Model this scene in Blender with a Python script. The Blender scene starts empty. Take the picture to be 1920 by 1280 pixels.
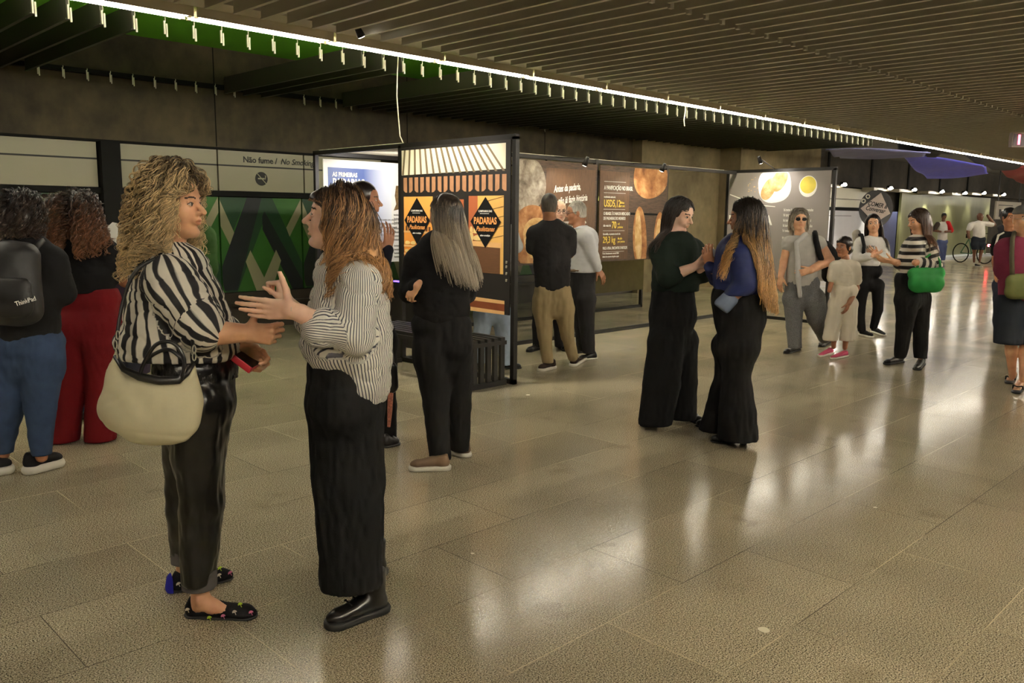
import bpy, math, random
import numpy as np
from mathutils import Vector, Matrix
random.seed(7); rng = np.random.default_rng(7)
SC = bpy.context.scene
COL = SC.collection
# ------------------------------------------------------------------ camera
FPX = 1572.0; CX, CY = 960.0, 640.0; CAMH = 1.5
_a = np.array([0.7110121, -0.0974596, 0.69639316])
_b = np.array([-0.70310491, -0.11298637, 0.7020524])
_c = np.array([0.01026119, -0.98880519, -0.148859])
RW = np.array([_a, _b, _c])            # world = RW @ (right, down, forward)
CAM = np.array([0.0, 0.0, CAMH])
cam_d = bpy.data.cameras.new('camera'); cam = bpy.data.objects.new('camera', cam_d); COL.objects.link(cam)
cam_d.sensor_fit = 'HORIZONTAL'; cam_d.sensor_width = 36; cam_d.lens = FPX/1920*36; cam_d.clip_end = 200; cam_d.clip_start = 0.05
M4 = Matrix.Identity(4)
for i in range(3):
    M4[i][0] = RW[i, 0]; M4[i][1] = -RW[i, 1]; M4[i][2] = -RW[i, 2]
M4[2][3] = CAMH
cam.matrix_world = M4
SC.camera = cam
# ------------------------------------------------------------------ world + exposure
w = bpy.data.worlds.new('world'); SC.world = w; w.use_nodes = True
w.node_tree.nodes['Background'].inputs[0].default_value = (0.9, 0.8, 0.62, 1)
w.node_tree.nodes['Background'].inputs[1].default_value = 0.0
vs = SC.view_settings
SC.display_settings.display_device = 'sRGB'
vs.view_transform = 'Standard'; vs.look = 'None'; vs.exposure = 0.8; vs.gamma = 1.0; vs.use_curve_mapping = False
TUBE = 34.0; TUBE2 = 150.0
WARM = (1.0, 0.925, 0.785)
# pixel helpers: where a photo pixel meets the floor or a wall plane
def ray(x, y): return RW @ np.array([x-CX, y-CY, FPX])
def gz(x, y, z=0.0):
    r = ray(x, y); return CAM + r*((z-CAMH)/r[2])
def gy(x, y, Y):
    r = ray(x, y); return CAM + r*(Y/r[1])
def gx(x, y, X):
    r = ray(x, y); return CAM + r*(X/r[0])
FH = RW[:, 2].copy(); FH[2] = 0; FH /= np.linalg.norm(FH)      # away from the camera, level
RH = np.array([FH[1], -FH[0], 0.0])                            # to the right, level
UP = np.array([0, 0, 1.0])
# ------------------------------------------------------------------ basic helpers
def srgb(r, g, b):
    f = lambda c: (c/255/12.92) if c/255 <= 0.04045 else ((c/255+0.055)/1.055)**2.4
    return (f(r), f(g), f(b), 1.0)
MATS = {}
TEXTS = []
def nt(name):
    m = bpy.data.materials.new(name); m.use_nodes = True
    t = m.node_tree; b = t.nodes['Principled BSDF']; return m, t, b
def N(t, typ, **kw):
    n = t.nodes.new(typ)
    for k, v in kw.items(): setattr(n, k, v)
    return n
def mat(name, col, rough=0.6, metal=0.0, var=0.12, scale=8.0, bump=0.0, bscale=60.0, emit=0.0, spec=0.5, stretch=None, coord='Object'):
    if name in MATS: return MATS[name]
    m, t, b = nt(name); MATS[name] = m
    tc = N(t, 'ShaderNodeTexCoord'); src = tc.outputs[coord]
    if stretch:
        mp = N(t, 'ShaderNodeMapping'); mp.inputs['Scale'].default_value = stretch
        t.links.new(src, mp.inputs[0]); src = mp.outputs[0]
    nz = N(t, 'ShaderNodeTexNoise'); nz.inputs['Scale'].default_value = scale; nz.inputs['Detail'].default_value = 4
    t.links.new(src, nz.inputs['Vector'])
    mx = N(t, 'ShaderNodeMixRGB'); mx.blend_type = 'MIX'
    c = np.array(col[:3])
    mx.inputs[1].default_value = (*np.clip(c*(1-var*1.6), 0, 1), 1); mx.inputs[2].default_value = (*np.clip(c*(1+var*1.6), 0, 1), 1)
    t.links.new(nz.outputs[0], mx.inputs[0]); t.links.new(mx.outputs[0], b.inputs['Base Color'])
    b.inputs['Roughness'].default_value = rough; b.inputs['Metallic'].default_value = metal
    b.inputs['Specular IOR Level'].default_value = spec
    if bump > 0:
        n2 = N(t, 'ShaderNodeTexNoise'); n2.inputs['Scale'].default_value = bscale; n2.inputs['Detail'].default_value = 3
        t.links.new(src, n2.inputs['Vector'])
        bp = N(t, 'ShaderNodeBump'); bp.inputs['Strength'].default_value = bump; bp.inputs['Distance'].default_value = 0.01
        t.links.new(n2.outputs[0], bp.inputs['Height']); t.links.new(bp.outputs[0], b.inputs['Normal'])
    if emit > 0:
        b.inputs['Emission Color'].default_value = (*col[:3], 1); b.inputs['Emission Strength'].default_value = emit
    return m
def link(name, me, m=None, parent=None, loc=(0, 0, 0)):
    o = bpy.data.objects.new(name, me); COL.objects.link(o); o.location = loc
    if m is not None:
        for mm in (m if isinstance(m, (list, tuple)) else [m]): me.materials.append(mm)
    if parent is not None: o.parent = parent
    return o
def tag(o, label=None, cat=None, group=None, kind=None):
    if label: o['label'] = label
    if cat: o['category'] = cat
    if group: o['group'] = group
    if kind: o['kind'] = kind
    return o
def thing(name, label, cat, loc=(0, 0, 0), rz=0.0, group=None):
    o = bpy.data.objects.new(name, None); COL.objects.link(o); o.location = loc; o.rotation_euler = (0, 0, rz); o.empty_display_size = 0.1
    return tag(o, label, cat, group)
class MB:
    """collects boxes, bars, tubes and polygons into one mesh"""
    def __init__(s): s.v = []; s.f = []; s.mi = []; s.cur = 0
    def add(s, v, f):
        o = len(s.v); s.v += [tuple(map(float, p)) for p in v]; s.f += [tuple(i+o for i in q) for q in f]; s.mi += [s.cur]*len(f); return s
    def box(s, a, b):
        x0, y0, z0 = a; x1, y1, z1 = b
        v = [(x0, y0, z0), (x1, y0, z0), (x1, y1, z0), (x0, y1, z0), (x0, y0, z1), (x1, y0, z1), (x1, y1, z1), (x0, y1, z1)]
        return s.add(v, [(0, 3, 2, 1), (4, 5, 6, 7), (0, 1, 5, 4), (1, 2, 6, 5), (2, 3, 7, 6), (3, 0, 4, 7)])
    def tube(s, pts, r, n=8, cap=True):
        pts = [np.array(p, float) for p in pts]; k = len(pts)
        rs = r if isinstance(r, (list, tuple, np.ndarray)) else [r]*k
        v = []; f = []; prev = None
        for i, p in enumerate(pts):
            d = pts[min(i+1, k-1)]-pts[max(i-1, 0)]; d = d/(np.linalg.norm(d)+1e-9)
            if prev is None:
                u = np.cross(d, [0, 0, 1.0]) if abs(d[2]) < .9 else np.cross(d, [1.0, 0, 0])
            else: u = prev-d*(prev@d)
            u /= np.linalg.norm(u)+1e-9; prev = u; w_ = np.cross(d, u)
            for j in range(n):
                a = 2*math.pi*j/n; v.append(p+(u*math.cos(a)+w_*math.sin(a))*rs[i])
        for i in range(k-1):
            for j in range(n):
                f.append((i*n+j, i*n+(j+1) % n, (i+1)*n+(j+1) % n, (i+1)*n+j))
        if cap: f += [tuple(range(n-1, -1, -1)), tuple((k-1)*n+j for j in range(n))]
        return s.add(v, f)
    def poly(s, pts, th=0.0, nrm=(0, 0, 1)):
        """flat polygon with thickness th along nrm"""
        pts = [np.array(p, float) for p in pts]; n = len(pts); nn = np.array(nrm, float)
        if th == 0: return s.add(pts, [tuple(range(n))])
        v = pts+[p+nn*th for p in pts]
        f = [tuple(range(n-1, -1, -1)), tuple(range(n, 2*n))]+[(i, (i+1) % n, n+(i+1) % n, n+i) for i in range(n)]
        return s.add(v, f)
    def build(s, name, m, parent=None, loc=(0, 0, 0), smooth=False, bevel=0.0):
        me = bpy.data.meshes.new(name); me.from_pydata(s.v, [], s.f); me.validate()
        o = link(name, me, m, parent, loc)
        if len(me.polygons) == len(s.mi): me.polygons.foreach_set('material_index', s.mi)
        if smooth: me.polygons.foreach_set('use_smooth', [True]*len(me.polygons))
        if bevel > 0:
            md = o.modifiers.new('bevel', 'BEVEL'); md.width = bevel; md.segments = 2; md.limit_method = 'ANGLE'
        me.update(); return o
def struct(name, mb, m, **k):
    o = mb.build(name, m, **k); o['kind'] = 'structure'; return o
def copy_tree(o, parent=None):
    c = o.copy(); COL.objects.link(c)
    if parent is not None: c.parent = parent
    for ch in list(o.children): copy_tree(ch, c)
    return c
def text(body, size, m, parent, origin, xdir, updir, name='lettering', bold=0.0, shear=0.0, align='LEFT', width=1.0, ext=0.001, loc0=(0, 0, 0)):
    """flat lettering; xdir reads left to right, updir is up"""
    cu = bpy.data.curves.new(name, 'FONT'); cu.body = body; cu.size = size; cu.offset = bold*size; cu.shear = shear
    cu.align_x = align; cu.extrude = ext; cu.resolution_u = 3; cu.materials.append(m)
    o = bpy.data.objects.new(name, cu); COL.objects.link(o); TEXTS.append(o)
    X = Vector(xdir).normalized(); Y = Vector(updir).normalized(); Z = X.cross(Y)
    mt = Matrix((X, Y, Z)).transposed().to_4x4()
    mt = mt @ Matrix.Diagonal((width, 1, 1, 1))
    mt.translation = Vector(origin)-Vector(loc0)
    o.parent = parent; o.matrix_basis = mt
    return o

def smooth_path(pts, n=5):
    """Catmull-Rom through the points"""
    p = [np.array(q, float) for q in pts]; p = [2*p[0]-p[1]]+p+[2*p[-1]-p[-2]]; out = []
    for i in range(1, len(p)-2):
        for j in range(n):
            t = j/n; out.append(.5*((2*p[i])+(-p[i-1]+p[i+1])*t+(2*p[i-1]-5*p[i]+4*p[i+1]-p[i+2])*t*t+(-p[i-1]+3*p[i]-3*p[i+1]+p[i+2])*t**3))
    out.append(p[-2]); return out
# ================================================================== THE STATION HALL
def floor_mat():
    m, t, b = nt('granite_floor')
    tc = N(t, 'ShaderNodeTexCoord')
    L = t.links.new
    # grains
    v1 = N(t, 'ShaderNodeTexNoise'); v1.inputs['Scale'].default_value = 190; v1.inputs['Detail'].default_value = 2.5; v1.inputs['Roughness'].default_value = 0.75
    L(tc.outputs['Object'], v1.inputs['Vector'])
    r1 = N(t, 'ShaderNodeValToRGB'); e = r1.color_ramp.elements
    e[0].position = 0.41; e[0].color = srgb(46, 40, 32); e[1].position = 0.62; e[1].color = srgb(232, 224, 200)
    k = e.new(0.455); k.color = srgb(150, 138, 112); k = e.new(0.54); k.color = srgb(188, 176, 148)
    L(v1.outputs[0], r1.inputs[0])
    # slab-to-slab tone
    sep = N(t, 'ShaderNodeSeparateXYZ'); L(tc.outputs['Object'], sep.inputs[0])
    def cell(out, off, size):
        a = N(t, 'ShaderNodeMath', operation='ADD'); a.inputs[1].default_value = off; L(out, a.inputs[0])
        d = N(t, 'ShaderNodeMath', operation='DIVIDE'); d.inputs[1].default_value = size; L(a.outputs[0], d.inputs[0])
        fl = N(t, 'ShaderNodeMath', operation='FLOOR'); L(d.outputs[0], fl.inputs[0])
        fr = N(t, 'ShaderNodeMath', operation='FRACT'); L(d.outputs[0], fr.inputs[0])
        # distance to the joint
        h = N(t, 'ShaderNodeMath', operation='SUBTRACT'); h.inputs[1].default_value = 0.5; L(fr.outputs[0], h.inputs[0])
        ab = N(t, 'ShaderNodeMath', operation='ABSOLUTE'); L(h.outputs[0], ab.inputs[0])
        return fl.outputs[0], ab.outputs[0], d.outputs[0]
    fy, dy, _ = cell(sep.outputs[1], 0.17+10, 0.5)
    # joints across: slabs 1 m long, every other course shifted half a slab
    md = N(t, 'ShaderNodeMath', operation='MODULO'); md.inputs[1].default_value = 2; L(fy, md.inputs[0])
    sh = N(t, 'ShaderNodeMath', operation='MULTIPLY'); sh.inputs[1].default_value = 0.5; L(md.outputs[0], sh.inputs[0])
    xs = N(t, 'ShaderNodeMath', operation='ADD'); L(sep.outputs[0], xs.inputs[0]); L(sh.outputs[0], xs.inputs[1])
    fx, dx, _ = cell(xs.outputs[0], 0.17+20, 1.0)
    cmb = N(t, 'ShaderNodeCombineXYZ'); L(fx, cmb.inputs[0]); L(fy, cmb.inputs[1])
    wn = N(t, 'ShaderNodeTexWhiteNoise'); L(cmb.outputs[0], wn.inputs['Vector'])
    mr = N(t, 'ShaderNodeMapRange'); mr.inputs[3].default_value = 0.88; mr.inputs[4].default_value = 1.06; L(wn.outputs['Value'], mr.inputs[0])
    n2 = N(t, 'ShaderNodeTexNoise'); n2.inputs['Scale'].default_value = 1.3; n2.inputs['Detail'].default_value = 5; L(tc.outputs['Object'], n2.inputs['Vector'])
    m2 = N(t, 'ShaderNodeMapRange'); m2.inputs[1].default_value = 0.3; m2.inputs[2].default_value = 0.7; m2.inputs[3].default_value = 0.82; m2.inputs[4].default_value = 1.1; L(n2.outputs[0], m2.inputs[0])
    mm = N(t, 'ShaderNodeMath', operation='MULTIPLY'); L(mr.outputs[0], mm.inputs[0]); L(m2.outputs[0], mm.inputs[1])
    cm = N(t, 'ShaderNodeVectorMath', operation='SCALE'); L(r1.outputs[0], cm.inputs[0]); L(mm.outputs[0], cm.inputs['Scale'])
    # joint mask
    def line(d, lim):
        g = N(t, 'ShaderNodeMath', operation='GREATER_THAN'); g.inputs[1].default_value = lim; L(d, g.inputs[0]); return g.outputs[0]
    ly = line(dy, 0.5-0.0036); lx = line(dx, 0.5-0.0016)
    mxl = N(t, 'ShaderNodeMath', operation='MAXIMUM'); L(ly, mxl.inputs[0]); L(lx, mxl.inputs[1])
    # joints: dark grout with pale worn stretches
    n3 = N(t, 'ShaderNodeTexNoise'); n3.inputs['Scale'].default_value = 0.9; L(tc.outputs['Object'], n3.inputs['Vector'])
    r3 = N(t, 'ShaderNodeValToRGB'); r3.color_ramp.elements[0].position = 0.47; r3.color_ramp.elements[0].color = srgb(70, 60, 44)
    r3.color_ramp.elements[1].position = 0.56; r3.color_ramp.elements[1].color = srgb(205, 190, 155); L(n3.outputs[0], r3.inputs[0])
    mj = N(t, 'ShaderNodeMixRGB'); L(mxl.outputs[0], mj.inputs[0]); L(cm.outputs[0], mj.inputs[1]); L(r3.outputs[0], mj.inputs[2])
    # scuffs and worn patches
    n4 = N(t, 'ShaderNodeTexNoise'); n4.inputs['Scale'].default_value = 3.2; n4.inputs['Detail'].default_value = 8; L(tc.outputs['Object'], n4.inputs['Vector'])
    r4 = N(t, 'ShaderNodeValToRGB'); r4.color_ramp.elements[0].position = 0.62; r4.color_ramp.elements[0].color = (0, 0, 0, 1); r4.color_ramp.elements[1].position = 0.74; r4.color_ramp.elements[1].color = (.35, .35, .35, 1)
    L(n4.outputs[0], r4.inputs[0])
    ms = N(t, 'ShaderNodeMixRGB'); ms.inputs[2].default_value = srgb(108, 92, 68); L(r4.outputs[0], ms.inputs[0]); L(mj.outputs[0], ms.inputs[1])
    hs = N(t, 'ShaderNodeMixRGB'); hs.blend_type = 'MULTIPLY'; hs.inputs[0].default_value = 1.0; hs.inputs[2].default_value = (FLOORT, FLOORT*0.985, FLOORT*0.95, 1)
    L(ms.outputs[0], hs.inputs[1]); L(hs.outputs[0], b.inputs['Base Color'])
    rr = N(t, 'ShaderNodeMapRange'); rr.inputs[3].default_value = 0.10; rr.inputs[4].default_value = 0.24; L(n2.outputs[0], rr.inputs[0])
    rj = N(t, 'ShaderNodeMath', operation='MAXIMUM'); L(rr.outputs[0], rj.inputs[0]); 
    sj = N(t, 'ShaderNodeMath', operation='MULTIPLY'); sj.inputs[1].default_value = 0.7; L(mxl.outputs[0], sj.inputs[0]); L(sj.outputs[0], rj.inputs[1])
    L(rj.outputs[0], b.inputs['Roughness']); b.inputs['IOR'].default_value = 1.45; b.inputs['Specular IOR Level'].default_value = 0.21
    bp = N(t, 'ShaderNodeBump'); bp.inputs['Strength'].default_value = 0.02; bp.inputs['Distance'].default_value = 0.001
    L(v1.outputs[0], bp.inputs['Height']); L(bp.outputs[0], b.inputs['Normal'])
    return m
FLOORT = 0.98
def concrete(name, dark, light, scale=1.0, rough=0.85):
    m, t, b = nt(name); L = t.links.new
    tc = N(t, 'ShaderNodeTexCoord')
    mp = N(t, 'ShaderNodeMapping'); mp.inputs['Scale'].default_value = (1, 1, 0.6); L(tc.outputs['Object'], mp.inputs[0])
    n1 = N(t, 'ShaderNodeTexNoise'); n1.inputs['Scale'].default_value = 0.9*scale; n1.inputs['Detail'].default_value = 9; n1.inputs['Roughness'].default_value = 0.65; L(mp.outputs[0], n1.inputs['Vector'])
    n2 = N(t, 'ShaderNodeTexNoise'); n2.inputs['Scale'].default_value = 5*scale; n2.inputs['Detail'].default_value = 6; L(tc.outputs['Object'], n2.inputs['Vector'])
    ad = N(t, 'ShaderNodeMath', operation='MULTIPLY_ADD'); ad.inputs[1].default_value = 0.35; L(n2.outputs[0], ad.inputs[0]); L(n1.outputs[0], ad.inputs[2])
    r = N(t, 'ShaderNodeValToRGB'); r.color_ramp.elements[0].position = 0.5; r.color_ramp.elements[0].color = dark; r.color_ramp.elements[1].position = 0.85; r.color_ramp.elements[1].color = light
    L(ad.outputs[0], r.inputs[0]); L(r.outputs[0], b.inputs['Base Color']); b.inputs['Roughness'].default_value = rough
    bp = N(t, 'ShaderNodeBump'); bp.inputs['Strength'].default_value = 0.25; bp.inputs['Distance'].default_value = 0.01; L(n2.outputs[0], bp.inputs['Height']); L(bp.outputs[0], b.inputs['Normal'])
    return m
MFLOOR = floor_mat()
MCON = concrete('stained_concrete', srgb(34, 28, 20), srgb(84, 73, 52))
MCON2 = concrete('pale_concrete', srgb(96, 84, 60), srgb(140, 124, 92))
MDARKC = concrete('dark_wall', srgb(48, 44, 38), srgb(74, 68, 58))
MGREENC = mat('green_ceiling_paint', srgb(104, 184, 40), 0.55, var=0.1, scale=2)
MCEIL = mat('dark_ceiling', srgb(78, 72, 60), 0.8)
MFIND = mat('shaded_fin_metal', srgb(62, 58, 48), 0.5, 0.0, var=0.06, scale=3)  # same fin metal, with the shade left of the light line in its colour
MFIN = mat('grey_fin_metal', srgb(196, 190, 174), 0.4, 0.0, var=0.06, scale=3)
MBLACK = mat('black_frame_steel', srgb(30, 27, 24), 0.45, 0.2, var=0.1)
MSTEEL = mat('bright_steel', srgb(188, 180, 160), 0.4, 0.3)
MTRAY = mat('white_tray', srgb(200, 190, 165), 0.4)
MSIGN = mat('cream_sign_enamel', srgb(142, 136, 114), 0.4, var=0.03, scale=2)
MBLK = mat('matt_black', srgb(16, 15, 14), 0.8, spec=.2)
MLINE = mat('sign_line_black', srgb(24, 22, 20), 0.6)
YW = 10.23
struct('floor', MB().box((-8, -12, -0.1), (80, 30, 0.0)), MFLOOR)
# concrete wall above the sign band, recessed upper strip and structural slab
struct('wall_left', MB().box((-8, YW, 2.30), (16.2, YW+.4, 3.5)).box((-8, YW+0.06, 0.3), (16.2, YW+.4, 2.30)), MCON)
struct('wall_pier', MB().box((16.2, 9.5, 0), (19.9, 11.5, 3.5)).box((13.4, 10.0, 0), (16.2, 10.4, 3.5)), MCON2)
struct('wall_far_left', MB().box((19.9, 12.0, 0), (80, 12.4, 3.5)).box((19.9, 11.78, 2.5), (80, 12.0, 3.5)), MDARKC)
struct('wall_far', MB().box((80, -12, 0), (80.3, 30, 3.5)), MDARKC)
struct('wall_right', MB().box((-8, -12.3, 0), (80, -12, 3.5)), MCON2)
struct('wall_back', MB().box((-8.3, -12, 0), (-8, 30, 3.5)), MCON2)
struct('ceiling', MB().box((-8, -12, 3.5), (80, 6.35, 3.7)).box((17.6, 6.35, 3.5), (80, 12.4, 3.7)), MCEIL)
struct('ceiling_green', MB().box((-8, 6.35, 3.5), (17.6, 12.4, 3.7)), MGREENC)
# formwork joints of the concrete
jt = MB()
for X in (-1.2, 1.8, 4.91, 7.9, 10.9): jt.box((X-.006, YW-.004, 2.31), (X+.006, YW+.01, 3.5))
for X in (22, 25.2, 28.4, 31.6, 34.8, 38): jt.box((X-.06, 11.75, 2.5), (X+.06, 11.79, 3.5))
struct('trim_1', jt, MBLK)
# carrier rails for the louvre
struct('trim_2', MB().box((-8, 10.12, 3.0), (17.5, 10.2, 3.05)), MBLK)
struct('trim_3', MB().box((-8, 7.16, 3.30), (17.5, 7.20, 3.34)).box((-8, 6.13, 3.02), (80, 6.36, 3.5)), MFIN)
# plinth and ledge under the mural
struct('trim_4', MB().box((-8, YW-.10, 0), (16.2, YW+.1, 0.31)).box((-8, YW-.16, 0.31), (16.2, YW+.1, 0.345)).box((-8, YW-.03, 0.345), (16.2, YW+.1, 0.47)), mat('dark_plinth', srgb(52, 44, 34), 0.5))
# cream sign band in separate panels
def sign_panel(x0, x1, label):
    t = thing('sign_band_panel', label, 'sign', (x0, YW, 1.77), group=None)
    MB().box((0, -.03, 0), (x1-x0-.012, .05, .305)).build('lower_panel', MSIGN, t)
    MB().box((0, -.03, .325), (x1-x0-.012, .05, .50)).build('upper_panel', MSIGN, t)
    MB().box((0, -.026, .305), (x1-x0-.012, .05, .325)).build('dark_line', MLINE, t)
    return t
sign_panel(1.2, 3.48, 'blank cream wall sign panel at the far left, left of the black pillar')
sign_panel(3.71, 4.90, 'blank cream wall sign panel just right of the black pillar')
sp = sign_panel(4.91, 6.12, 'cream wall sign panel with the no smoking words and symbol')
sign_panel(6.13, 7.4, 'cream wall sign panel continuing behind the white text board')
text('Não fume /', 0.105, MLINE, sp, (5.24, YW-.034, 2.135), (1, 0, 0), (0, 0, 1), bold=.02, loc0=(4.91, YW, 1.77))
text('No Smoking', 0.105, MLINE, sp, (5.77, YW-.034, 2.135), (1, 0, 0), (0, 0, 1), bold=.012, shear=.3, loc0=(4.91, YW, 1.77), width=.95)
cpx = 5.49-4.91
a = [(cpx+.088*math.cos(2*math.pi*i/32), -.033, .165+.088*math.sin(2*math.pi*i/32)) for i in range(32)]
MB().poly(a, .003, (0, 1, 0)).build('no_smoking_disc', MLINE, sp)
MB().box((cpx-.05, -.036, .158), (cpx+.04, -.033, .176)).poly([(cpx-.062, -.038, .225), (cpx-.055, -.038, .232), (cpx+.065, -.038, .108), (cpx+.058, -.038, .101)], .003, (0, 1, 0)).poly([(cpx+.045, -.036, .158), (cpx+.055, -.036, .158), (cpx+.065, -.036, .2), (cpx+.05, -.036, .215), (cpx+.052, -.036, .19)], .003, (0, 1, 0)).build('cigarette_symbol', MSIGN, sp)
struct('trim_5', MB().box((1.2, YW-.05, 1.70), (16.2, YW+.05, 1.765)).box((1.2, YW-.06, 2.275), (16.2, YW+.02, 2.30)), MBLK)
tag(MB().box((3.49, YW-.12, 0), (3.70, YW+.05, 2.28)).build('pillar', mat('pillar_black', srgb(20, 19, 18), .85, spec=.2)), 'black wall pillar between the cream sign panels', 'pillar')
# green mural panels : flat geometric print
MG1 = mat('mural_green', srgb(44, 92, 28), .5, var=.04); MG2 = mat('mural_deep_green', srgb(22, 58, 32), .5, var=.04)
MG3 = mat('mural_navy', srgb(16, 22, 27), .5, var=.04); MG4 = mat('mural_cream', srgb(140, 134, 108), .5, var=.04)
def mural(x0, label, flip=False):
    t = thing('mural_panel', label, 'mural', (x0, YW, .48))
    W, H = (.90 if x0 < 1.5 else 1.155), 1.21
    MB().box((0, -.02, 0), (W, .05, H)).build('board', MG1, t)
    y = -.021
    fx = (lambda u: W*(1-u)) if flip else (lambda u: W*u)
    def pg(pts, m, lift, nm):
        y = -.0205-lift
        MB().poly([(fx(u), y, H*v) for u, v in pts], .0008, (0, 1, 0)).build(nm, m, t)
    pg([(0, 1), (.32, 1), (.12, .60), (0, .83)], MG2, .0005, 'deep_green_patch')
    pg([(0, .97), (.16, .62), (.10, .50), (0, .70)], MG4, .001, 'cream_stripe')
    pg([(.32, 1), (.50, 1), (.17, .02), (.02, .02), (0, .10), (0, .28)], MG3, .0015, 'navy_stripe')
    pg([(.50, 1), (.63, 1), (1.0, .28), (1.0, 0), (.88, 0), (.50, .72), (.17, 0), (.04, 0), (.02, .05)], MG2, .001, 'deep_green_stripe')
    pg([(.50, .80), (.53, .86), (1.0, .08), (1.0, 0), (.86, 0), (.50, .66)], MG3, .002, 'navy_stripe')
    pg([(.50, .12), (.58, 0), (.42, 0), (.40, 0), (.28, .32), (.34, .44), (.50, .14), (.66, .44), (.72, .32), (.60, .02), (.55, .02)], MG4, .0025, 'cream_stripe')
    pg([(.80, .68), (.84, .58), (1.0, .84), (1.0, 1)], MG4, .0025, 'cream_stripe')
    return t
ml = ['at the far left behind the woman with the backpack', 'left of the black pillar, behind the curly haired woman', 'just right of the black pillar behind the blonde woman', 'with full triangle pattern under the no smoking sign', 'behind the head of the woman in the striped shirt', 'beside the leg frame of the white text board', 'seen under the white text board', 'hidden mostly by the bakery booth', 'behind the bakery booth', 'at the far end behind the bakery booth']
for i, s in enumerate(ml):
    mural((1.38, 2.30)[i] if i < 2 else 1.38+1.1767*i, 'green geometric wall panel '+s, flip=False)
# ---------------------------------------------------------------- louvre ceiling: fins and clips
def fin_mesh(L, X=0):
    mb = MB(); mb.box((-.009, 0, 0), (.009, L, .19)).box((-.016, 0, -.006), (.016, L, .004)); return mb
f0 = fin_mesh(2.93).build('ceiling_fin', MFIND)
fa = []
x = 1.07-0.2455*6
i = 0
while x < 17.4:
    k = round((x-2.06)/0.2455)
    if not (4 <= k <= 11 or 15 <= k <= 18 or k in (34,)):
        fa.append(x)
    x += 0.2455
GA = 'fins of the louvre ceiling between the light line and the concrete wall'
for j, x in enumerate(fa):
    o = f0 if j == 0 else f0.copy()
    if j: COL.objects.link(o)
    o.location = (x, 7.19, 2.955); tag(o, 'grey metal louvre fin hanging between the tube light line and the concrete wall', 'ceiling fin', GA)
f1 = fin_mesh(2.50).build('ceiling_fin', MFIN); f2 = fin_mesh(2.95).build('ceiling_fin', MFIN)
def fin_row(fm, y0, xs, label, group):
    for j, x in enumerate(xs):
        o = fm if j == 0 else fm.copy()
        if j: COL.objects.link(o)
        o.location = (x, y0, 2.955); tag(o, label, 'ceiling fin', group)
xb = [2.88+.2215*k for k in range(-6, 110)]
fin_row(f1, 3.58, xb, 'dark grey metal louvre fin right beside the tube light line', 'fins of the louvre row beside the light line')
xc = [5.0+.2215*k for k in range(-4, 106)]
fin_row(f2, 0.60, xc, 'dark grey metal louvre fin in the second row right of the tube light line', 'fins of the second louvre row')
far = MB()
for k in range(110, 240): 
    x = 2.88+.2215*k; far.box((x-.009, 3.58, 2.955), (x+.009, 6.08, 3.14))
for k in range(106, 230):
    x = 5+.2215*k; far.box((x-.009, .6, 2.955), (x+.009, 3.55, 3.14))
for k in range(-10, 200):
    x = 2+.24*k; far.box((x-.009, -.5, 2.955), (x+.009, .55, 3.14)); far.box((x-.009, -11.5, 2.955), (x+.009, -1.3, 3.14))
tag(far.build('ceiling_fin', MFIN), 'remaining louvre fins running on far down the hall and overhead', 'ceiling fins', None, 'stuff')
# clips
cb = MB(); cb.tube([(0, 0, .10), (0, 0, .36)], .004, 5); cb.box((-.016, -.008, 0), (-.003, .008, .105)); cb.box((.002, -.008, -.02), (.015, .008, .085))
c0 = cb.build('fin_clip', MSTEEL)
n = 0
for k in range(-3, 62):
    x = 2.06+.2455*k
    o = c0 if n == 0 else c0.copy()
    if n: COL.objects.link(o)
    n += 1; o.location = (x, 7.17, 2.95); tag(o, 'small bright metal clip hanging beside the tube light line', 'clip', 'fin clips along the light line')
cb = MB(); cb.tube([(0, 0, .10), (0, 0, .12)], .004, 5); cb.box((-.012, -.006, 0), (-.002, .006, .10)); cb.box((.002, -.006, -.015), (.012, .006, .08))
c1 = cb.build('fin_clip', MSTEEL); n = 0
for k in (2, 3, 4, 5, 6, 7, 8, 9, 10, 11, 15, 16, 17, 18, 34):
    x = 2.06+.2455*k+.35
    o = c1 if n == 0 else c1.copy()
    if n: COL.objects.link(o)
    n += 1; o.location = (x, 10.10, 2.93); tag(o, 'small metal clip left without its fin on the rail by the concrete wall', 'clip', 'empty fin clips along the concrete wall')
cb = MB(); cb.box((-.02, -.012, -.03), (.02, .012, .07)); c2 = cb.build('fin_joint', MFIN); n = 0
for k in range(-2, 60):
    o = c2 if n == 0 else c2.copy()
    if n: COL.objects.link(o)
    o.location = (5.04+.2215*k+.01, 3.565, 2.955); n += 1
    tag(o, 'small grey joint block between two louvre rows', 'bracket', 'joint blocks between the louvre rows')
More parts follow.
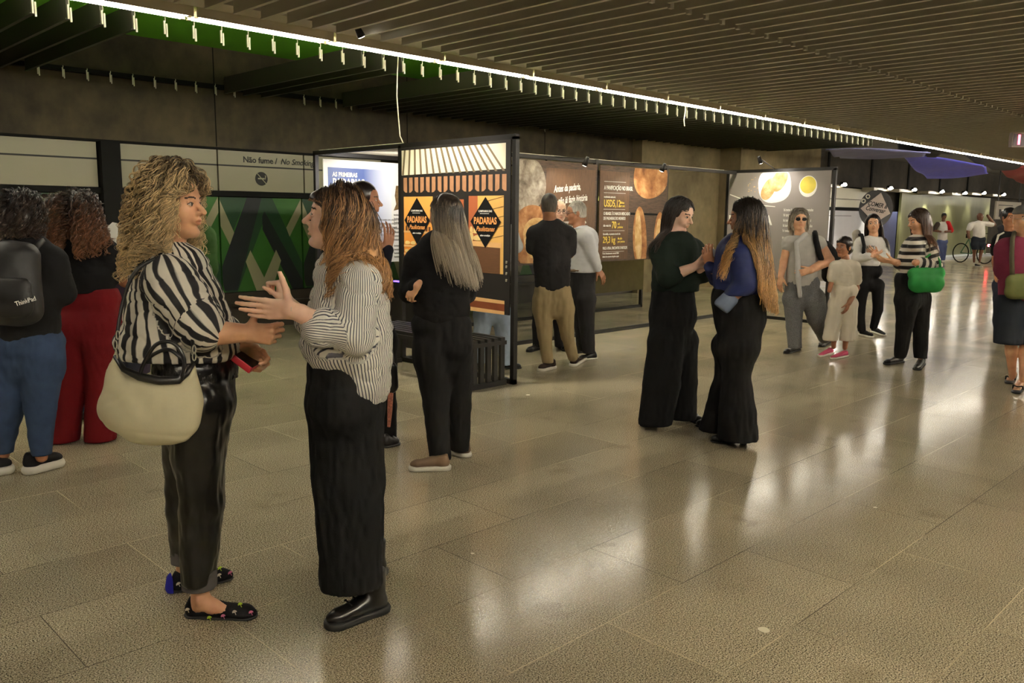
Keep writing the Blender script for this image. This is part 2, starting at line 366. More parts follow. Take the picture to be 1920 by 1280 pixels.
# ---------------------------------------------------------------- fluorescent line
mtube, t_, b_ = nt('fluorescent_tube'); b_.inputs['Base Color'].default_value = (1, 1, 1, 1)
b_.inputs['Emission Color'].default_value = (*WARM, 1); b_.inputs['Emission Strength'].default_value = TUBE
mtube2, t_, b2_ = nt('added_tube_bright'); b2_.inputs['Emission Color'].default_value = (*WARM, 1); b2_.inputs['Emission Strength'].default_value = TUBE2  # stronger tube for the added, unseen line
def light_unit(mesh_only=False):
    t = thing('fluorescent_light', '', 'light')
    MB().box((0, -.095, .035), (1.20, .045, .075)).box((0, -.105, -.005), (1.20, -.093, .075)).build('tray', MTRAY, t)  # side lip added so tube light goes up on one side only
    for yy in (-.055, .066):
        tb = MB().tube([(.03, yy, .012), (1.17, yy, .012)], .014, 10).build('tube', mtube, t, smooth=True)
        MB().box((.0, yy-.018, -.004), (.03, yy+.018, .035)).build('lampholder', MTRAY, t); MB().box((1.17, yy-.018, -.004), (1.20, yy+.018, .035)).build('lampholder', MTRAY, t)
    return t
L0 = light_unit(); n = 0
for k in range(-3, 50):
    o = L0 if n == 0 else copy_tree(L0); n += 1
    o.location = (1.72+1.222*k, 6.47, 2.955)
    tag(o, 'twin tube fluorescent fitting in the bright line across the ceiling', 'light', 'fluorescent fittings in the ceiling line')
L2MESH = None
for ch in L0.children:
    if ch.name.startswith('tube') and L2MESH is None:
        L2MESH = ch.data.copy(); L2MESH.materials.clear(); L2MESH.materials.append(mtube2)
for k in range(-7, 30):       # added line out of view, brighter, lights the foreground from the camera side
    o = copy_tree(L0); o.location = (1.72+1.222*k, -0.9, 3.0)
    for ch in o.children:
        if ch.name.startswith('tube'): ch.data = L2MESH
    tag(o, 'added unseen twin tube fitting above the camera that lights the foreground', 'light', 'added unseen fittings above the camera')

MPATCH = mat('pale_floor_patch', srgb(222, 214, 188), .6)
for (px, py, r_, lb) in ((1432, 1180, .020, 'pale worn sticker patch on the floor near the bottom right'), (1641, 951, .010, 'small white paper scrap on the floor right of centre'), (886, 1037, .008, 'tiny white paper scrap on the floor behind the boot'), (990, 740, .016, 'pale tape mark on the floor beside the bench')):
    c = gz(px, py, .001); rr_ = random.Random(px)
    tag(MB().poly([(c[0]+r_*(1+.25*rr_.random())*math.cos(a), c[1]+r_*(1+.25*rr_.random())*math.sin(a), .0008) for a in np.linspace(0, 5.5, 8)], .0006).build('floor_patch', MPATCH), lb, 'floor mark')
# ================================================================== EXHIBITION BOOTH
HB = 2.17
def frame_bar(mb, a, b, w=.045):
    a = np.array(a, float); b = np.array(b, float); lo = np.minimum(a, b)-w/2; hi = np.maximum(a, b)+w/2
    mb.box(lo, hi)
MW = mat('white_print', srgb(235, 233, 225), .55, var=.02)
MCREAM = mat('cream_board', srgb(214, 198, 160), .6, var=.03)
MTXT = mat('print_grey_text', srgb(92, 88, 80), .7); MWT = mat('print_white_text', srgb(240, 236, 226), .6, var=.01)
MOR = mat('print_orange', srgb(240, 160, 90), .6); MYEL = mat('print_yellow', srgb(236, 206, 90), .6, var=.03)
# --- awning front frame, plane X = 5.22
fr = thing('exhibition_stand', 'black steel frame carrying the awning print and open bay, with bench', 'exhibition stand', (5.22, 5.24, 0))
mb = MB(); P = lambda x, y, z: (x-5.22, y-5.24, z)
for y in (5.24, 6.86, 8.44): mb = MB(); frame_bar(mb, P(5.22, y, 0.022), P(5.22, y, HB-.022)); mb.build('post', MBLACK, fr)
mb = MB(); frame_bar(mb, P(5.22, 5.24, HB), P(5.22, 8.44, HB)); mb.build('top_rail', MBLACK, fr)
mb = MB(); frame_bar(mb, P(5.22, 5.24, .022), P(5.22, 8.44, .022)); mb.build('bottom_rail', MBLACK, fr)
# --- back frame Y=8.44 with white text board
fb = thing('exhibition_stand', 'black steel frame behind carrying the white text board', 'exhibition stand', (5.22, 8.44, 0))
mb = MB(); P = lambda x, y, z: (x-5.22, y-8.44, z)
for x in (6.72, 8.22, 9.73, 11.4): mb = MB(); frame_bar(mb, P(x, 8.44, .022), P(x, 8.44, HB)); mb.build('post', MBLACK, fb)
mb = MB(); frame_bar(mb, P(5.27, 8.44, HB), P(11.4, 8.44, HB)); mb.build('top_rail', MBLACK, fb)
mb = MB(); frame_bar(mb, P(5.27, 8.44, .022), P(11.4, 8.44, .022)); mb.build('bottom_rail', MBLACK, fb)
# --- brown wall frame Y=6.86
fw = thing('exhibition_stand', 'black steel frame carrying the two brown bread boards', 'exhibition stand', (5.3, 6.86, 0))
mb = MB(); P = lambda x, y, z: (x-5.3, y-6.86, z)
for x in (8.22, 9.73): mb = MB(); frame_bar(mb, P(x, 6.84, .022), P(x, 6.84, HB), .05); mb.build('post', MBLACK, fw)
mb = MB(); frame_bar(mb, P(5.27, 6.84, HB), P(11.5, 6.84, HB)); mb.build('top_rail', MBLACK, fw)
mb = MB(); frame_bar(mb, P(5.27, 6.84, .022), P(11.5, 6.84, .022)); mb.build('bottom_rail', MBLACK, fw)
# --- grey board frame X=11.57
fg = thing('exhibition_stand', 'black steel frame carrying the grey toast board', 'exhibition stand', (11.57, 5.30, 0))
mb = MB(); P = lambda x, y, z: (x-11.57, y-5.30, z)
for y in (5.30, 6.98): mb = MB(); frame_bar(mb, P(11.57, y, .022), P(11.57, y, HB)); mb.build('post', MBLACK, fg)
mb = MB(); frame_bar(mb, P(11.57, 5.30, HB+.02), P(11.57, 6.98, HB+.02)); mb.build('top_rail', MBLACK, fg)
mb = MB(); frame_bar(mb, P(11.57, 5.30, .022), P(11.57, 6.98, .022)); mb.build('bottom_rail', MBLACK, fg)
# ---------- awning poster: board on X=5.22 plane, from z .62 to 2.145 ; local (u=+ to the right = -Y)
aw = thing('bakery_poster', 'tall print of a bakery front with striped awning and diamond logos', 'poster', (5.20, 6.83, .62))
W, H = 1.56, 1.525
def up(u, z, lift=0.0): return (-.012-lift, -u, z)
def ppoly(pts, m, nm, lift=.001):
    return MB().poly([up(u, v, lift) for u, v in pts], .001, (1, 0, 0)).build(nm, m, aw)
MAWB = mat('print_black', srgb(32, 28, 25), .55)
MB().box((-.012, -W, 0), (.0, 0, H)).build('board', MAWB, aw)
MAC = mat('print_awning_cream', srgb(232, 222, 196), .55, var=.04, scale=3); MAG = mat('print_awning_grey', srgb(120, 104, 80), .55)
ppoly([(.02, 1.26), (1.50, 1.28), (1.50, 1.50), (.02, 1.50)], MAC, 'awning_print')
mb = MB()
for i in range(19):
    u0 = .05+i*.083; sl = -.03+.013*i
    top = u0; bot = u0+sl-.0
    q = [(top-sl*0.3, 1.50), (top+.028-sl*.3, 1.50), (bot+.034, 1.262), (bot+.004, 1.262)]
    if max(a[0] for a in q) < 1.50: mb.poly([up(u, v, .002) for u, v in q], .001, (1, 0, 0))
mb.build('awning_stripes', MAG, aw)
MVAL = mat('print_valance_tan', srgb(176, 128, 92), .6, var=.15, scale=20)
mb = MB(); mv = MB()
for i in range(17):
    u0 = .05+i*.088
    mb.poly([up(u0, 1.235, .002), up(u0+.055, 1.235, .002), up(u0+.055, 1.10+(.012 if i % 2 else -.01), .002), up(u0+.027, 1.092, .002), up(u0, 1.10-(.012 if i % 2 else -.01), .002)], .001, (1, 0, 0))
mb.build('valance_print', MVAL, aw)
def grad(name, c0, c1, axis=2, lo=0, hi=1, noise=.4, scale=6):
    m, t, b = nt(name); L = t.links.new; tc = N(t, 'ShaderNodeTexCoord'); sp = N(t, 'ShaderNodeSeparateXYZ'); L(tc.outputs['Object'], sp.inputs[0])
    nz = N(t, 'ShaderNodeTexNoise'); nz.inputs['Scale'].default_value = scale; nz.inputs['Detail'].default_value = 5; L(tc.outputs['Object'], nz.inputs['Vector'])
    mr = N(t, 'ShaderNodeMapRange'); mr.inputs[1].default_value = lo; mr.inputs[2].default_value = hi; L(sp.outputs[axis], mr.inputs[0])
    ad = N(t, 'ShaderNodeMath', operation='MULTIPLY_ADD'); ad.inputs[1].default_value = noise; L(nz.outputs[0], ad.inputs[0]); L(mr.outputs[0], ad.inputs[2])
    r = N(t, 'ShaderNodeValToRGB'); r.color_ramp.elements[0].color = c0; r.color_ramp.elements[0].position = noise*.3; r.color_ramp.elements[1].color = c1; r.color_ramp.elements[1].position = 1+noise*.3 if noise < 0 else .95
    L(ad.outputs[0], r.inputs[0]); L(r.outputs[0], b.inputs['Base Color']); b.inputs['Roughness'].default_value = .55; return m
MWIN = grad('print_golden_wall', srgb(214, 130, 50), srgb(240, 170, 84), 2, .5, 1.05, .3, 2)
MDOOR = grad('print_red_wood', srgb(128, 66, 36), srgb(176, 96, 58), 2, .3, 1.05, .5, 9)
MTILE = mat('print_gold_tile', srgb(226, 176, 96), .5, var=.1, scale=3); MCOUNT = mat('print_counter_brown', srgb(100, 66, 40), .6, var=.15, scale=14, stretch=(1, 1, 8))
MWOOD = mat('print_light_wood', srgb(226, 176, 116), .5, var=.1)
MBREAD = mat('print_bread', srgb(232, 196, 128), .6, var=.2, scale=25)
ppoly([(.05, .36), (.50, .36), (.50, 1.05), (.05, 1.05)], MWIN, 'left_window')
ppoly([(.55, .36), (.95, .36), (.95, 1.02), (.55, 1.02)], MDOOR, 'middle_window')
ppoly([(.57, .36), (.66, .36), (.66, 1.01), (.57, 1.01)], MWIN, 'window_strip', .002)
ppoly([(1.02, .36), (1.48, .36), (1.48, 1.05), (1.02, 1.05)], MTILE, 'right_window')
ppoly([(1.02, .64), (1.14, .64), (1.14, 1.05), (1.02, 1.05)], MDOOR, 'door_strip', .002)
mb = MB()
for k in range(5): mb.poly([up(1.26, .66+.085*k, .003), up(1.48, .70+.085*k, .003), up(1.48, .704+.085*k, .003), up(1.26, .664+.085*k, .003)], .0005, (1, 0, 0))
mb.build('tile_lines', MCOUNT, aw)
ppoly([(1.02, .36), (1.44, .36), (1.44, .60), (1.02, .60)], MCOUNT, 'counter_front', .003)
ppoly([(1.02, .60), (1.46, .59), (1.46, .635), (1.02, .645)], MWOOD, 'counter_top', .004)
def blob(u, v, ru, rv, lift, n=18, wob=0.0, rot=0):
    out = []
    for i in range(n):
        a = 2*math.pi*i/n; q = 1+wob*math.sin(3*a+u*20); x, y = ru*q*math.cos(a), rv*q*math.sin(a)
        out.append((u+x*math.cos(rot)-y*math.sin(rot), v+x*math.sin(rot)+y*math.cos(rot)))
    return out
mb = MB()
for (u, v, ru, rv) in [(1.06, .745, .022, .03), (1.115, .74, .026, .03), (1.16, .74, .026, .03), (1.21, .735, .026, .028), (1.06, .68, .03, .045), (1.14, .672, .055, .026), (1.24, .66, .05, .018),
                       (.11, .60, .04, .018), (.2, .60, .04, .018), (.3, .60, .04, .02), (.4, .61, .035, .018), (.1, .52, .035, .015), (.25, .515, .04, .018), (.36, .51, .04, .016), (.13, .44, .03, .014), (.24, .44, .03, .014), (.36, .43, .04, .016), (.45, .44, .03, .014)]:
    MB().poly([up(a, b, .0055) for a, b in blob(u, v, ru, rv, 0, wob=.06)], .001, (1, 0, 0)).build('printed_bread', MBREAD, aw)
mb = MB()
for v in (.56, .48, .40, .70): MB().poly([up(.05, v, .0045), up(.50, v-.005, .0045), up(.50, v+.012, .0045), up(.05, v+.018, .0045)], .001, (1, 0, 0)).build('printed_shelf', MWOOD, aw)
mb.poly([up(1.04, .715, .0045), up(1.28, .71, .0045), up(1.28, .72, .0045), up(1.04, .728, .0045)], .001, (1, 0, 0))
mb.build('printed_shelf', MWOOD, aw)
mb = MB()
for i in range(9): u = .08+.045*i; mb.poly([up(u, .718, .0045), up(u+.028, .718, .0045), up(u+.028, .76+.02*(i % 3 == 0), .0045), up(u, .76+.01*(i % 2), .0045)], .001, (1, 0, 0))
mb.build('printed_jars', MCOUNT, aw)
ppoly([(.70, .10), (1.50, .095), (1.50, .125), (.70, .14)], MWOOD, 'plank_print', .002); ppoly([(.05, .10), (.70, .10), (.70, .14), (.05, .145)], MWOOD, 'plank_print', .002)
ppoly([(.05, .05), (1.50, .03), (1.50, .095), (.05, .10)], MDOOR, 'plank_print', .002)
ppoly([(.05, .0), (1.50, .0), (1.50, .03), (.05, .05)], MWOOD, 'plank_print', .002)
for uc in (.265, 1.25):
    g = MB().poly([up(uc-.20, .82, .007), up(uc, .585, .007), up(uc+.20, .82, .007), up(uc, 1.04, .007)], .001, (1, 0, 0)).build('diamond_logo', MBLK, aw)
    for body, sz, v, m, sh, bd in (('CAMPANHA DAS', .026, .905, MWT, 0, .01), ('PADARIAS', .085, .80, MOR, 0, .03), ('Paulistanas', .062, .735, MOR, .35, .012), ('sabor e tradição', .022, .69, MWT, 0, .01)):
        tx = text(body, sz, m, g, (5.20-.0215, 6.83-uc, .62+v), (0, -1, 0), (0, 0, 1), bold=bd, shear=sh, align='CENTER', loc0=(5.20, 6.83, .62), width=.78 if sz > .08 else .9)
    mb = MB(); mb.poly([up(uc-.07, .89, .0085), up(uc+.05, .89, .0085), up(uc+.05, .894, .0085), up(uc-.07, .894, .0085)], .0008, (1, 0, 0)); mb.build('logo_line', MWT, g)
mb = MB()
for z in (.30, .36, .42, .46): mb.tube([up(1.53, z, .012), up(1.535, z+.02, .014)], .008, 6)
mb.build('clips', MSTEEL, aw)
# ---------- white text board on Y=8.40
wb = thing('text_board', 'bright white text board with blue heading block inside the booth', 'display board', (5.28, 8.40, .92))
def wp(pts, m, nm, lift=.001): return MB().poly([(u, -.012-lift, v) for u, v in pts], .001, (0, 1, 0)).build(nm, m, wb)
MB().box((0, -.012, 0), (2.6, 0, 1.19)).build('board', MW, wb)
mbl, t_, b_ = nt('print_blue_fade'); L = t_.links.new
tc = N(t_, 'ShaderNodeTexCoord'); s_ = N(t_, 'ShaderNodeSeparateXYZ'); L(tc.outputs['Object'], s_.inputs[0])
mr = N(t_, 'ShaderNodeMapRange'); mr.inputs[1].default_value = .55; mr.inputs[2].default_value = .95; L(s_.outputs[0], mr.inputs[0])
r_ = N(t_, 'ShaderNodeValToRGB'); r_.color_ramp.elements[0].color = srgb(70, 92, 150); r_.color_ramp.elements[1].color = srgb(225, 228, 232); L(mr.outputs[0], r_.inputs[0]); L(r_.outputs[0], b_.inputs['Base Color'])
wp([(.06, .25), (.95, .25), (.95, 1.10), (.06, 1.10)], mbl, 'blue_block')
for body, sz, u, v, m in (('AS PRIMEIRAS', .070, .12, 1.0, MWT), ('PADARIAS', .120, .12, .895, MWT), ('são de', .13, .12, .79, MWT)):
    text(body, sz, m, wb, (5.28+u, 8.40-.015, .92+v), (1, 0, 0), (0, 0, 1), bold=.03, loc0=(5.28, 8.40, .92), width=.8)
for k in range(5):
    text('o comércio surgiu com a chegada dos imigrantes'[0:38-k*3], .032, MTXT, wb, (5.98, 8.385, .92+.50-.045*k), (1, 0, 0), (0, 0, 1), loc0=(5.28, 8.40, .92), width=.75)
for k in range(11):
    text('fundada por famílias'[0:20-(k*7) % 5], .032, MTXT, wb, (6.26+.0, 8.385, .92+.56-.045*k-(.03 if k > 2 else 0)-(.03 if k > 6 else 0)), (1, 0, 0), (0, 0, 1), loc0=(5.28, 8.40, .92), width=.75)
wp([(.98, .62), (1.18, .66), (1.18, .93), (1.02, .92), (1.0, .80), (1.02, .70)], mat('print_old_photo', srgb(120, 96, 60), .6, var=.6, scale=40), 'printed_photo')
vb = thing('valance_board', 'beige horizontal board under the booth roof in the open bay', 'board', (4.72+.9, 7.3, 1.98))
MB().box((0, 0, 0), (2.3, .03, .10)).build('board', MCREAM, vb)
for x in (.1, 2.2): MB().box((x, .005, .10), (x+.02, .025, .215)).build('hanger', MBLACK, vb)
rf = tag(MB().box((5.25, 6.9, HB+.025), (11.3, 8.42, HB+.035)).build('booth_roof', mat('white_roof_fabric', srgb(225, 215, 190), .8)), 'white fabric roof panel over the booth', 'roof panel')
# small stand with violet light and yellow box behind the bench
st = thing('display_stand', 'low dark display stand with violet edge light behind the bench', 'stand', (5.8, 7.5, 0))
MB().box((-.02, -.3, 0), (.5, .3, .72)).build('cabinet', MBLACK, st)
MB().box((-.03, -.25, .735), (.0, .25, .75)).build('edge_light', mat('violet_led', (.16, .08, 1.0), .5, emit=2.5), st)
MB().box((-.02, -.3, .72), (.5, .3, .735)).build('table_top', MBLACK, st)
yb = tag(MB().box((5.84, 7.22, .736), (5.94, 7.32, .82)).build('box', mat('yellow_card_box', srgb(220, 180, 80), .6)), 'small yellow box on the dark stand behind the bench', 'box')
# ---------- bench
bn = thing('slatted_bench', 'black slatted metal bench standing in front of the awning print', 'bench', (4.66, 5.27, 0))
mb = MB()
for i in range(6): mb.box((.02+i*.082, 0, .40), (.02+i*.082+.05, 1.56, .43))
mb.build('seat_slats', MBLACK, bn)
for y in (0, 1.53):
    mb = MB()
    for i in range(6): mb.box((.02+i*.082, y, .045), (.02+i*.082+.048, y+.03, .40))
    mb.build('end_slats', MBLACK, bn)
mb = MB()
for y in (0, 1.53): mb.box((0, y-.005, 0), (.50, y+.035, .045)); mb.box((0, y-.003, .365), (.50, y+.033, .40))
for x in (0, .46): mb.box((x, 0, .365), (x+.04, 1.56, .40))
mb.build('frame', MBLACK, bn)
# ---------- brown boards on Y=6.80
def wood_mat(name, a, b_, sc=(1, 1, 9)):
    m, t, b = nt(name); L = t.links.new; tc = N(t, 'ShaderNodeTexCoord'); mp = N(t, 'ShaderNodeMapping'); mp.inputs['Scale'].default_value = sc; L(tc.outputs['Object'], mp.inputs[0])
    nz = N(t, 'ShaderNodeTexNoise'); nz.inputs['Scale'].default_value = 7; nz.inputs['Detail'].default_value = 8; nz.inputs['Roughness'].default_value = .7; L(mp.outputs[0], nz.inputs['Vector'])
    r = N(t, 'ShaderNodeValToRGB'); r.color_ramp.elements[0].position = .35; r.color_ramp.elements[0].color = a; r.color_ramp.elements[1].position = .7; r.color_ramp.elements[1].color = b_
    L(nz.outputs[0], r.inputs[0]); L(r.outputs[0], b.inputs['Base Color']); b.inputs['Roughness'].default_value = .5; return m
MDW = wood_mat('print_dark_wood', srgb(44, 30, 20), srgb(98, 74, 54)); MKR = wood_mat('print_kraft_paper', srgb(84, 58, 36), srgb(108, 78, 50), (6, 1, 1))
def crust(name, a, b_, c, sc=9):
    m, t, b = nt(name); L = t.links.new; tc = N(t, 'ShaderNodeTexCoord')
    nz = N(t, 'ShaderNodeTexNoise'); nz.inputs['Scale'].default_value = sc; nz.inputs['Detail'].default_value = 7; nz.inputs['Distortion'].default_value = .25; nz.inputs['Roughness'].default_value = .6; L(tc.outputs['Object'], nz.inputs['Vector'])
    r = N(t, 'ShaderNodeValToRGB'); e = r.color_ramp.elements; e[0].position = .32; e[0].color = a; e[1].position = .7; e[1].color = c; k = e.new(.5); k.color = b_
    L(nz.outputs[0], r.inputs[0]); L(r.outputs[0], b.inputs['Base Color']); b.inputs['Roughness'].default_value = .6; return m
MCR1 = crust('print_crust_gold', srgb(118, 70, 34), srgb(168, 112, 62), srgb(208, 164, 110), 6); MCR2 = crust('print_crust_floury', srgb(92, 78, 64), srgb(150, 138, 122), srgb(196, 186, 170), 8)
MCR3 = crust('print_crust_light', srgb(178, 134, 74), srgb(204, 166, 108), srgb(222, 196, 150), 10)
def ybrd(x0, x1, label):
    t = thing('bread_board', label, 'display board', (x0, 6.80, .93)); MB().box((0, -.012, 0), (x1-x0, 0, 1.20)).build('board', MDW, t); return t
def yp(t, pts, m, nm, lift): return MB().poly([(u, -.012-lift, v) for u, v in pts], .001, (0, 1, 0)).build(nm, m, t)
b1 = ybrd(6.72, 8.19, 'brown board with floury loaf print and cursive white words'); b2 = ybrd(8.25, 9.70, 'brown board with price facts and baguette prints')
yp(b1, [(.55, .05), (1.44, .05), (1.44, 1.13), (.55, 1.12), (.53, .6)], MKR, 'kraft_paper_print', .001)
def clip(pts, x0, x1, z0, z1): return [(min(max(u, x0), x1), min(max(v, z0), z1)) for u, v in pts]
yp(b1, clip(blob(.12, .93, .42, .36, 0, 40, .02), .0, 1.4, 0, 1.195), MCR2, 'floury_loaf_print', .002)
yp(b1, clip(blob(.38, .33, .40, .36, 0, 40, .05), .0, 1.4, 0.02, 1.195), MCR1, 'golden_loaf_print', .0035)
yp(b1, clip(blob(.42, .33, .27, .22, 0, 40, .1, .5), .0, 1.4, 0.02, 1.195), MCR3, 'loaf_cut_print', .0045)
yp(b1, [(0, .60), (.54, .585), (.54, .56), (0, .565)], MBLK, 'plank_gap', .0015)
for body, v, u in (('Antes da padaria,', .84, .68), ('o pão já fazia história', .70, .70)):
    text(body, .115, MWT, b1, (6.72+u, 6.784, .93+v), (1, 0, .10), (-.10, 0, 1), bold=.012, shear=.35, loc0=(6.72, 6.80, .93), width=.60)
for k in range(6): text('o pão acompanha a história humana desde'[0:36-k % 3*4], .045, MWT, b1, (6.72+.78, 6.784, .93+.48-.055*k), (1, 0, 0), (0, 0, 1), loc0=(6.72, 6.80, .93), width=.7)
yp(b2, [(.0, .02), (.60, .02), (.60, 1.13), (.0, 1.13)], MKR, 'kraft_paper_print', .001)
MLN = MWT
rows = [('A PANIFICAÇÃO NO BRASIL', .075, .90, MWT, .62), ('movimenta cerca de', .035, .80, MWT, .8), ('USD5,12', .125, .69, MYEL, .75), ('O BRASIL É O MAIOR MERCADO', .055, .585, MWT, .68), ('DE PADARIAS DO MUNDO', .055, .525, MWT, .68), ('são mais de', .04, .44, MWT, .8),
        ('Em média, o consumo anual é de', .035, .335, MWT, .75), ('29,3 kg', .115, .235, MYEL, .75), ('VALE A PENA, ENCONTRE E PARTICIPE', .05, .15, MWT, .58), ('Fonte: levantamento setorial 2024', .03, .09, MWT, .8), ('dados do consumo de pão no país', .03, .05, MWT, .8)]
for body, sz, v, m, wd in rows: text(body, sz, m, b2, (8.25+.08, 6.784, .93+v), (1, 0, 0), (0, 0, 1), bold=.012, loc0=(8.25, 6.80, .93), width=wd)
text('70', .12, MYEL, b2, (8.25+.25, 6.784, .93+.42), (1, 0, 0), (0, 0, 1), bold=.02, loc0=(8.25, 6.80, .93), width=.8)
for body, u, v in (('bilhões', .40, .73), ('por ano', .40, .69), ('mil', .37, .46), ('padarias', .37, .42), ('de pão', .38, .275), ('por pessoa', .38, .235)):
    text(body, .042, MYEL, b2, (8.25+u, 6.784, .93+v), (1, 0, 0), (0, 0, 1), bold=.01, loc0=(8.25, 6.80, .93), width=.8)
mb = MB()
for v in (1.0, .86, .655, .385, .12): mb.poly([(.08, -.0145, v), (.52, -.0145, v), (.52, -.0145, v+.004), (.08, -.0145, v+.004)], .001, (0, 1, 0))
mb.build('rule_lines', MWT, b2)
yp(b2, clip(blob(1.05, 1.10, .38, .30, 0, 36, .04), .62, 1.43, 0, 1.195), MCR1, 'round_loaf_print', .002)
yp(b2, clip(blob(.86, .26, .15, .44, 0, 30, .02, .10), .6, 1.43, 0.01, 1.19), MCR1, 'baguette_print', .002); yp(b2, clip(blob(.82, .30, .075, .34, 0, 24, .05, .08), .6, 1.43, 0.01, 1.19), MCR3, 'baguette_crumb_print', .003)
yp(b2, clip(blob(1.28, .30, .11, .34, 0, 30, .02, -.05), .6, 1.43, 0.01, 1.19), MCR1, 'baguette_print', .002); yp(b2, clip(blob(1.27, .30, .065, .26, 0, 24, .05, -.05), .6, 1.43, 0.01, 1.19), MCR3, 'baguette_crumb_print', .003)
yp(b2, [(.62, .62), (1.43, .61), (1.43, .585), (.62, .59)], MBLK, 'plank_gap', .0015)
b3 = thing('display_board', 'dark green glossy board with curved white sign in the third bay', 'display board', (9.78, 8.38, .3))
MB().box((0, 0, 0), (1.6, .02, 1.75)).build('board', mat('olive_gloss', srgb(84, 76, 46), .15), b3)
MB().tube([(.5+.12*math.cos(a), -.01, 1.45+.10*math.sin(a)) for a in np.linspace(-.6, 3.3, 14)], .016, 6).build('curved_sign', mat('pale_curve', srgb(200, 200, 110), .4, emit=.5), b3)
# ---------- grey toast board X=11.55
gb = thing('toast_board', 'grey board with printed toast plate, coffee cup and white heading', 'display board', (11.545, 6.94, .62))
MGB = mat('print_grey', srgb(142, 134, 128), .55, var=.03)
MB().box((-.012, -1.60, 0), (0, 0, 1.545)).build('board', MGB, gb)
def gp(pts, m, nm, lift): return MB().poly([(-.012-lift, -u, v) for u, v in pts], .001, (1, 0, 0)).build(nm, m, gb)
def rblob(u, v, ru, rv, p=.75, rot=0, n=32):
    out = []
    for i in range(n):
        a = 2*math.pi*i/n; x = ru*abs(math.cos(a))**p*(1 if math.cos(a) > 0 else -1); y = rv*abs(math.sin(a))**p*(1 if math.sin(a) > 0 else -1)
        out.append((u+x*math.cos(rot)-y*math.sin(rot), v+x*math.sin(rot)+y*math.cos(rot)))
    return out
gp(clip(rblob(.75, 1.36, .26, .26, .8, .15), 0, 1.6, 0, 1.54), MWT, 'plate_print', .001)
gp(rblob(.66, 1.30, .10, .17, .9, -.5), MCR3, 'toast_print', .002); gp(clip(rblob(.82, 1.42, .11, .17, .9, -.55), 0, 1.6, 0, 1.535), MCR3, 'toast_print', .0025)
gp(rblob(1.27, 1.33, .135, .15, 1), MWT, 'cup_print', .001); gp(rblob(1.27, 1.35, .12, .12, 1), mat('print_coffee_yellow', srgb(226, 206, 80), .5, var=.15, scale=10), 'coffee_print', .002)
gp([(.02, 1.22), (.5, 1.06), (.78, 1.04), (.78, 1.048), (.5, 1.072), (.02, 1.235)], MWT, 'fork_print', .001)
text('PADARIA', .19, MWT, gb, (11.53, 6.94-.02, .62+.78), (0, -1, 0), (0, 0, 1), bold=.035, loc0=(11.545, 6.94, .62), width=.92)
for k in range(8):
    for c0 in range(1):
        text('há tantas histórias de padaria contadas aqui'[0:40-(k*5) % 7], .058, MWT, gb, (11.53, 6.94-.92, .62+.98-.075*k-(.03 if k > 4 else 0)), (0, -1, 0), (0, 0, 1), bold=.01, loc0=(11.545, 6.94, .62), width=.5)
mb = MB()
for i in range(16): 
    u, v = .40+random.uniform(-.09, .1), 1.36+random.uniform(-.12, .12); mb.poly([(-.0135, -(u+a), v+b) for a, b in ((0, 0), (.012, .002), (.01, .014), (-.002, .01))], .0008, (1, 0, 0))
mb.build('crumb_prints', MCR3, gb)
# ---------- spot lamps of the booth, and one added for the awning print
def spot(pos, target, watt, size, label, col=WARM, blend=.6, rad=.03, mount=None):
    t = thing('spot_lamp', label, 'spot lamp', pos)
    d = Vector(np.array(target)-np.array(pos)).normalized(); D = np.array(d)
    MB().tube([-D*.07, D*.0, D*.03], [.022, .03, .034], 10).build('head', MBLACK, t, smooth=True)
    MB().tube([D*.031, D*.034], [.026, .026], 10).build('lens', LENS, t)
    MB().tube([-D*.05, np.array(mount if mount is not None else (pos[0], pos[1], pos[2]+.06))-np.array(pos)], .007, 6).build('arm', MBLACK, t)
    ld = bpy.data.lights.new('spot_light', 'SPOT'); ld.energy = watt; ld.spot_size = math.radians(size); ld.spot_blend = blend; ld.color = col; ld.shadow_soft_size = rad
    lo = bpy.data.objects.new('lamp_light', ld); COL.objects.link(lo); lo.parent = t; lo.location = tuple(D*.05); lo.rotation_euler = d.to_track_quat('-Z', 'Y').to_euler()
    return t
LENS = mat('spot_lens', (1, .93, .8), .4, emit=25)
spot((4.05, 5.85, 2.93), (5.2, 6.0, 1.30), 95, 72, 'added small black spot lamp between the ceiling fins to light the awning print', mount=(4.06, 5.85, 3.5))  # added lamp, tucked among the fins to brighten the awning print
spot((5.9, 7.55, 2.06), (5.95, 8.4, 1.6), 26, 130, 'small spot lamp inside the booth over the white text board', col=(1, .95, .9), mount=(5.9, 7.6, 2.20))
spot((7.45, 6.35, 2.10), (7.5, 6.8, 1.3), 8, 130, 'small spot lamp over the cursive bread board', mount=(7.45, 6.84, 2.19))
spot((8.95, 6.35, 2.10), (8.95, 6.8, 1.3), 8, 130, 'small spot lamp over the price facts board', mount=(8.95, 6.84, 2.19))
spot((11.1, 6.2, 2.30), (11.55, 6.1, 1.5), 13, 125, 'small spot lamp over the grey toast board', col=(1, .93, .85), mount=(11.57, 6.2, 2.2))
# cable hanging from the ceiling down to the booth
cp = [gx(747, 95, 5.26)+[0, 0, 0], gx(745, 135, 5.26), gx(744, 180, 5.26), gx(747, 220, 5.26), gx(750, 255, 5.26), gx(756, 268, 5.24)]
cp[-1][2] = HB+.03
tag(MB().tube(cp, .006, 6).build('hanging_cable', MTRAY, smooth=True), 'thin pale cable hanging from the ceiling onto the booth frame', 'cable')
cp = gz(1284, 208, 2.93)
tag(MB().tube([cp+[0, 0, .57], cp+[.01, 0, 0], cp+[.0, .01, -.12], cp+[.01, 0, -.2]], .009, 6).build('hanging_cable', MTRAY), 'short pale wire end hanging below the louvre clips', 'cable')
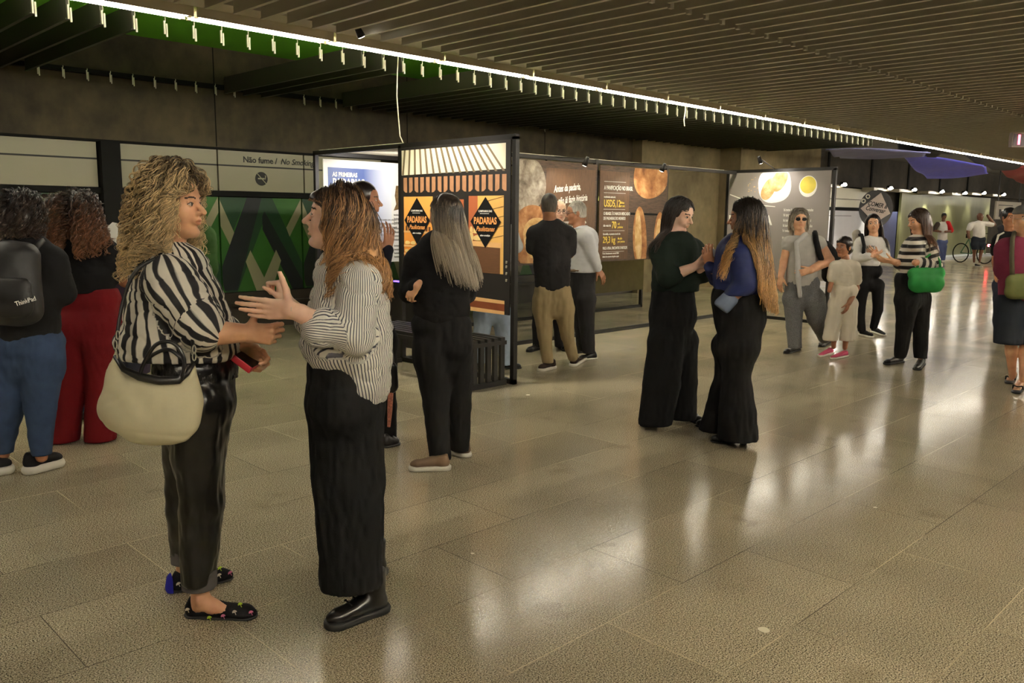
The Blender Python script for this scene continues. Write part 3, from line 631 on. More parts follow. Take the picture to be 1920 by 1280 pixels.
# ================================================================== FAR END
MBW = mat('far_white_enamel', srgb(225, 222, 205), .4, var=.03)
ts = thing('ticket_panel', 'white lit wall panels with black band beside the grey toast board', 'wall panel', (24.6, 11.75, 0))
MB().box((0, 0, 1.86), (4.6, .1, 2.10)).box((0, 0, 2.12), (4.6, .1, 2.46)).build('upper_panel', MBW, ts)
MB().box((0, .02, 1.76), (4.6, .12, 1.85)).build('black_band', MBLK, ts)
MB().box((0, 0, .05), (3.9, .1, 1.75)).build('lower_panel', mat('far_white_panel', srgb(205, 205, 214), .5, var=.05, scale=3), ts)
MB().box((3.9, 0, .05), (6.2, .1, 1.76)).build('blue_panel', mat('far_blue_panel', srgb(46, 52, 86), .5), ts)
mb = MB()
for i in range(3): mb.box((.7+i*.25, -.01, .7), (.72+i*.25, 0, 1.5))
mb.box((.5, -.01, 1.58), (2.4, 0, 1.6)); mb.build('panel_lines', mat('far_grey_line', srgb(120, 120, 130), .6), ts)
mur = MB().box((31.0, 11.72, .0), (41.0, 11.80, 2.45)).build('tile_wall_panel', mat('far_green_tile', srgb(118, 118, 84), .35, var=.35, scale=1.2, stretch=(1, 1, .4)))
tag(mur, 'mottled grey green wall cladding under the row of far spot lamps', 'wall cladding')
# round board with diamond sign "COMER & Conversar"
cp = gy(1643, 392, 11.3)
sg = thing('diamond_sign', 'round dark board with pale diamond sign and lettering beside the ticket panels', 'sign', tuple(cp), rz=math.atan2(RH[1], RH[0]))
s = .98
MB().poly([(s*.56*math.cos(2*math.pi*i/28), .02, .02+s*.62*math.sin(2*math.pi*i/28)) for i in range(28)], .03, (0, 1, 0)).build('round_board', mat('far_dark_board', srgb(52, 50, 52), .5), sg)
MB().poly([(-s*.52, 0, s*.02), (-s*.02, 0, -s*.46), (s*.48, 0, -s*.14), (s*.12, 0, s*.54)], .02, (0, 1, 0)).build('diamond', mat('far_pale_pink', srgb(206, 190, 180), .5), sg)
for body, u, v, sz in (('COMER &', -.30, .13, .20), ('Conversar', -.36, -.02, .20)):
    text(body, sz, MLINE, sg, (u, -.004, v), (1, 0, -.18), (.18, 0, 1), bold=.02, shear=.25, width=.75)
mb = MB()
for a in (2.2, 2.6): mb.tube([(.5*math.cos(a)+.06*math.cos(b), 0.01, .5*math.sin(a)+.06*math.sin(b)) for b in np.linspace(0, 6.28, 9)], .02, 5)
mb.build('cream_rings', MBW, sg)
def wall_spot(px, py, watt, label):
    p = gy(px, py, 11.2); p[2] = min(max(p[2], 2.58), 2.72)
    t = thing('wall_spot', label, 'spot lamp', tuple(p))
    MB().box((-.9, .12, -.17), (.3, .5, -.08)).build('arm_plate', mat('far_arm_plate', srgb(150, 140, 120), .5), t)
    v = [];
    MB().tube([(0, 0, .0), (0, -.02, -.10)], [.07, .10], 10).build('head', MBLACK, t)
    me = MB(); me.tube([(0, -.04, -.13), (0, -.04, -.09), (0, -.04, -.03)], [.05, .10, .06], 10); me.build('bulb', mat('far_bulb', (1, .94, .8), .4, emit=60), t)
    if watt:
        ld = bpy.data.lights.new('spot_light', 'SPOT'); ld.energy = watt; ld.spot_size = math.radians(75); ld.spot_blend = .5; ld.color = (1, .95, .75); ld.shadow_soft_size = .08
        lo = bpy.data.objects.new('lamp_light', ld); COL.objects.link(lo); lo.parent = t; lo.location = (0, 0.1, -.22); lo.rotation_euler = Vector((0, .28, -1)).to_track_quat('-Z', 'Y').to_euler()
    return t
for px, py, wt, lb in [(1580, 341, 90, 'leftmost wall spot lamp above the white panels'), (1667, 348, 90, 'wall spot lamp just above the diamond sign'), (1712, 351, 90, 'third wall spot lamp right of the diamond sign'), (1764, 355, 90, 'wall spot lamp above the person in the raglan shirt'),
                       (1807, 358, 40, 'small wall spot lamp left of the man in white'), (1843, 358, 30, 'small wall spot lamp above the man in white'), (1880, 361, 30, 'rightmost small wall spot lamp by the hanging sign')]:
    wall_spot(px, py, wt, lb)
# curb, parapet, hanging sign board
tag(MB().box((32.5, 11.05, 0), (40, 11.7, .10)).build('curb', mat('far_pale_curb', srgb(200, 205, 212), .4)), 'pale low curb below the far green wall', 'curb')
p = gz(1862, 488)
pr = thing('parapet', 'yellowish low wall with white top rail at the far right', 'low wall', (p[0]+1.2, p[1]-1, 0))
MB().box((0, -5.5, 0), (.2, 1.2, .93)).build('wall_face', mat('far_ochre', srgb(168, 138, 78), .6, var=.15, scale=1), pr)
MB().box((-.05, -5.5, 1.12), (.1, 1.2, 1.20)).build('top_rail', MBW, pr)
hs = thing('hanging_sign', 'small grey sign board hanging at the far right', 'sign', tuple(gy(1885, 388, 10.5)+np.array([0, 0, -.2])))
MB().box((-1.2, 0, -.3), (2.2, .06, .42)).build('board', mat('far_sign_grey', srgb(150, 140, 122), .5), hs)
MB().box((-.75, -.01, -.2), (-.55, 0, .1)).box((-.9, -.01, .25), (1.0, 0, .28)).build('marks', MLINE, hs)
for x in (-1.0, 1.9): MB().box((x, 0, .42), (x+.04, .04, 1.62)).build('hanger', MBLACK, hs)
# LED display
p = gz(1898, 262, 2.6); r_ = 1.0
ld = thing('led_display', 'red digit display hanging from the louvre at the right edge', 'display', tuple(p))
xd = Vector((.711, -.703, 0)).normalized(); Y2 = Vector((.703, .711, 0))
e = lambda u, v, w_: tuple(xd*u+Y2*w_+Vector((0, 0, v)))
mb = MB(); 
def obox(mb, u0, u1, v0, v1, w0, w1):
    q = [e(u, v, w_) for w_ in (w0, w1) for v in (v0, v1) for u in (u0, u1)]
    mb.add(q, [(0, 1, 3, 2), (4, 6, 7, 5), (0, 4, 5, 1), (2, 3, 7, 6), (0, 2, 6, 4), (1, 5, 7, 3)])
obox(mb, 0, .9, -.10, .10, 0, .08); mb.build('case', mat('led_case', srgb(120, 96, 80), .5), ld)
mb = MB(); obox(mb, .015, .88, -.08, .08, -.004, 0); mb.build('screen', mat('led_screen', srgb(60, 4, 12), .4), ld)
mb = MB(); obox(mb, .075, .105, -.065, .07, -.012, -.006); obox(mb, .20, .23, -.065, .07, -.012, -.006); mb.build('digits', mat('led_digit', (1, .12, .2), .5, emit=4), ld)
mb = MB(); obox(mb, .4, .44, .1, .45, .02, .05); mb.build('hanger', MBLACK, ld)
# hanging fabrics
def swag(name, label, c0, c1, c2, c3, sag, m):
    """four corners, sagging cloth"""
    n1, n2 = 26, 12; v = []; f = []
    for i in range(n1+1):
        for j in range(n2+1):
            u, w_ = i/n1, j/n2
            p = (1-u)*(1-w_)*np.array(c0)+u*(1-w_)*np.array(c1)+u*w_*np.array(c2)+(1-u)*w_*np.array(c3)
            p = p+np.array([0, 0, -sag*4*u*(1-u)*(0.55+.45*w_)+.04*math.sin(9*w_+4*u)])
            v.append(p)
    for i in range(n1):
        for j in range(n2): a = i*(n2+1)+j; f.append((a, a+1, a+n2+2, a+n2+1))
    mb = MB(); mb.add(v, f); o = mb.build(name, m, smooth=True)
    md = o.modifiers.new('s', 'SOLIDIFY'); md.thickness = .012
    return tag(o, label, 'hanging fabric')
g = lambda x, y, D: (CAM+ray(x, y)/FPX*D)
MBLUE = mat('blue_fabric', srgb(92, 94, 220), .6, var=.15); MBLK2 = mat('black_fabric', srgb(24, 22, 24), .7); MRED = mat('dark_red_fabric', srgb(130, 50, 52), .6, var=.2); MGB2 = mat('grey_blue_fabric', srgb(104, 106, 156), .6, var=.3, scale=3)
swag('ceiling_fabric', 'grey blue cloth swag hanging above the toast board', g(1548, 281, 17), g(1745, 284, 18), g(1730, 292, 20), g(1575, 298, 20), .0, MGB2)
swag('ceiling_fabric', 'bright violet blue cloth swag under the light line', g(1685, 290, 20), g(1845, 308, 22), g(1853, 326, 25), g(1738, 336, 25), .0, MBLUE)
swag('ceiling_fabric', 'black cloth swag between the grey blue and violet swags', g(1680, 268, 19), g(1790, 286, 19), g(1745, 294, 21), g(1688, 288, 21), .0, MBLK2)
swag('ceiling_fabric', 'black cloth swag right of the violet swag', g(1790, 283, 21), g(1925, 304, 25), g(1925, 314, 27), g(1860, 320, 25), .0, MBLK2)
swag('ceiling_fabric', 'dark red cloth swag at the right edge', g(1868, 316, 26), g(1935, 310, 26), g(1945, 346, 28), g(1905, 341, 28), .0, MRED)
# ================================================================== FIGURE MAKER : implicit volumes meshed by surface nets
f32 = np.float32
def v3(*a): return np.array(a, dtype=float)
def unit(v): v = np.asarray(v, float); return v/(np.linalg.norm(v)+1e-12)
def smin(a, b, k):
    h = np.clip(0.5+0.5*(b-a)/k, 0, 1); return b+(a-b)*h-k*h*(1-h)
class Vol:
    """list of soft-joined primitives in world metres"""
    def __init__(s, k=.03): s.p = []; s.k = k
    def cap(s, a, b, ra, rb=None, k=None, sq=None):
        s.p.append(('c', np.array(a, float), np.array(b, float), ra, ra if rb is None else rb, s.k if k is None else k, sq)); return s
    def chain(s, pts, rs, k=None, sq=None):
        for i in range(len(pts)-1): s.cap(pts[i], pts[i+1], rs[i], rs[i+1], k, sq)
        return s
    def ell(s, c, r, R=None, k=None):
        s.p.append(('e', np.array(c, float), np.array(r, float), np.eye(3) if R is None else np.array(R, float), s.k if k is None else k)); return s
    def sub(s, c, r, R=None, k=.01):
        s.p.append(('s', np.array(c, float), np.array(r, float), np.eye(3) if R is None else np.array(R, float), k)); return s
    def cut(s, p, n): s.p.append(('x', np.array(p, float), unit(n))); return s
    def bounds(s):
        lo = np.full(3, 1e9); hi = -lo
        for q in s.p:
            if q[0] == 'c':
                r = max(q[3], q[4])*(max(1, q[6][1]) if q[6] else 1)
                lo = np.minimum(lo, np.minimum(q[1], q[2])-r); hi = np.maximum(hi, np.maximum(q[1], q[2])+r)
            elif q[0] == 'e':
                r = np.sqrt(((q[3]*q[2][:, None])**2).sum(0)); lo = np.minimum(lo, q[1]-r); hi = np.maximum(hi, q[1]+r)
        for q in s.p:
            if q[0] == 'x':
                for ax in range(3):
                    if abs(q[2][ax]) > .999:
                        if q[2][ax] > 0: hi[ax] = min(hi[ax], q[1][ax])
                        else: lo[ax] = max(lo[ax], q[1][ax])
        return lo-.02, hi+.02
    def field(s, lo, n, h):
        F = np.full(n, 1.0, f32)
        ax = [lo[i]+np.arange(n[i])*h for i in range(3)]
        for q in s.p:
            if q[0] == 'x':
                g = [(ax[i]-q[1][i])*q[2][i] for i in range(3)]
                D = (g[0][:, None, None]+g[1][None, :, None]+g[2][None, None, :]).astype(f32)
                np.maximum(F, D, out=F); continue
            if q[0] == 'c':
                a, b, ra, rb, k, sq = q[1:]; r = max(ra, rb)*(max(1, sq[1]) if sq else 1)
                l_ = np.minimum(a, b)-r; h_ = np.maximum(a, b)+r
            else:
                c, r, R, k = q[1:]; e = np.sqrt(((R*r[:, None])**2).sum(0)); l_ = c-e; h_ = c+e
            pad = k+2.5*h
            i0 = [max(0, int((l_[i]-pad-lo[i])/h)) for i in range(3)]; i1 = [min(n[i], int((h_[i]+pad-lo[i])/h)+2) for i in range(3)]
            if any(i1[i] <= i0[i] for i in range(3)): continue
            sl = tuple(slice(i0[i], i1[i]) for i in range(3))
            X = ax[0][sl[0]][:, None, None]; Y = ax[1][sl[1]][None, :, None]; Z = ax[2][sl[2]][None, None, :]
            if q[0] == 'c':
                if sq:
                    u = unit(sq[0]); M = np.eye(3)+np.outer(u, u)*(1/sq[1]-1)
                    A = M@a; B = M@b
                    PX = (M[0, 0]*X+M[0, 1]*Y+M[0, 2]*Z-A[0]).astype(f32); PY = (M[1, 0]*X+M[1, 1]*Y+M[1, 2]*Z-A[1]).astype(f32); PZ = (M[2, 0]*X+M[2, 1]*Y+M[2, 2]*Z-A[2]).astype(f32); d = B-A
                else:
                    PX, PY, PZ = np.broadcast_arrays((X-a[0]).astype(f32), (Y-a[1]).astype(f32), (Z-a[2]).astype(f32)); d = b-a
                dd = float(d@d)+1e-12
                t = np.clip((PX*d[0]+PY*d[1]+PZ*d[2])/dd, 0, 1).astype(f32)
                D = np.sqrt((PX-t*f32(d[0]))**2+(PY-t*f32(d[1]))**2+(PZ-t*f32(d[2]))**2)-(ra+(rb-ra)*t).astype(f32)
            else:
                PX = (X-c[0]).astype(f32); PY = (Y-c[1]).astype(f32); PZ = (Z-c[2]).astype(f32)
                k0 = 0; k1 = 0
                for j in range(3):
                    L = PX*f32(R[j, 0])+PY*f32(R[j, 1])+PZ*f32(R[j, 2]); k0 = k0+(L/f32(r[j]))**2; k1 = k1+(L/f32(r[j]**2))**2
                k0 = np.sqrt(k0); k1 = np.sqrt(k1)+1e-9; D = k0*(k0-1)/k1
            if q[0] == 's': F[sl] = -smin(-F[sl], D, k)
            else: F[sl] = smin(F[sl], D.astype(f32), max(k, 1e-4))
        return F
def snets(F, lo, h):
    S = F < 0; n = F.shape
    cnt = np.zeros((n[0]-1, n[1]-1, n[2]-1), np.int8)
    for i in (0, 1):
        for j in (0, 1):
            for k in (0, 1): cnt += S[i:n[0]-1+i, j:n[1]-1+j, k:n[2]-1+k]
    act = np.argwhere((cnt > 0) & (cnt < 8))
    if len(act) == 0: return np.zeros((0, 3)), np.zeros((0, 4), int)
    idx = np.full(cnt.shape, -1, np.int32); idx[act[:, 0], act[:, 1], act[:, 2]] = np.arange(len(act))
    acc = np.zeros((len(act), 3)); num = np.zeros(len(act))
    for c0 in [(0, 0, 0), (1, 0, 0), (0, 1, 0), (0, 0, 1), (1, 1, 0), (1, 0, 1), (0, 1, 1)]:
        for axx in range(3):
            if c0[axx]: continue
            c1 = list(c0); c1[axx] = 1
            A = F[act[:, 0]+c0[0], act[:, 1]+c0[1], act[:, 2]+c0[2]]; B = F[act[:, 0]+c1[0], act[:, 1]+c1[1], act[:, 2]+c1[2]]
            m = (A < 0) != (B < 0); t = np.where(m, A/(A-B+1e-12*(~m)+(A == B)*1e-9), 0)
            p = np.array(c0, float)[None, :].repeat(len(act), 0); p[:, axx] += t
            acc += p*m[:, None]; num += m
    V = act+acc/np.maximum(num, 1)[:, None]; V = lo+V*h
    Q = []
    for axx in range(3):
        o = [(1, 2), (2, 0), (0, 1)][axx]
        sl0 = [slice(None)]*3; sl1 = [slice(None)]*3; sl0[axx] = slice(0, n[axx]-1); sl1[axx] = slice(1, n[axx])
        a = S[tuple(sl0)]; b = S[tuple(sl1)]
        for flip in (False, True):
            e = np.argwhere((a & ~b) if not flip else (~a & b))
            if len(e) == 0: continue
            ok = (e[:, o[0]] > 0) & (e[:, o[1]] > 0) & (e[:, o[0]] < n[o[0]]-1) & (e[:, o[1]] < n[o[1]]-1); e = e[ok]
            def g(d0, d1):
                q = e.copy(); q[:, o[0]] -= d0; q[:, o[1]] -= d1; return idx[q[:, 0], q[:, 1], q[:, 2]]
            qd = np.stack([g(1, 1), g(0, 1), g(0, 0), g(1, 0)], 1)
            if flip: qd = qd[:, ::-1]
            Q.append(qd)
    Q = np.concatenate(Q) if Q else np.zeros((0, 4), int)
    Q = Q[(Q >= 0).all(1)]
    return V, Q
def vmesh(vol, h, lo=None, hi=None):
    if lo is None: lo, hi = vol.bounds()
    lo = np.array(lo, float)-2*h; n = [int(math.ceil((hi[i]+2*h-lo[i])/h))+1 for i in range(3)]
    return snets(vol.field(lo, n, h), lo, h)
def vnormals(V, Q):
    N_ = np.zeros_like(V); a = np.cross(V[Q[:, 2]]-V[Q[:, 0]], V[Q[:, 3]]-V[Q[:, 1]])
    for j in range(4): np.add.at(N_, Q[:, j], a)
    return N_/(np.linalg.norm(N_, axis=1)[:, None]+1e-12)
_lat = rng.random((32, 32, 32))*2-1
def vnoise(P, fr):
    """smooth value noise, fr cycles per metre (scalar or 3)"""
    p = P*np.array(fr)+100.5; i = np.floor(p).astype(int); t = p-i; t = t*t*(3-2*t); r = 0
    for a in (0, 1):
        for b in (0, 1):
            for c in (0, 1):
                wgt = (t[:, 0] if a else 1-t[:, 0])*(t[:, 1] if b else 1-t[:, 1])*(t[:, 2] if c else 1-t[:, 2])
                r = r+wgt*_lat[(i[:, 0]+a) % 32, (i[:, 1]+b) % 32, (i[:, 2]+c) % 32]
    return r
def npmesh(name, V, Q, m, parent=None, loc=(0, 0, 0), attrs=None, mi=None, smooth=True):
    me = bpy.data.meshes.new(name); nv = len(V); nf = len(Q); k = Q.shape[1] if nf else 4
    me.vertices.add(nv); me.vertices.foreach_set('co', (V-np.array(loc)).astype(f32).ravel())
    me.loops.add(nf*k); me.loops.foreach_set('vertex_index', Q.astype(np.int32).ravel())
    me.polygons.add(nf); me.polygons.foreach_set('loop_start', np.arange(0, nf*k, k, dtype=np.int32)); me.polygons.foreach_set('loop_total', np.full(nf, k, np.int32))
    me.update(calc_edges=True)
    if smooth: me.polygons.foreach_set('use_smooth', np.ones(nf, bool))
    for an, (ty, dat) in (attrs or {}).items():
        at = me.attributes.new(an, ty, 'POINT'); at.data.foreach_set('vector' if ty == 'FLOAT_VECTOR' else 'value', np.asarray(dat, f32).ravel())
    o = link(name, me, m, None, (0, 0, 0)); 
    if mi is not None: me.polygons.foreach_set('material_index', np.asarray(mi, np.int32))
    o.parent = parent
    return o
# ------------------------------------------------------------------ materials
def skin(name, c):
    if name in MATS: return MATS[name]
    m, t, b = nt(name); MATS[name] = m; L = t.links.new; tc = N(t, 'ShaderNodeTexCoord')
    n1 = N(t, 'ShaderNodeTexNoise'); n1.inputs['Scale'].default_value = 14; n1.inputs['Detail'].default_value = 6; L(tc.outputs['Object'], n1.inputs['Vector'])
    r = N(t, 'ShaderNodeValToRGB'); c = np.array(c[:3]); r.color_ramp.elements[0].position = .3; r.color_ramp.elements[0].color = (*(c*np.array([.85, .76, .74])), 1); r.color_ramp.elements[1].position = .7; r.color_ramp.elements[1].color = (*np.clip(c*1.1, 0, 1), 1)
    L(n1.outputs[0], r.inputs[0]); L(r.outputs[0], b.inputs['Base Color']); b.inputs['Roughness'].default_value = .5
    b.inputs['Subsurface Weight'].default_value = .08; b.inputs['Subsurface Radius'].default_value = (.02, .008, .004); b.inputs['Subsurface Scale'].default_value = .3
    return m
def cloth(name, c, rough=.85, bump=.15, bs=350, var=.08, sheen=0.0):
    return mat(name, c, rough, var=var, scale=12, bump=bump, bscale=bs, spec=.18)
def stripes(name, ca, cb, per, duty=.5, axis=0, rough=.8, warp=0.0, wscale=8, wscale2=(1, 1, 1)):
    """stripes of period per metres along attribute 'puv'"""
    if name in MATS: return MATS[name]
    m, t, b = nt(name); MATS[name] = m; L = t.links.new
    at = N(t, 'ShaderNodeAttribute'); at.attribute_name = 'puv'; sp = N(t, 'ShaderNodeSeparateXYZ'); L(at.outputs['Vector'], sp.inputs[0]); src = sp.outputs[axis]
    if warp:
        mp = N(t, 'ShaderNodeMapping'); mp.inputs['Scale'].default_value = wscale2; L(at.outputs['Vector'], mp.inputs[0])
        nz = N(t, 'ShaderNodeTexNoise'); nz.inputs['Scale'].default_value = wscale; nz.inputs['Detail'].default_value = 1; L(mp.outputs[0], nz.inputs['Vector'])
        s0 = N(t, 'ShaderNodeMath', operation='SUBTRACT'); s0.inputs[1].default_value = .5; L(nz.outputs[0], s0.inputs[0])
        ad = N(t, 'ShaderNodeMath', operation='MULTIPLY_ADD'); ad.inputs[1].default_value = warp; L(s0.outputs[0], ad.inputs[0]); L(src, ad.inputs[2]); src = ad.outputs[0]
    d = N(t, 'ShaderNodeMath', operation='DIVIDE'); d.inputs[1].default_value = per; L(src, d.inputs[0])
    fr = N(t, 'ShaderNodeMath', operation='FRACT'); L(d.outputs[0], fr.inputs[0])
    s1 = N(t, 'ShaderNodeMath', operation='SUBTRACT'); s1.inputs[1].default_value = .5; L(fr.outputs[0], s1.inputs[0])
    ab = N(t, 'ShaderNodeMath', operation='ABSOLUTE'); L(s1.outputs[0], ab.inputs[0])
    lim = N(t, 'ShaderNodeMath', operation='SUBTRACT'); L(ab.outputs[0], lim.inputs[0]); lim.inputs[1].default_value = duty/2
    if warp:
        n3 = N(t, 'ShaderNodeTexNoise'); n3.inputs['Scale'].default_value = wscale*1.7; n3.inputs['Detail'].default_value = 0; L(mp.outputs[0], n3.inputs['Vector'])
        l2 = N(t, 'ShaderNodeMapRange'); l2.inputs[1].default_value = .3; l2.inputs[2].default_value = .7; l2.inputs[3].default_value = duty/2*.45; l2.inputs[4].default_value = duty/2*1.5; L(n3.outputs[0], l2.inputs[0]); L(l2.outputs[0], lim.inputs[1])
    ml = N(t, 'ShaderNodeMath', operation='MULTIPLY'); ml.inputs[1].default_value = 14; ml.use_clamp = True
    a5 = N(t, 'ShaderNodeMath', operation='ADD'); a5.inputs[1].default_value = .5; a5.use_clamp = True
    L(lim.outputs[0], ml.inputs[0]); ml.use_clamp = False; L(ml.outputs[0], a5.inputs[0])
    mx = N(t, 'ShaderNodeMixRGB'); mx.inputs[1].default_value = cb; mx.inputs[2].default_value = ca; L(a5.outputs[0], mx.inputs[0]); L(mx.outputs[0], b.inputs['Base Color'])
    b.inputs['Roughness'].default_value = rough
    return m
def hairmat(name, root, tip, t0=.2, t1=.8, rough=.42, spread=.45):
    if name in MATS: return MATS[name]
    m, t, b = nt(name); MATS[name] = m; L = t.links.new
    a = N(t, 'ShaderNodeAttribute'); a.attribute_name = 'ht'; r = N(t, 'ShaderNodeAttribute'); r.attribute_name = 'hr'
    sh = N(t, 'ShaderNodeMath', operation='MULTIPLY_ADD'); sh.inputs[1].default_value = spread*.6; L(r.outputs['Fac'], sh.inputs[0]); L(a.outputs['Fac'], sh.inputs[2])
    s2 = N(t, 'ShaderNodeMath', operation='SUBTRACT'); s2.inputs[1].default_value = spread*.3; L(sh.outputs[0], s2.inputs[0])
    mr = N(t, 'ShaderNodeMapRange'); mr.inputs[1].default_value = t0; mr.inputs[2].default_value = t1; L(s2.outputs[0], mr.inputs[0])
    mx = N(t, 'ShaderNodeMixRGB'); mx.inputs[1].default_value = root; mx.inputs[2].default_value = tip; L(mr.outputs[0], mx.inputs[0])
    vr = N(t, 'ShaderNodeMapRange'); vr.inputs[3].default_value = 1-spread; vr.inputs[4].default_value = 1+spread; L(r.outputs['Fac'], vr.inputs[0])
    sc = N(t, 'ShaderNodeVectorMath', operation='SCALE'); L(mx.outputs[0], sc.inputs[0]); L(vr.outputs[0], sc.inputs['Scale']); L(sc.outputs[0], b.inputs['Base Color'])
    b.inputs['Roughness'].default_value = rough; b.inputs['Specular IOR Level'].default_value = .5
    return m
# ------------------------------------------------------------------ a person
def rotm(yaw, pitch=0, roll=0):
    """columns fwd, left, up. yaw in degrees: 0 faces screen right, 90 away, 180 left, 270 to the camera"""
    y = math.radians(yaw); f = RH*math.cos(y)+FH*math.sin(y); l = -RH*math.sin(y)+FH*math.cos(y); u = UP.copy()
    p = math.radians(pitch); f2 = f*math.cos(p)+u*math.sin(p); u2 = u*math.cos(p)-f*math.sin(p)
    q = math.radians(roll); l2 = l*math.cos(q)+u2*math.sin(q); u3 = u2*math.cos(q)-l*math.sin(q)
    return np.array([f2, l2, u3]).T
class Fig:
    def __init__(s, px, py, label, dep=None):
        s.G = gz(px, py); s.D = float(s.G@FH); s.S = FPX/float(RW.T[2]@(s.G-CAM)) ; s.t = thing('person', label, 'person', tuple(s.G)); s.loc = s.G
        s.body = Vol(.02); s.fine = []
    def P(s, x, y, d=0.0):
        r = ray(x, y); return CAM+r*((s.D+d)/float(r@FH))
    def m(s, px): return px/s.S
    def mk(s, name, vol, h, m, parent=None, disp=None, puv=None, lo=None, hi=None, label=None):
        V, Q = vmesh(vol, h, lo, hi)
        if disp is not None and len(V): V = V+vnormals(V, Q)*np.array([1, 1, .2])*disp(V)[:, None]
        at = {}
        if puv is not None: at['puv'] = ('FLOAT_VECTOR', puv(V))
        o = npmesh(name, V, Q, m, parent or s.t, s.loc, at)
        if label: o['label'] = label
        return o
    # ---- head
    def head(s, c, yaw, pitch=0, roll=0, k=1.0, h=.004, male=False, mats=None, neck=None, neck_r=.05, mouth=0.0, closed=False):
        R = rotm(yaw, pitch, roll); s.hc = c = np.array(c, float); s.hR = R; s.hk = k; b = s.body
        T = lambda x, y, z: c+R@(np.array([x, y, z])*k)
        s.T = T; Rt = R.T
        e = lambda cc, r, kk=.012: b.ell(T(*cc), np.array(r)*k, Rt, kk*k)
        e((-.014, 0, .030), (.094, .074, .086)); e((.028, 0, -.018), (.060, .058, .088), .02); e((.040, 0, .035), (.044, .057, .052), .02)
        jw = 1.08 if male else 1.0
        for sd in (1, -1):
            b.cap(T(-.002, sd*.046*jw, -.050), T(.056, sd*.012, -.094), .022*k, .017*k, .025*k)
            e((.055, sd*.033, -.024), (.026, .024, .026), .018)
            e((-.006, sd*.075, -.010), (.017, .008, .030), .006); e((-.012, sd*.080, -.004), (.010, .006, .022), .004)
        e((.073, 0, -.094), (.018, .019, .016), .014)
        b.cap(T(.075, -.030, .026), T(.075, .030, .026), .011*k, None, .012*k)
        for sd in (1, -1): b.sub(T(.094, sd*.031, .005), np.array([.017, .016, .012])*k, Rt, .010*k)
        b.cap(T(.080, 0, .018), T(.107, 0, -.018), .0070*k, .0095*k, .009*k); e((.110, 0, -.024), (.012, .0105, .010), .006)
        for sd in (1, -1): e((.095, sd*.012, -.028), (.010, .007, .008), .005)
        e((.082, 0, -.048), (.012, .026, .020), .012)
        e((.0905, 0, -.0505), (.0070, .020, .0050), .003); e((.0885, 0, -.0620-mouth), (.0075, .017, .0060), .003)
        b.sub(T(.101, 0, -.0565-mouth*.5), np.array([.010, .020, .0016+mouth*.35])*k, Rt, .003*k)
        for sd in (1, -1):
            e((.0735, sd*.031, .004), (.0125, .0135, .0120), .002)
            b.cap(T(.078, sd*.020, .0135), T(.076, sd*.043, .0125), .0035*k, None, .004*k)
            if closed: e((.077, sd*.031, .004), (.0125, .0145, .0105), .003)
        e((-.055, 0, -.05), (.045, .052, .05), .03)
        if neck is not None: b.cap(T(-.020, 0, -.070), neck, neck_r*k*.96, neck_r*k*1.12, .025)
        s.fine.append((c-.165*k, c+.165*k, h)); s.faceinfo = (c, R, k)
    def face_mats(s, V, Q):
        c, R, k = s.faceinfo; C = (V[Q].mean(1)-c)@R/k; mi = np.zeros(len(Q), int)
        lips = (C[:, 0] > .088) & (abs(C[:, 1]) < .020-abs(C[:, 2]+.0565)*.9) & (C[:, 2] < -.047) & (C[:, 2] > -.0680)
        mi[lips] = 1
        if s.eyes:
            for sd in (1, -1):
                q = C-np.array([.0735, sd*.031, .004]); ry = q[:, 1]/.0125; rz = q[:, 2]/.0062
                eye = (C[:, 0] > .074) & ((ry**2+rz**2) < 1); mi[eye] = 2
                iris = eye & ((q[:, 1]**2+(q[:, 2]+.0)**2) < .0055**2); mi[iris] = 3
                lid = (C[:, 0] > .068) & (~eye) & ((ry/1.12)**2+((rz-.1)/1.35)**2 < 1) & (q[:, 2] > 0); mi[lid] = 4
        for sd in (1, -1):
            zz = .0245+.004*np.sin(np.clip((sd*C[:, 1]-.012)/.04, 0, 1)*math.pi)
            br = (C[:, 0] > .060) & (sd*C[:, 1] > .012) & (sd*C[:, 1] < .050) & (abs(C[:, 2]-zz) < .0032); mi[br] = 4
        return mi
    # ---- hands. wr wrist, d direction of fingers, n palm normal (curl direction), side thumb side
    def hand(s, wr, d, n, right_thumb, curl=(15, 20, 10), k=1.0, h=.003, thumb=(35, 20), spread=5, thumb_len=1.0, fingers=None):
        d = unit(d); n = unit(np.array(n)-d*(np.array(n)@d)); t = unit(np.cross(d, n)) ; t = t if right_thumb else -t
        b = s.body; W = lambda a, bb, c: wr+(d*a+t*bb+n*c)*k
        kn = [(.088, .029), (.092, .010), (.087, -.010), (.078, -.028)]; ln = [(.042, .026, .020), (.046, .029, .021), (.043, .027, .020), (.034, .021, .018)]
        b.cap(wr-d*.03*k, W(.012, 0, 0), .024*k, .023*k, .012, (n, .78))
        for i, (a, q) in enumerate(kn):
            b.cap(W(.012, q*.6, 0), W(a, q, 0), .0140*k, .0098*k, .010*k)
        b.ell(W(.045, .0, .006), np.array([.036, .034, .014])*k, np.array([d, t, n]), .008*k)
        for i, (a, q) in enumerate(kn):
            cu = curl if fingers is None else fingers[i]
            p = W(a, q, 0); an = 0; sp = math.radians(spread*(1.5-i))
            for j in range(3):
                an += math.radians(cu[j]); dd = d*math.cos(an)+n*math.sin(an); dd = unit(dd+t*math.sin(sp)*math.cos(an))
                q2 = p+dd*ln[i][j]*k; r0 = (.0092, .0080, .0071)[j]*(.9 if i == 3 else 1)*k; r1 = (.0080, .0071, .0058)[j]*(.9 if i == 3 else 1)*k
                b.cap(p, q2, r0, r1, .0035*k); p = q2
        a0, a1 = math.radians(thumb[0]), math.radians(thumb[1])
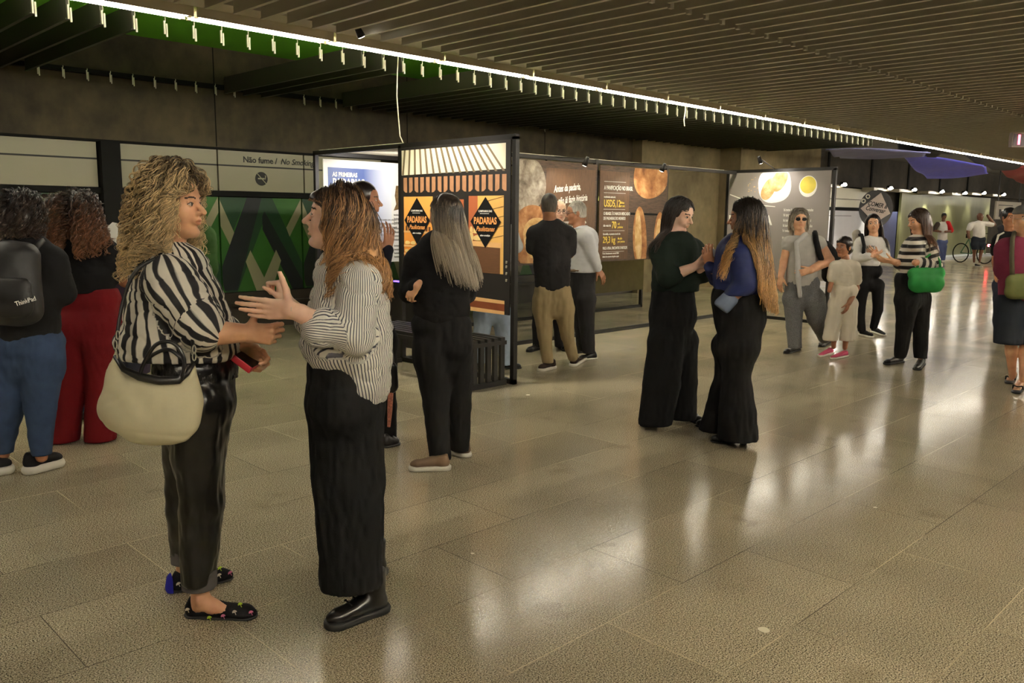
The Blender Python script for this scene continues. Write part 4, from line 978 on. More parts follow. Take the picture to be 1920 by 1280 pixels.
        p0 = W(.012, .020, .004); d1 = unit(d*math.cos(a0)+t*math.sin(a0)+n*.25); p1 = p0+d1*.042*k*thumb_len
        d2 = unit(d1+n*math.sin(a1)*.5+d*.15); p2 = p1+d2*.034*k*thumb_len; d3 = unit(d2+n*math.sin(a1)*.5); p3 = p2+d3*.025*k*thumb_len
        b.cap(p0, p1, .0155*k, .0115*k, .012*k); b.cap(p1, p2, .0110*k, .0092*k, .004*k); b.cap(p2, p3, .0092*k, .0070*k, .003*k)
        c = W(.08, 0, 0); s.fine.append((c-.125*k, c+.125*k, h)); s.hand_frame = (d, t, n)
    def finish_body(s, mskin, h=.014, lips=None, eyes=True, hairm=None):
        s.eyes = eyes
        lo, hi = s.body.bounds(); V, Q = vmesh(s.body, h, lo, hi); C = V[Q].mean(1); keep = np.ones(len(Q), bool)
        for a, b, hh in s.fine: keep &= ~((C > a+h*.6) & (C < b-h*.6)).all(1)
        Vs = [V]; Qs = [Q[keep]]; off = len(V); done = []
        for a, b, hh in s.fine:
            a2 = np.maximum(a, lo-.01); b2 = np.minimum(b, hi+.01)
            if (b2 <= a2).any(): continue
            n = [int(math.ceil((b2[i]-a2[i])/hh))+1 for i in range(3)]
            v, q = snets(s.body.field(a2, n, hh), a2, hh)
            if len(v) == 0: continue
            cc = v[q].mean(1); kp = np.ones(len(q), bool)
            for (x0, x1) in done: kp &= ~((cc > x0) & (cc < x1)).all(1)
            done.append((a2+hh, b2-hh)); Vs.append(v); Qs.append(q[kp]+off); off += len(v)
        V = np.concatenate(Vs); Q = np.concatenate(Qs)
        used = np.zeros(len(V), bool); used[Q.ravel()] = True; mp = np.cumsum(used)-1; V = V[used]; Q = mp[Q]
        ms = [mskin, lips or skin(mskin.name+'_lips', tuple(np.array(mskin_col[mskin.name][:3])*np.array([.86, .66, .64]))+(1,)), MEYEW, MEYEI, hairm or MBROW]
        o = npmesh('body', V, Q, ms, s.t, s.loc, mi=s.face_mats(V, Q) if hasattr(s, 'faceinfo') else None)
        return o
mskin_col = {}
def SK(name, rgb):
    m = skin(name, srgb(*rgb)); mskin_col[name] = srgb(*rgb); return m
MEYEW = mat('eye_white', srgb(205, 195, 182), .25, var=.02); MEYEI = mat('eye_dark', srgb(52, 38, 28), .2, var=.02); MBROW = mat('eyebrow_brown', srgb(70, 50, 34), .8)
SKL = SK('skin_light', (232, 192, 166)); SKT = SK('skin_tan', (220, 170, 132)); SKM = SK('skin_medium', (168, 118, 86)); SKD = SK('skin_dark', (110, 74, 54))
# ------------------------------------------------------------------ strands
def strands(fig, name, m, roots, length, step=.02, style='fall', nside=3, rad=.0016, curl=0.0, curl_fr=30, cf=None, colliders=(), out=.004, push=None, grav=.35, parent=None, seed=1, taper=.55, flat=None, wave_ax=None, bulge=0.0, clump=None, curl_in=.12, tan0=None, facex=.035, jit=.003):
    if clump: roots = np.repeat(roots[:max(1, len(roots)//clump)], clump, 0)
    """roots (n,3) unit directions in the head frame; each strand leaves the scalp, hangs with gravity and slides over the head and the colliders"""
    r = np.random.default_rng(seed); c, R, k = fig.faceinfo; n = len(roots)
    ctr0 = c; ctr = c+R@(np.array([-.012, 0, .022])*k); ax = np.array([.100, .080, .096])*k
    u = roots/np.linalg.norm(roots, axis=1)[:, None]
    gr = (lambda x: np.repeat(x[:n//clump], clump)) if clump else (lambda x: x)
    lay = (1+out*12*gr(r.random(n))+.02)[:, None]
    p = ctr+(u*ax*lay)@R.T+(r.normal(size=(n, 3))*jit if clump else 0)
    nrm = ((u/ax)@R.T); nrm /= np.linalg.norm(nrm, axis=1)[:, None]
    if tan0 is None:
        t = np.tile(-UP, (n, 1))-.5*R[:, 0]
        part = np.sign(u[:, 1:2]+1e-3)*R[:, 1][None, :]*np.clip(1.3*(u[:, 2:3]), 0, 1)
        t = t*np.clip(1.2-u[:, 2:3], .15, 1.2)+part
    else: t = tan0(u)
    t = t-nrm*(t*nrm).sum(1)[:, None]; t /= np.linalg.norm(t, axis=1)[:, None]
    K = int(max(length if np.isscalar(length) else length.max(), .02)/step)+1
    Ls = np.full(n, length) if np.isscalar(length) else length
    Ls = Ls*(.85+.3*gr(r.random(n))); pts = [p.copy()]; d = t+nrm*bulge
    for i in range(K):
        d = d+grav*(-UP)[None, :]
        if push is not None: d = d+push(p, i/K)
        d /= np.linalg.norm(d, axis=1)[:, None]
        q = p+d*step*np.minimum(1, Ls/(K*step))[:, None]
        lc = (q-ctr)@R/(ax*lay); rr = np.linalg.norm(lc, axis=1); ins = rr < 1
        if ins.any(): lc[ins] /= rr[ins][:, None]; q[ins] = ctr+(lc[ins]*(ax*lay)[ins])@R.T
        for (a, b, ra, rb) in colliders:
            a = np.asarray(a); b = np.asarray(b); ba = b-a; tt = np.clip(((q-a)@ba)/(ba@ba), 0, 1); cl = a+tt[:, None]*ba; w_ = q-cl; ds = np.linalg.norm(w_, axis=1); rad_ = (ra+(rb-ra)*tt)+(lay[:, 0]-1)*.09
            ins = ds < rad_
            if ins.any(): q[ins] = cl[ins]+w_[ins]/(ds[ins][:, None]+1e-9)*rad_[ins][:, None]
        if facex is not None:
            fl = (q-ctr0)@R/k; over = np.where((fl[:, 2] < .052) & (fl[:, 2] > -.16), np.maximum(fl[:, 0]-facex, 0), 0); q = q-(over*k)[:, None]*R[:, 0][None, :]*.6
        d = unit_rows(q-p); p = q; pts.append(p.copy())
    A = np.stack(pts, 1)                                    # n, K+1, 3
    s = np.linspace(0, 1, A.shape[1])[None, :]
    if curl > 0:
        tg = np.gradient(A, axis=1); tg /= np.linalg.norm(tg, axis=2)[..., None]+1e-9
        e1 = np.cross(tg, np.array([.3, .2, 1.0])); e1 /= np.linalg.norm(e1, axis=2)[..., None]+1e-9; e2 = np.cross(tg, e1)
        ph = (gr(r.random(n))*6.28+(r.normal(size=n)*.22 if clump else 0))[:, None]; fr = (curl_fr*(.7+.6*gr(r.random(n))))[:, None]; am = (curl*(.5+gr(r.random(n)))*(1+.15*r.normal(size=n)))[:, None]*np.clip(s/curl_in, 0, 1)
        a = ph+fr*s*Ls[:, None]
        if wave_ax is None: A = A+e1*(am*np.cos(a))[..., None]+e2*(am*np.sin(a))[..., None]
        else: A = A+np.asarray(wave_ax)*(am*np.sin(a))[..., None]
    return strand_mesh(fig, name, m, A, rad, nside, r, parent, taper)
def unit_rows(x): return x/(np.linalg.norm(x, axis=1)[:, None]+1e-9)
def strand_mesh(fig, name, m, A, rad, nside, r, parent=None, taper=.55, extra=None):
    n, K, _ = A.shape; s = np.linspace(0, 1, K)
    tg = np.gradient(A, axis=1); tg /= np.linalg.norm(tg, axis=2)[..., None]+1e-9
    e1 = np.cross(tg, FH+.1*UP); e1 /= np.linalg.norm(e1, axis=2)[..., None]+1e-9; e2 = np.cross(tg, e1)
    rr = rad*(.7+.6*r.random(n))[:, None]*(1-taper*s[None, :]**2)
    V = []
    for j in range(nside):
        a = 2*math.pi*j/nside; V.append(A+e1*(rr*math.cos(a)*1.3)[..., None]+e2*(rr*math.sin(a))[..., None])
    V = np.stack(V, 2).reshape(-1, 3)                       # index ((i*K)+k)*nside+j
    base = (np.arange(n)[:, None]*K+np.arange(K-1)[None, :]).ravel()*nside; Q = []
    for j in range(nside):
        j2 = (j+1) % nside; Q.append(np.stack([base+j, base+j2, base+nside+j2, base+nside+j], 1))
    Q = np.concatenate(Q)
    ht = np.tile(s[None, :, None], (n, 1, nside)).ravel(); hr = np.tile(r.random(n)[:, None, None], (1, K, nside)).ravel()
    return npmesh(name, V, Q, m, parent or fig.t, fig.loc, {'ht': ('FLOAT', ht), 'hr': ('FLOAT', hr)})
def scalp(n, seed, face=.55, zmin=-.55, front=None):
    """directions over the hairy part of the head"""
    r = np.random.default_rng(seed); out = []
    while len(out) < n:
        v = r.normal(size=3); v /= np.linalg.norm(v)
        if v[2] < zmin: continue
        lim = face*max(0.0, 1.0) if v[2] > .35 else (.30 if v[2] > .0 else .02)
        if v[2] > .62 or v[0] < lim+(.75 if v[2] > .55 else 0)*0:
            if v[0] > .35 and v[2] < .62: continue
            out.append(v)
    return np.array(out)
def haircap(fig, m, grow=1.0, extra=None, h=.006, name='hair', noise=.004, fr=60, cutface=True, back=0.0):
    """close cap of hair that leaves the face free; extra(vol, T, k) adds volume"""
    c, R, k = fig.faceinfo; T = fig.T; v = Vol(.015*k)
    v.ell(T(-.016-back, 0, .034), np.array([.100, .081, .093])*k*grow, R.T)
    v.ell(T(-.040, 0, -.02), np.array([.068, .072, .075])*k*grow, R.T)
    if extra: extra(v, T, k)
    if cutface:
        v.sub(T(.105, 0, -.045), np.array([.075, .085, .105])*k, R.T, .012*k)
        v.sub(T(.045, 0, -.10), np.array([.055, .10, .085])*k, R.T, .012*k)
    V, Q = vmesh(v, h)
    Nn = vnormals(V, Q); V = V+Nn*(vnoise(V@R, (fr, fr, fr*.35))*noise)[:, None]
    ht = np.clip((c[2]+.12*k-V[:, 2])/(.3*k), 0, 1); hr = (vnoise(V@R, (140, 140, 30))*.5+.5)
    return npmesh(name, V, Q, m, fig.t, fig.loc, {'ht': ('FLOAT', ht), 'hr': ('FLOAT', hr)})
# ------------------------------------------------------------------ shoes
def shoe(fig, heel, toe, kind, m, msole, k=1.0, h=.006, ankle=None, label=None, z0=0.0):
    """heel and toe are ground points (back of heel, tip of toe)"""
    heel = np.array(heel, float); toe = np.array(toe, float); heel[2] = toe[2] = z0
    d = unit(toe-heel); L = np.linalg.norm(toe-heel); sd = np.cross(UP, d); R = np.array([d, sd, UP])
    W = lambda a, b, z: heel+d*a*L+sd*b*k+UP*z*k
    v = Vol(.012*k); st = {'flat': .010, 'sneaker': .028, 'boot': .026, 'heel': .018, 'sandal': .014, 'leather': .016, 'chunky': .044}[kind]
    hh = {'heel': .035}.get(kind, 0)
    e = .012
    v.cap(W(.14, 0, st+hh+.018), W(.45, 0, st+hh*.5+.022), .033*k, .030*k, None, (UP, 1.0)); v.cap(W(.45, 0, st+.020), W(.80, .004, st+.012), .034*k, .036*k, None, (UP, .72)); v.cap(W(.80, .004, st+.010), W(.90, 0, st+.008), .034*k, .022*k, None, (UP, .75))
    v.cap(W(.16, 0, st+hh+.02), W(.17, 0, st+hh+.045), .033*k, .030*k)
    if kind == 'boot': v.cap(W(.22, 0, .05), W(.20, 0, .155), .040*k, .043*k); v.cap(W(.30, 0, .055), W(.56, 0, .035), .038*k, .034*k); v.cut(W(0, 0, .165), UP)
    elif kind in ('sneaker', 'chunky'): v.cap(W(.2, 0, .05), W(.2, 0, .085), .036*k, .036*k); v.cap(W(.3, 0, .065), W(.6, 0, .045), .030*k, .026*k); v.cut(W(0, 0, .098+(.02 if kind == 'chunky' else 0)), UP+d*.15)
    elif kind in ('leather', 'heel'): v.cap(W(.2, 0, .05+hh), W(.5, 0, .045+hh*.4), .032*k, .028*k)
    v.cut(W(0, 0, st*.8), -UP)
    if kind in ('flat', 'leather'):
        v.sub(W(.37, 0, .088), np.array([.21*L, .027*k, .042*k]), R, .006)
    root = fig.mk('shoe', v, h, m, label=label)
    s = Vol(.008*k)
    if kind == 'heel':
        s.cap(W(.45, 0, .012), W(.86, 0, .008), .036*k, .036*k, None, (UP, .28)); s.cap(W(.14, 0, .045), W(.45, 0, .015), .028*k, .034*k, None, (UP, .28)); s.cap(W(.12, 0, .0), W(.12, 0, .05), .024*k, .027*k); s.cut(W(0, 0, 0.0), -UP)
    else:
        sx = .006 if kind in ('sneaker', 'boot', 'chunky') else 0; s.cap(W(.14, 0, st*.5), W(.45, 0, st*.5), (.038+sx)*k, (.037+sx)*k, None, (UP, .8)); s.cap(W(.45, 0, st*.5), W(.83, .004, st*.5), (.037+sx)*k, (.041+sx)*k, None, (UP, .8)); s.cut(W(0, 0, 0), -UP); s.cut(W(0, 0, st), UP)
    so = fig.mk('sole', s, h, msole, parent=root)
    return root
def trousers(fig, legs, hip, m, h=.010, k=.03, hem=None, fold=.004, sq=None, extra=None, name='trousers', ffr=(30, 30, 7), puv=None, waist=None, label=None):
    """legs: list of (points, radii, hem point, hem normal); hip: list of primitives (a, b, ra, rb)"""
    v = Vol(k)
    for a, b, ra, rb in hip: v.cap(a, b, ra, rb, .035, sq)
    for pts, rs, *o in legs: v.chain(pts, rs, min(k, .018), o[0] if o else sq)
    if hem is not None:
        for p in (hem if isinstance(hem, list) else [hem]): v.cut(p, -UP)
    if waist is not None: v.cut(waist, UP)
    if extra: extra(v)
    return fig.mk(name, v, h, m, disp=(lambda V: fold*vnoise(V, ffr)+fold*.5*vnoise(V+3, (60, 60, 20))), puv=puv, label=label)
# ================================================================== PEOPLE
def SV(r, u, a=0.0): return RH*r+UP*u+FH*a
def puv_segs(segs):
    """attribute coordinates: x around the limb (metres), y along it; segs of (a, b, r, zero direction)"""
    def f(V):
        best = np.full(len(V), 1e9); out = np.zeros((len(V), 3))
        for (a, b, r, ref) in segs:
            a = np.asarray(a); b = np.asarray(b); ba = b-a; L = np.linalg.norm(ba); ax = ba/L; t = ((V-a)@ax); tc = np.clip(t, 0, L); w_ = V-(a+tc[:, None]*ax); dist = np.linalg.norm(w_, axis=1)-r
            e1 = unit(np.asarray(ref)-ax*(np.asarray(ref)@ax)); e2 = np.cross(ax, e1); ang = np.arctan2(w_@e2, w_@e1)
            m = dist < best; best = np.where(m, dist, best); out[m, 0] = (ang*r)[m]; out[m, 1] = t[m]; out[m, 2] = 0
        return out
    return f
def person(base, label, sk, head=None, neck=None, torso=(), tsq=1.2, shoulders=None, top=None, hem=None, arms=(), hips=(), legs=(), pants=None, phem=None, shoes=(), h=.012, hh=.007, male=False, fold=.004, pfold=.004, eyes=True, mouth=0.0, closed=False,
           topname='shirt', pantsname='trousers', psq=None, pffr=(30, 30, 7), tuv=None, waist=None, neck_r=.05, topextra=None, pextra=None, hair_m=None, hand_h=.005, bodyextra=None, tfr=(22, 22, 10), blegs=None, hemn=None, lsq=None, pk=.03, build=True):
    F = Fig(*base, label); P = F.P; m = F.m
    nk = P(*neck) if neck is not None else None
    if head: F.head(P(*head[0]), head[1], head[2], head[3] if len(head) > 3 else 0, head[4] if len(head) > 4 else 1.0, hh, male, neck=nk, neck_r=neck_r, mouth=mouth, closed=closed)
    B = F.body; tp = [P(*q[:3]) for q in torso]; tr = [m(q[3]) for q in torso]
    shirt = Vol(.035)
    F.coll = []
    for i in range(len(tp)-1):
        shirt.cap(tp[i], tp[i+1], tr[i], tr[i+1], .02, (FH, tsq)); B.cap(tp[i], tp[i+1], min(tr[i]*.7, .115), min(tr[i+1]*.7, .105), .04, (FH, tsq)); F.coll.append((tp[i], tp[i+1], tr[i]*1.03, tr[i+1]*1.03))
    if len(tp): F.torso = (tp, tr)
    if shoulders:
        dy = .38*shoulders[2]; a, b, r = P(shoulders[0][0], shoulders[0][1]+dy, shoulders[0][2]), P(shoulders[1][0], shoulders[1][1]+dy, shoulders[1][2]), m(shoulders[2]); shirt.cap(a, b, r, r, .03); B.cap(a, b, r*.8, r*.8, .03); F.coll.append((a, b, r*1.05, r*1.05))
        if nk is not None: B.cap(nk, (a+b)/2, m(shoulders[2])*.6, m(shoulders[2])*.75, .03); shirt.cap(nk-UP*.035, (a+b)/2-UP*.01, .050, m(shoulders[2])*.8, .03)
    skinarm = []
    for A in arms:
        dy = .38*shoulders[2] if shoulders else 0; sh, el, wr = P(A['sh'][0], A['sh'][1]+dy, A['sh'][2]), P(*A['el']), P(*A['wr']); ru, re, rw = [m(q) for q in A['r']]
        B.cap(sh, el, ru*.85, re, .02); B.cap(el, wr, re*1.02, rw, .012)
        s = A.get('sl', 2); su, se, sw = [m(q) for q in A.get('sr', [q*1.25 for q in A['r']])]
        if s > 0:
            if s <= 1:
                e = sh+(el-sh)*s; shirt.cap(sh, e, su, su+(se-su)*s, .03)
            else:
                shirt.cap(sh, el, su, se, .03); w2 = el+(wr-el)*(s-1); shirt.cap(el, w2, se, se+(sw-se)*(s-1), .015)
        F.coll.append((sh, el, max(su, ru)*1.03, max(se, re)*1.03))
        if 'hand' in A:
            hd = A['hand']; F.hand(wr, SV(*hd[0]), SV(*hd[1]), hd[2], h=A.get('hh', hand_h), **(hd[3] if len(hd) > 3 else {}))
    for hp in hips: B.cap(P(*hp[0]), P(*hp[1]), m(hp[2])*.8, m(hp[3])*.8, .03)
    lg = []
    for l in legs:
        pts = [P(*q[:3]) for q in l]; rs = [m(q[3]) for q in l]; lg.append((pts, rs)+((lsq,) if lsq else ()))
    for l in (blegs or legs):
        pts = [P(*q[:3]) for q in l]; rs = [m(q[3]) for q in l]; pts = [np.array([p[0], p[1], max(p[2], .10)]) for p in pts]; nl = len(pts)
        for i in range(nl-1):
            q0 = 1-i/(nl-1); q1 = 1-(i+1)/(nl-1); B.cap(pts[i], pts[i+1], min(rs[i]*.75, .038+.05*q0), min(rs[i+1]*.75, .034+.05*q1), .02)
    if top is not None:
        if hem is not None: shirt.cut(P(*hem), -UP if hemn is None else SV(*hemn))
        if topextra: topextra(F, shirt)
        uv = tuv(F) if tuv else None
        F.mk(topname, shirt, h, top, disp=(lambda V: fold*vnoise(V, tfr)-fold*1.2*(1-abs(vnoise(V+7, (14, 14, 26))))**7+fold*.3*vnoise(V+5, (60, 60, 60))), puv=uv)
    if pants is not None:
        hp = [(P(*q[0]), P(*q[1]), m(q[2]), m(q[3])) for q in hips]
        for pts, rs, *_ in lg:
            a, b, ra, rb = hp[-1]; e = a if np.linalg.norm(a-pts[0]) < np.linalg.norm(b-pts[0]) else b
            hp.append((e, pts[0], min(ra, rb)*.97, rs[0])); B.cap(e, pts[0], min(ra, rb)*.75, min(rs[0]*.75, .09), .03)
        F.trs = trousers(F, lg, hp, pants, h=h, k=pk, hem=[P(*q) for q in phem] if phem else None, fold=pfold, sq=(FH, psq) if psq else None, extra=(lambda v: pextra(F, v)) if pextra else None, name=pantsname, ffr=pffr, waist=P(*waist) if waist else None, puv=(puv_segs([(pts[i], pts[i+1], rs[i], -FH) for pts, rs, *_ in lg for i in range(len(pts)-1)]) if pants.name.startswith('pattern') else None))
    if bodyextra: bodyextra(F, B)
    F.finish_body(sk, h=max(.012, h), eyes=eyes, hairm=hair_m)
    for sh in shoes:
        shoe(F, gz(*sh[0]), gz(*sh[1]), sh[2], sh[3], sh[4], k=sh[5] if len(sh) > 5 else 1.0, h=max(.005, h*.6))
    return F
def collar(F, x, y, d, rx, m, z=.045, tilt=.35, th=.006):
    """folded shirt collar around the neck"""
    c = F.P(x, y, d); mb = MB(); v = []; f = []; n = 22
    for i in range(n+1):
        a = math.pi*2*i/n; e = RH*math.cos(a)*rx+FH*math.sin(a)*rx
        for (q, zz) in ((1.0, .0), (.90, z*.55), (.86, z), (1.02, z*.8), (1.22, z*.15)): v.append(c+e*q+UP*(zz-tilt*rx*0)-F.loc)
    for i in range(n):
        for j in range(4): a = i*5+j; f.append((a, a+5, a+6, a+1))
    mb.add(v, f); o = mb.build('collar', m, F.t, smooth=True); md = o.modifiers.new('s', 'SOLIDIFY'); md.thickness = .003; return o
def curls(fig, name, m, n, L, amp, seed, rad=.0016, push=None, colliders=None, step=.012, out=.012, grav=.30, fr=55, roots=None, nside=3, bulge=.5, taper=.5, **kw):
    return strands(fig, name, m, scalp(n, seed) if roots is None else roots, L, step=step, nside=nside, rad=rad, curl=amp, curl_fr=fr, colliders=fig.coll if colliders is None else colliders, out=out, push=push, grav=grav, seed=seed, bulge=bulge, taper=taper, **kw)
MSH_BLK = mat('shoe_black_leather', srgb(24, 22, 21), .28, var=.1); MSOLE_B = mat('sole_black', srgb(26, 25, 24), .6); MSOLE_W = mat('sole_white', srgb(222, 216, 200), .6, var=.04)
BLK = cloth('black_cloth', srgb(17, 16, 17)); BLK2 = cloth('soft_black_cloth', srgb(22, 21, 21)); WIDEB = cloth('black_crepe', srgb(15, 15, 16), .9)
# ---------------------------------------------------------------- 1 blonde woman in the zebra shirt
def zebra():
    ZB = stripes('zebra_print', srgb(226, 220, 204), srgb(18, 15, 18), .040, .5, warp=.060, wscale=9, wscale2=(1, .55, 1))
    LEA = mat('black_faux_leather', srgb(13, 11, 11), .30, var=.2, bump=.12, bscale=9, scale=5)
    HB_ = hairmat('hair_blonde', srgb(76, 58, 38), srgb(214, 188, 142), .0, .6, .4, .6)
    base = (390, 1140)
    def tuv(F):
        P = F.P
        return puv_segs([(P(320, 505, 0), P(350, 680, 0), .17, -FH+.2*RH), (P(318, 508, -.15), P(352, 575, -.19), .08, -FH+.3*RH), (P(352, 575, -.19), P(395, 618, -.2), .075, -FH)])
    def te(F, v):
        P = F.P
        v.cap(P(325, 478, 0), P(345, 498, 0), .062, .085, .03); v.cap(P(385, 600, .12), P(425, 618, .14), .075, .055, .02)
        v.cap(P(255, 640, 0), P(420, 650, 0), .045, .045, .05, (FH, 3.0))
    def be(F, B):
        P = F.P
        B.chain([P(374, 1095, dn), P(376, 1126, dn), P(398, 1136, dn), P(440, 1150, dn)], [.036, .031, .028, .016], .012)
        B.cap(P(376, 1126, dn), P(370, 1140, dn), .028, .020, .015); B.ell(P(372, 1128, dn-.035), np.array([.014, .014, .016]), k=.01)
        B.chain([P(346, 1040, df), P(345, 1075, df), P(355, 1092, df), P(400, 1098, df)], [.034, .031, .024, .014], .012)
    G0 = gz(*base); dn = float(gz(400, 1158)@FH-G0@FH); df = float(gz(375, 1102)@FH-G0@FH)
    F = person(base, 'person with curly blonde hair in zebra print shirt and shiny black trousers', SKT,
        head=((326, 385, 0), -7, 0, 0, 1.0), neck=(318, 478, .0), neck_r=.054,
        torso=[(318, 520, 0, 66), (330, 570, 0, 80), (337, 620, 0, 92), (339, 655, 0, 96)], tsq=1.12, shoulders=((318, 512, -.14), (322, 512, .15), 34), top=ZB, hem=(339, 672, -.1),
        arms=[dict(sh=(318, 515, -.16), el=(388, 624, -.20), wr=(462, 624, -.16), r=(38, 23, 15), sl=.86, sr=(46, 42, 30), hh=.0028, hand=((1, -.05, .05), (0, 0, 1), True, dict(fingers=[(55, 80, 60), (62, 85, 60), (68, 85, 60), (72, 85, 60)], thumb=(72, 5), k=1.0))),
              dict(sh=(325, 515, .17), el=(400, 628, .17), wr=(450, 648, .06), r=(38, 20, 14), sl=.9, sr=(44, 36, 30), hh=.0028, hand=((.80, -.42, .0), (.1, -.45, -.7), False, dict(fingers=[(40, 50, 35), (42, 55, 35), (45, 55, 40), (50, 55, 40)], thumb=(40, 40))))],
        hips=[((368, 690, 0), (366, 735, 0), 68, 64)], psq=1.25, waist=(368, 662, 0),
        legs=[[(376, 760, dn*.8, 56), (372, 850, dn, 44), (379, 945, dn, 37), (374, 1085, dn, 29)], [(358, 760, df*.6, 54), (350, 850, df*.9, 40), (349, 945, df, 35), (347, 1030, df, 25)]],
        pants=LEA, phem=[(374, 1090, dn)], pfold=.007, pffr=(16, 16, 9), shoes=(), h=.0075, hh=.0032, hand_h=.0028, topextra=te, bodyextra=be, tuv=tuv, fold=.007, hair_m=MBROW)
    P = F.P
    # ruched waist panel and turned cuffs
    RU = mat('ruched_black', srgb(22, 19, 20), .40, var=.2, bump=1.0, bscale=55, stretch=(1, 1, .5))
    v = Vol(.02); v.cap(P(368, 668, 0), P(368, 712, 0), .138, .144, None, (FH, 1.25)); v.cut(P(368, 720, -.1), -UP); v.cut(P(368, 660, -.1), UP)
    F.mk('waist_panel', v, .007, RU, disp=lambda V: .006*vnoise(V, (90, 90, 60)))
    CH = cloth('charcoal_turn_up', srgb(84, 80, 80))
    for (x, y0, y1, d, r) in ((374, 1081, 1115, dn, .063), (347, 1037, 1064, df, .055)):
        v = Vol(.01); v.cap(P(x, y0-20, d), P(x, y1+20, d), r, r); v.cut(P(x, y1, d-r), -UP); v.cut(P(x, y0, d-r), UP); F.mk('trouser_cuff', v, .006, CH, disp=lambda V: .0015*vnoise(V, 60))
    # embroidered slippers
    SL = cloth('slipper_black_velvet', srgb(20, 19, 22)); BLU = cloth('slipper_blue_heel', srgb(40, 40, 150))
    for (hx, tx, seed) in (((345, 1152), (486, 1158), 3), ((318, 1109), (439, 1082), 5)):
        s = shoe(F, gz(*hx), gz(*tx), 'flat', SL, MSOLE_B, k=1.0, h=.005)
        a, b = gz(*hx), gz(*tx); dd = unit(b-a); sd = np.cross(UP, dd); r = random.Random(seed)
        cols = [srgb(220, 210, 190), srgb(190, 220, 60), srgb(220, 120, 160)]
        for i, (t, z, of) in enumerate([(.12, .040, -.036), (.42, .018, -.047), (.60, .026, -.046), (.74, .040, -.038), (.78, .058, -.012), (.93, .032, -.020)]):
            mo = MB(); c = a+dd*np.linalg.norm(b-a)*t+UP*z+sd*of; tt = unit(dd*.8+UP*.3); uu = unit(np.cross(tt, -FH)); uu = uu if uu[2] > 0 else -uu
            pts = [c+tt*.009*math.cos(q)+uu*.009*math.sin(q)-FH*.004 for q in np.linspace(0, math.pi, 7)]; mo.poly([p-F.loc for p in pts], .003, tuple(-FH)); mo.tube([c-F.loc-FH*.004, c-uu*.011-F.loc-FH*.004], .0014, 4)
            mo.build('embroidered_umbrella', mat('embroidery_%d' % (i % 3), cols[i % 3], .7), s)
        if seed == 5:
            v = Vol(.01); v.cap(a+dd*.018+UP*.018, a+dd*.020+UP*.05, .034, .030); v.cut(a+dd*.010, dd); F.mk('heel_tab', v, .005, BLU, parent=s)
    # hair
    P_ = F.P; c = F.hc
    def ex(v, T, k):
        v.ell(T(-.045, 0, .0), np.array([.080, .092, .092])); v.ell(T(-.085, 0, -.075), np.array([.075, .095, .085])); v.ell(P_(258, 490, 0), np.array([.065, .10, .060])); v.ell(P_(298, 462, -.05), np.array([.06, .08, .05]))
        v.ell(T(-.012, -.075, -.030), np.array([.050, .030, .080]), F.hR.T)
    haircap(F, HB_, 1.01, ex, .006, noise=.016, fr=42)
    back = -F.hR[:, 0]
    sc = scalp(3000, 11, face=.62)
    def push(p, t): return back*(.06*(t > .1)*(t < .7))
    curls(F, 'hair_curls', HB_, 1, .25, .0145, 11, rad=.0010, roots=sc, push=push, out=.026, fr=85, step=.0065, grav=.30, bulge=.9, clump=5, facex=.045, jit=.0022, curl_in=.25)
    side = sc[(sc[:, 0] > -.35) & (sc[:, 0] < .5) & (sc[:, 2] > -.1)]
    curls(F, 'hair_curls', HB_, 1, .23, .0130, 12, rad=.0010, roots=np.tile(side, (3, 1))+.05, push=lambda p, t: RH*.0, out=.045, fr=80, step=.006, grav=.30, bulge=.9, clump=4, facex=.045, jit=.002, curl_in=.3)
    # pendant collar
    return F
FZ = zebra()
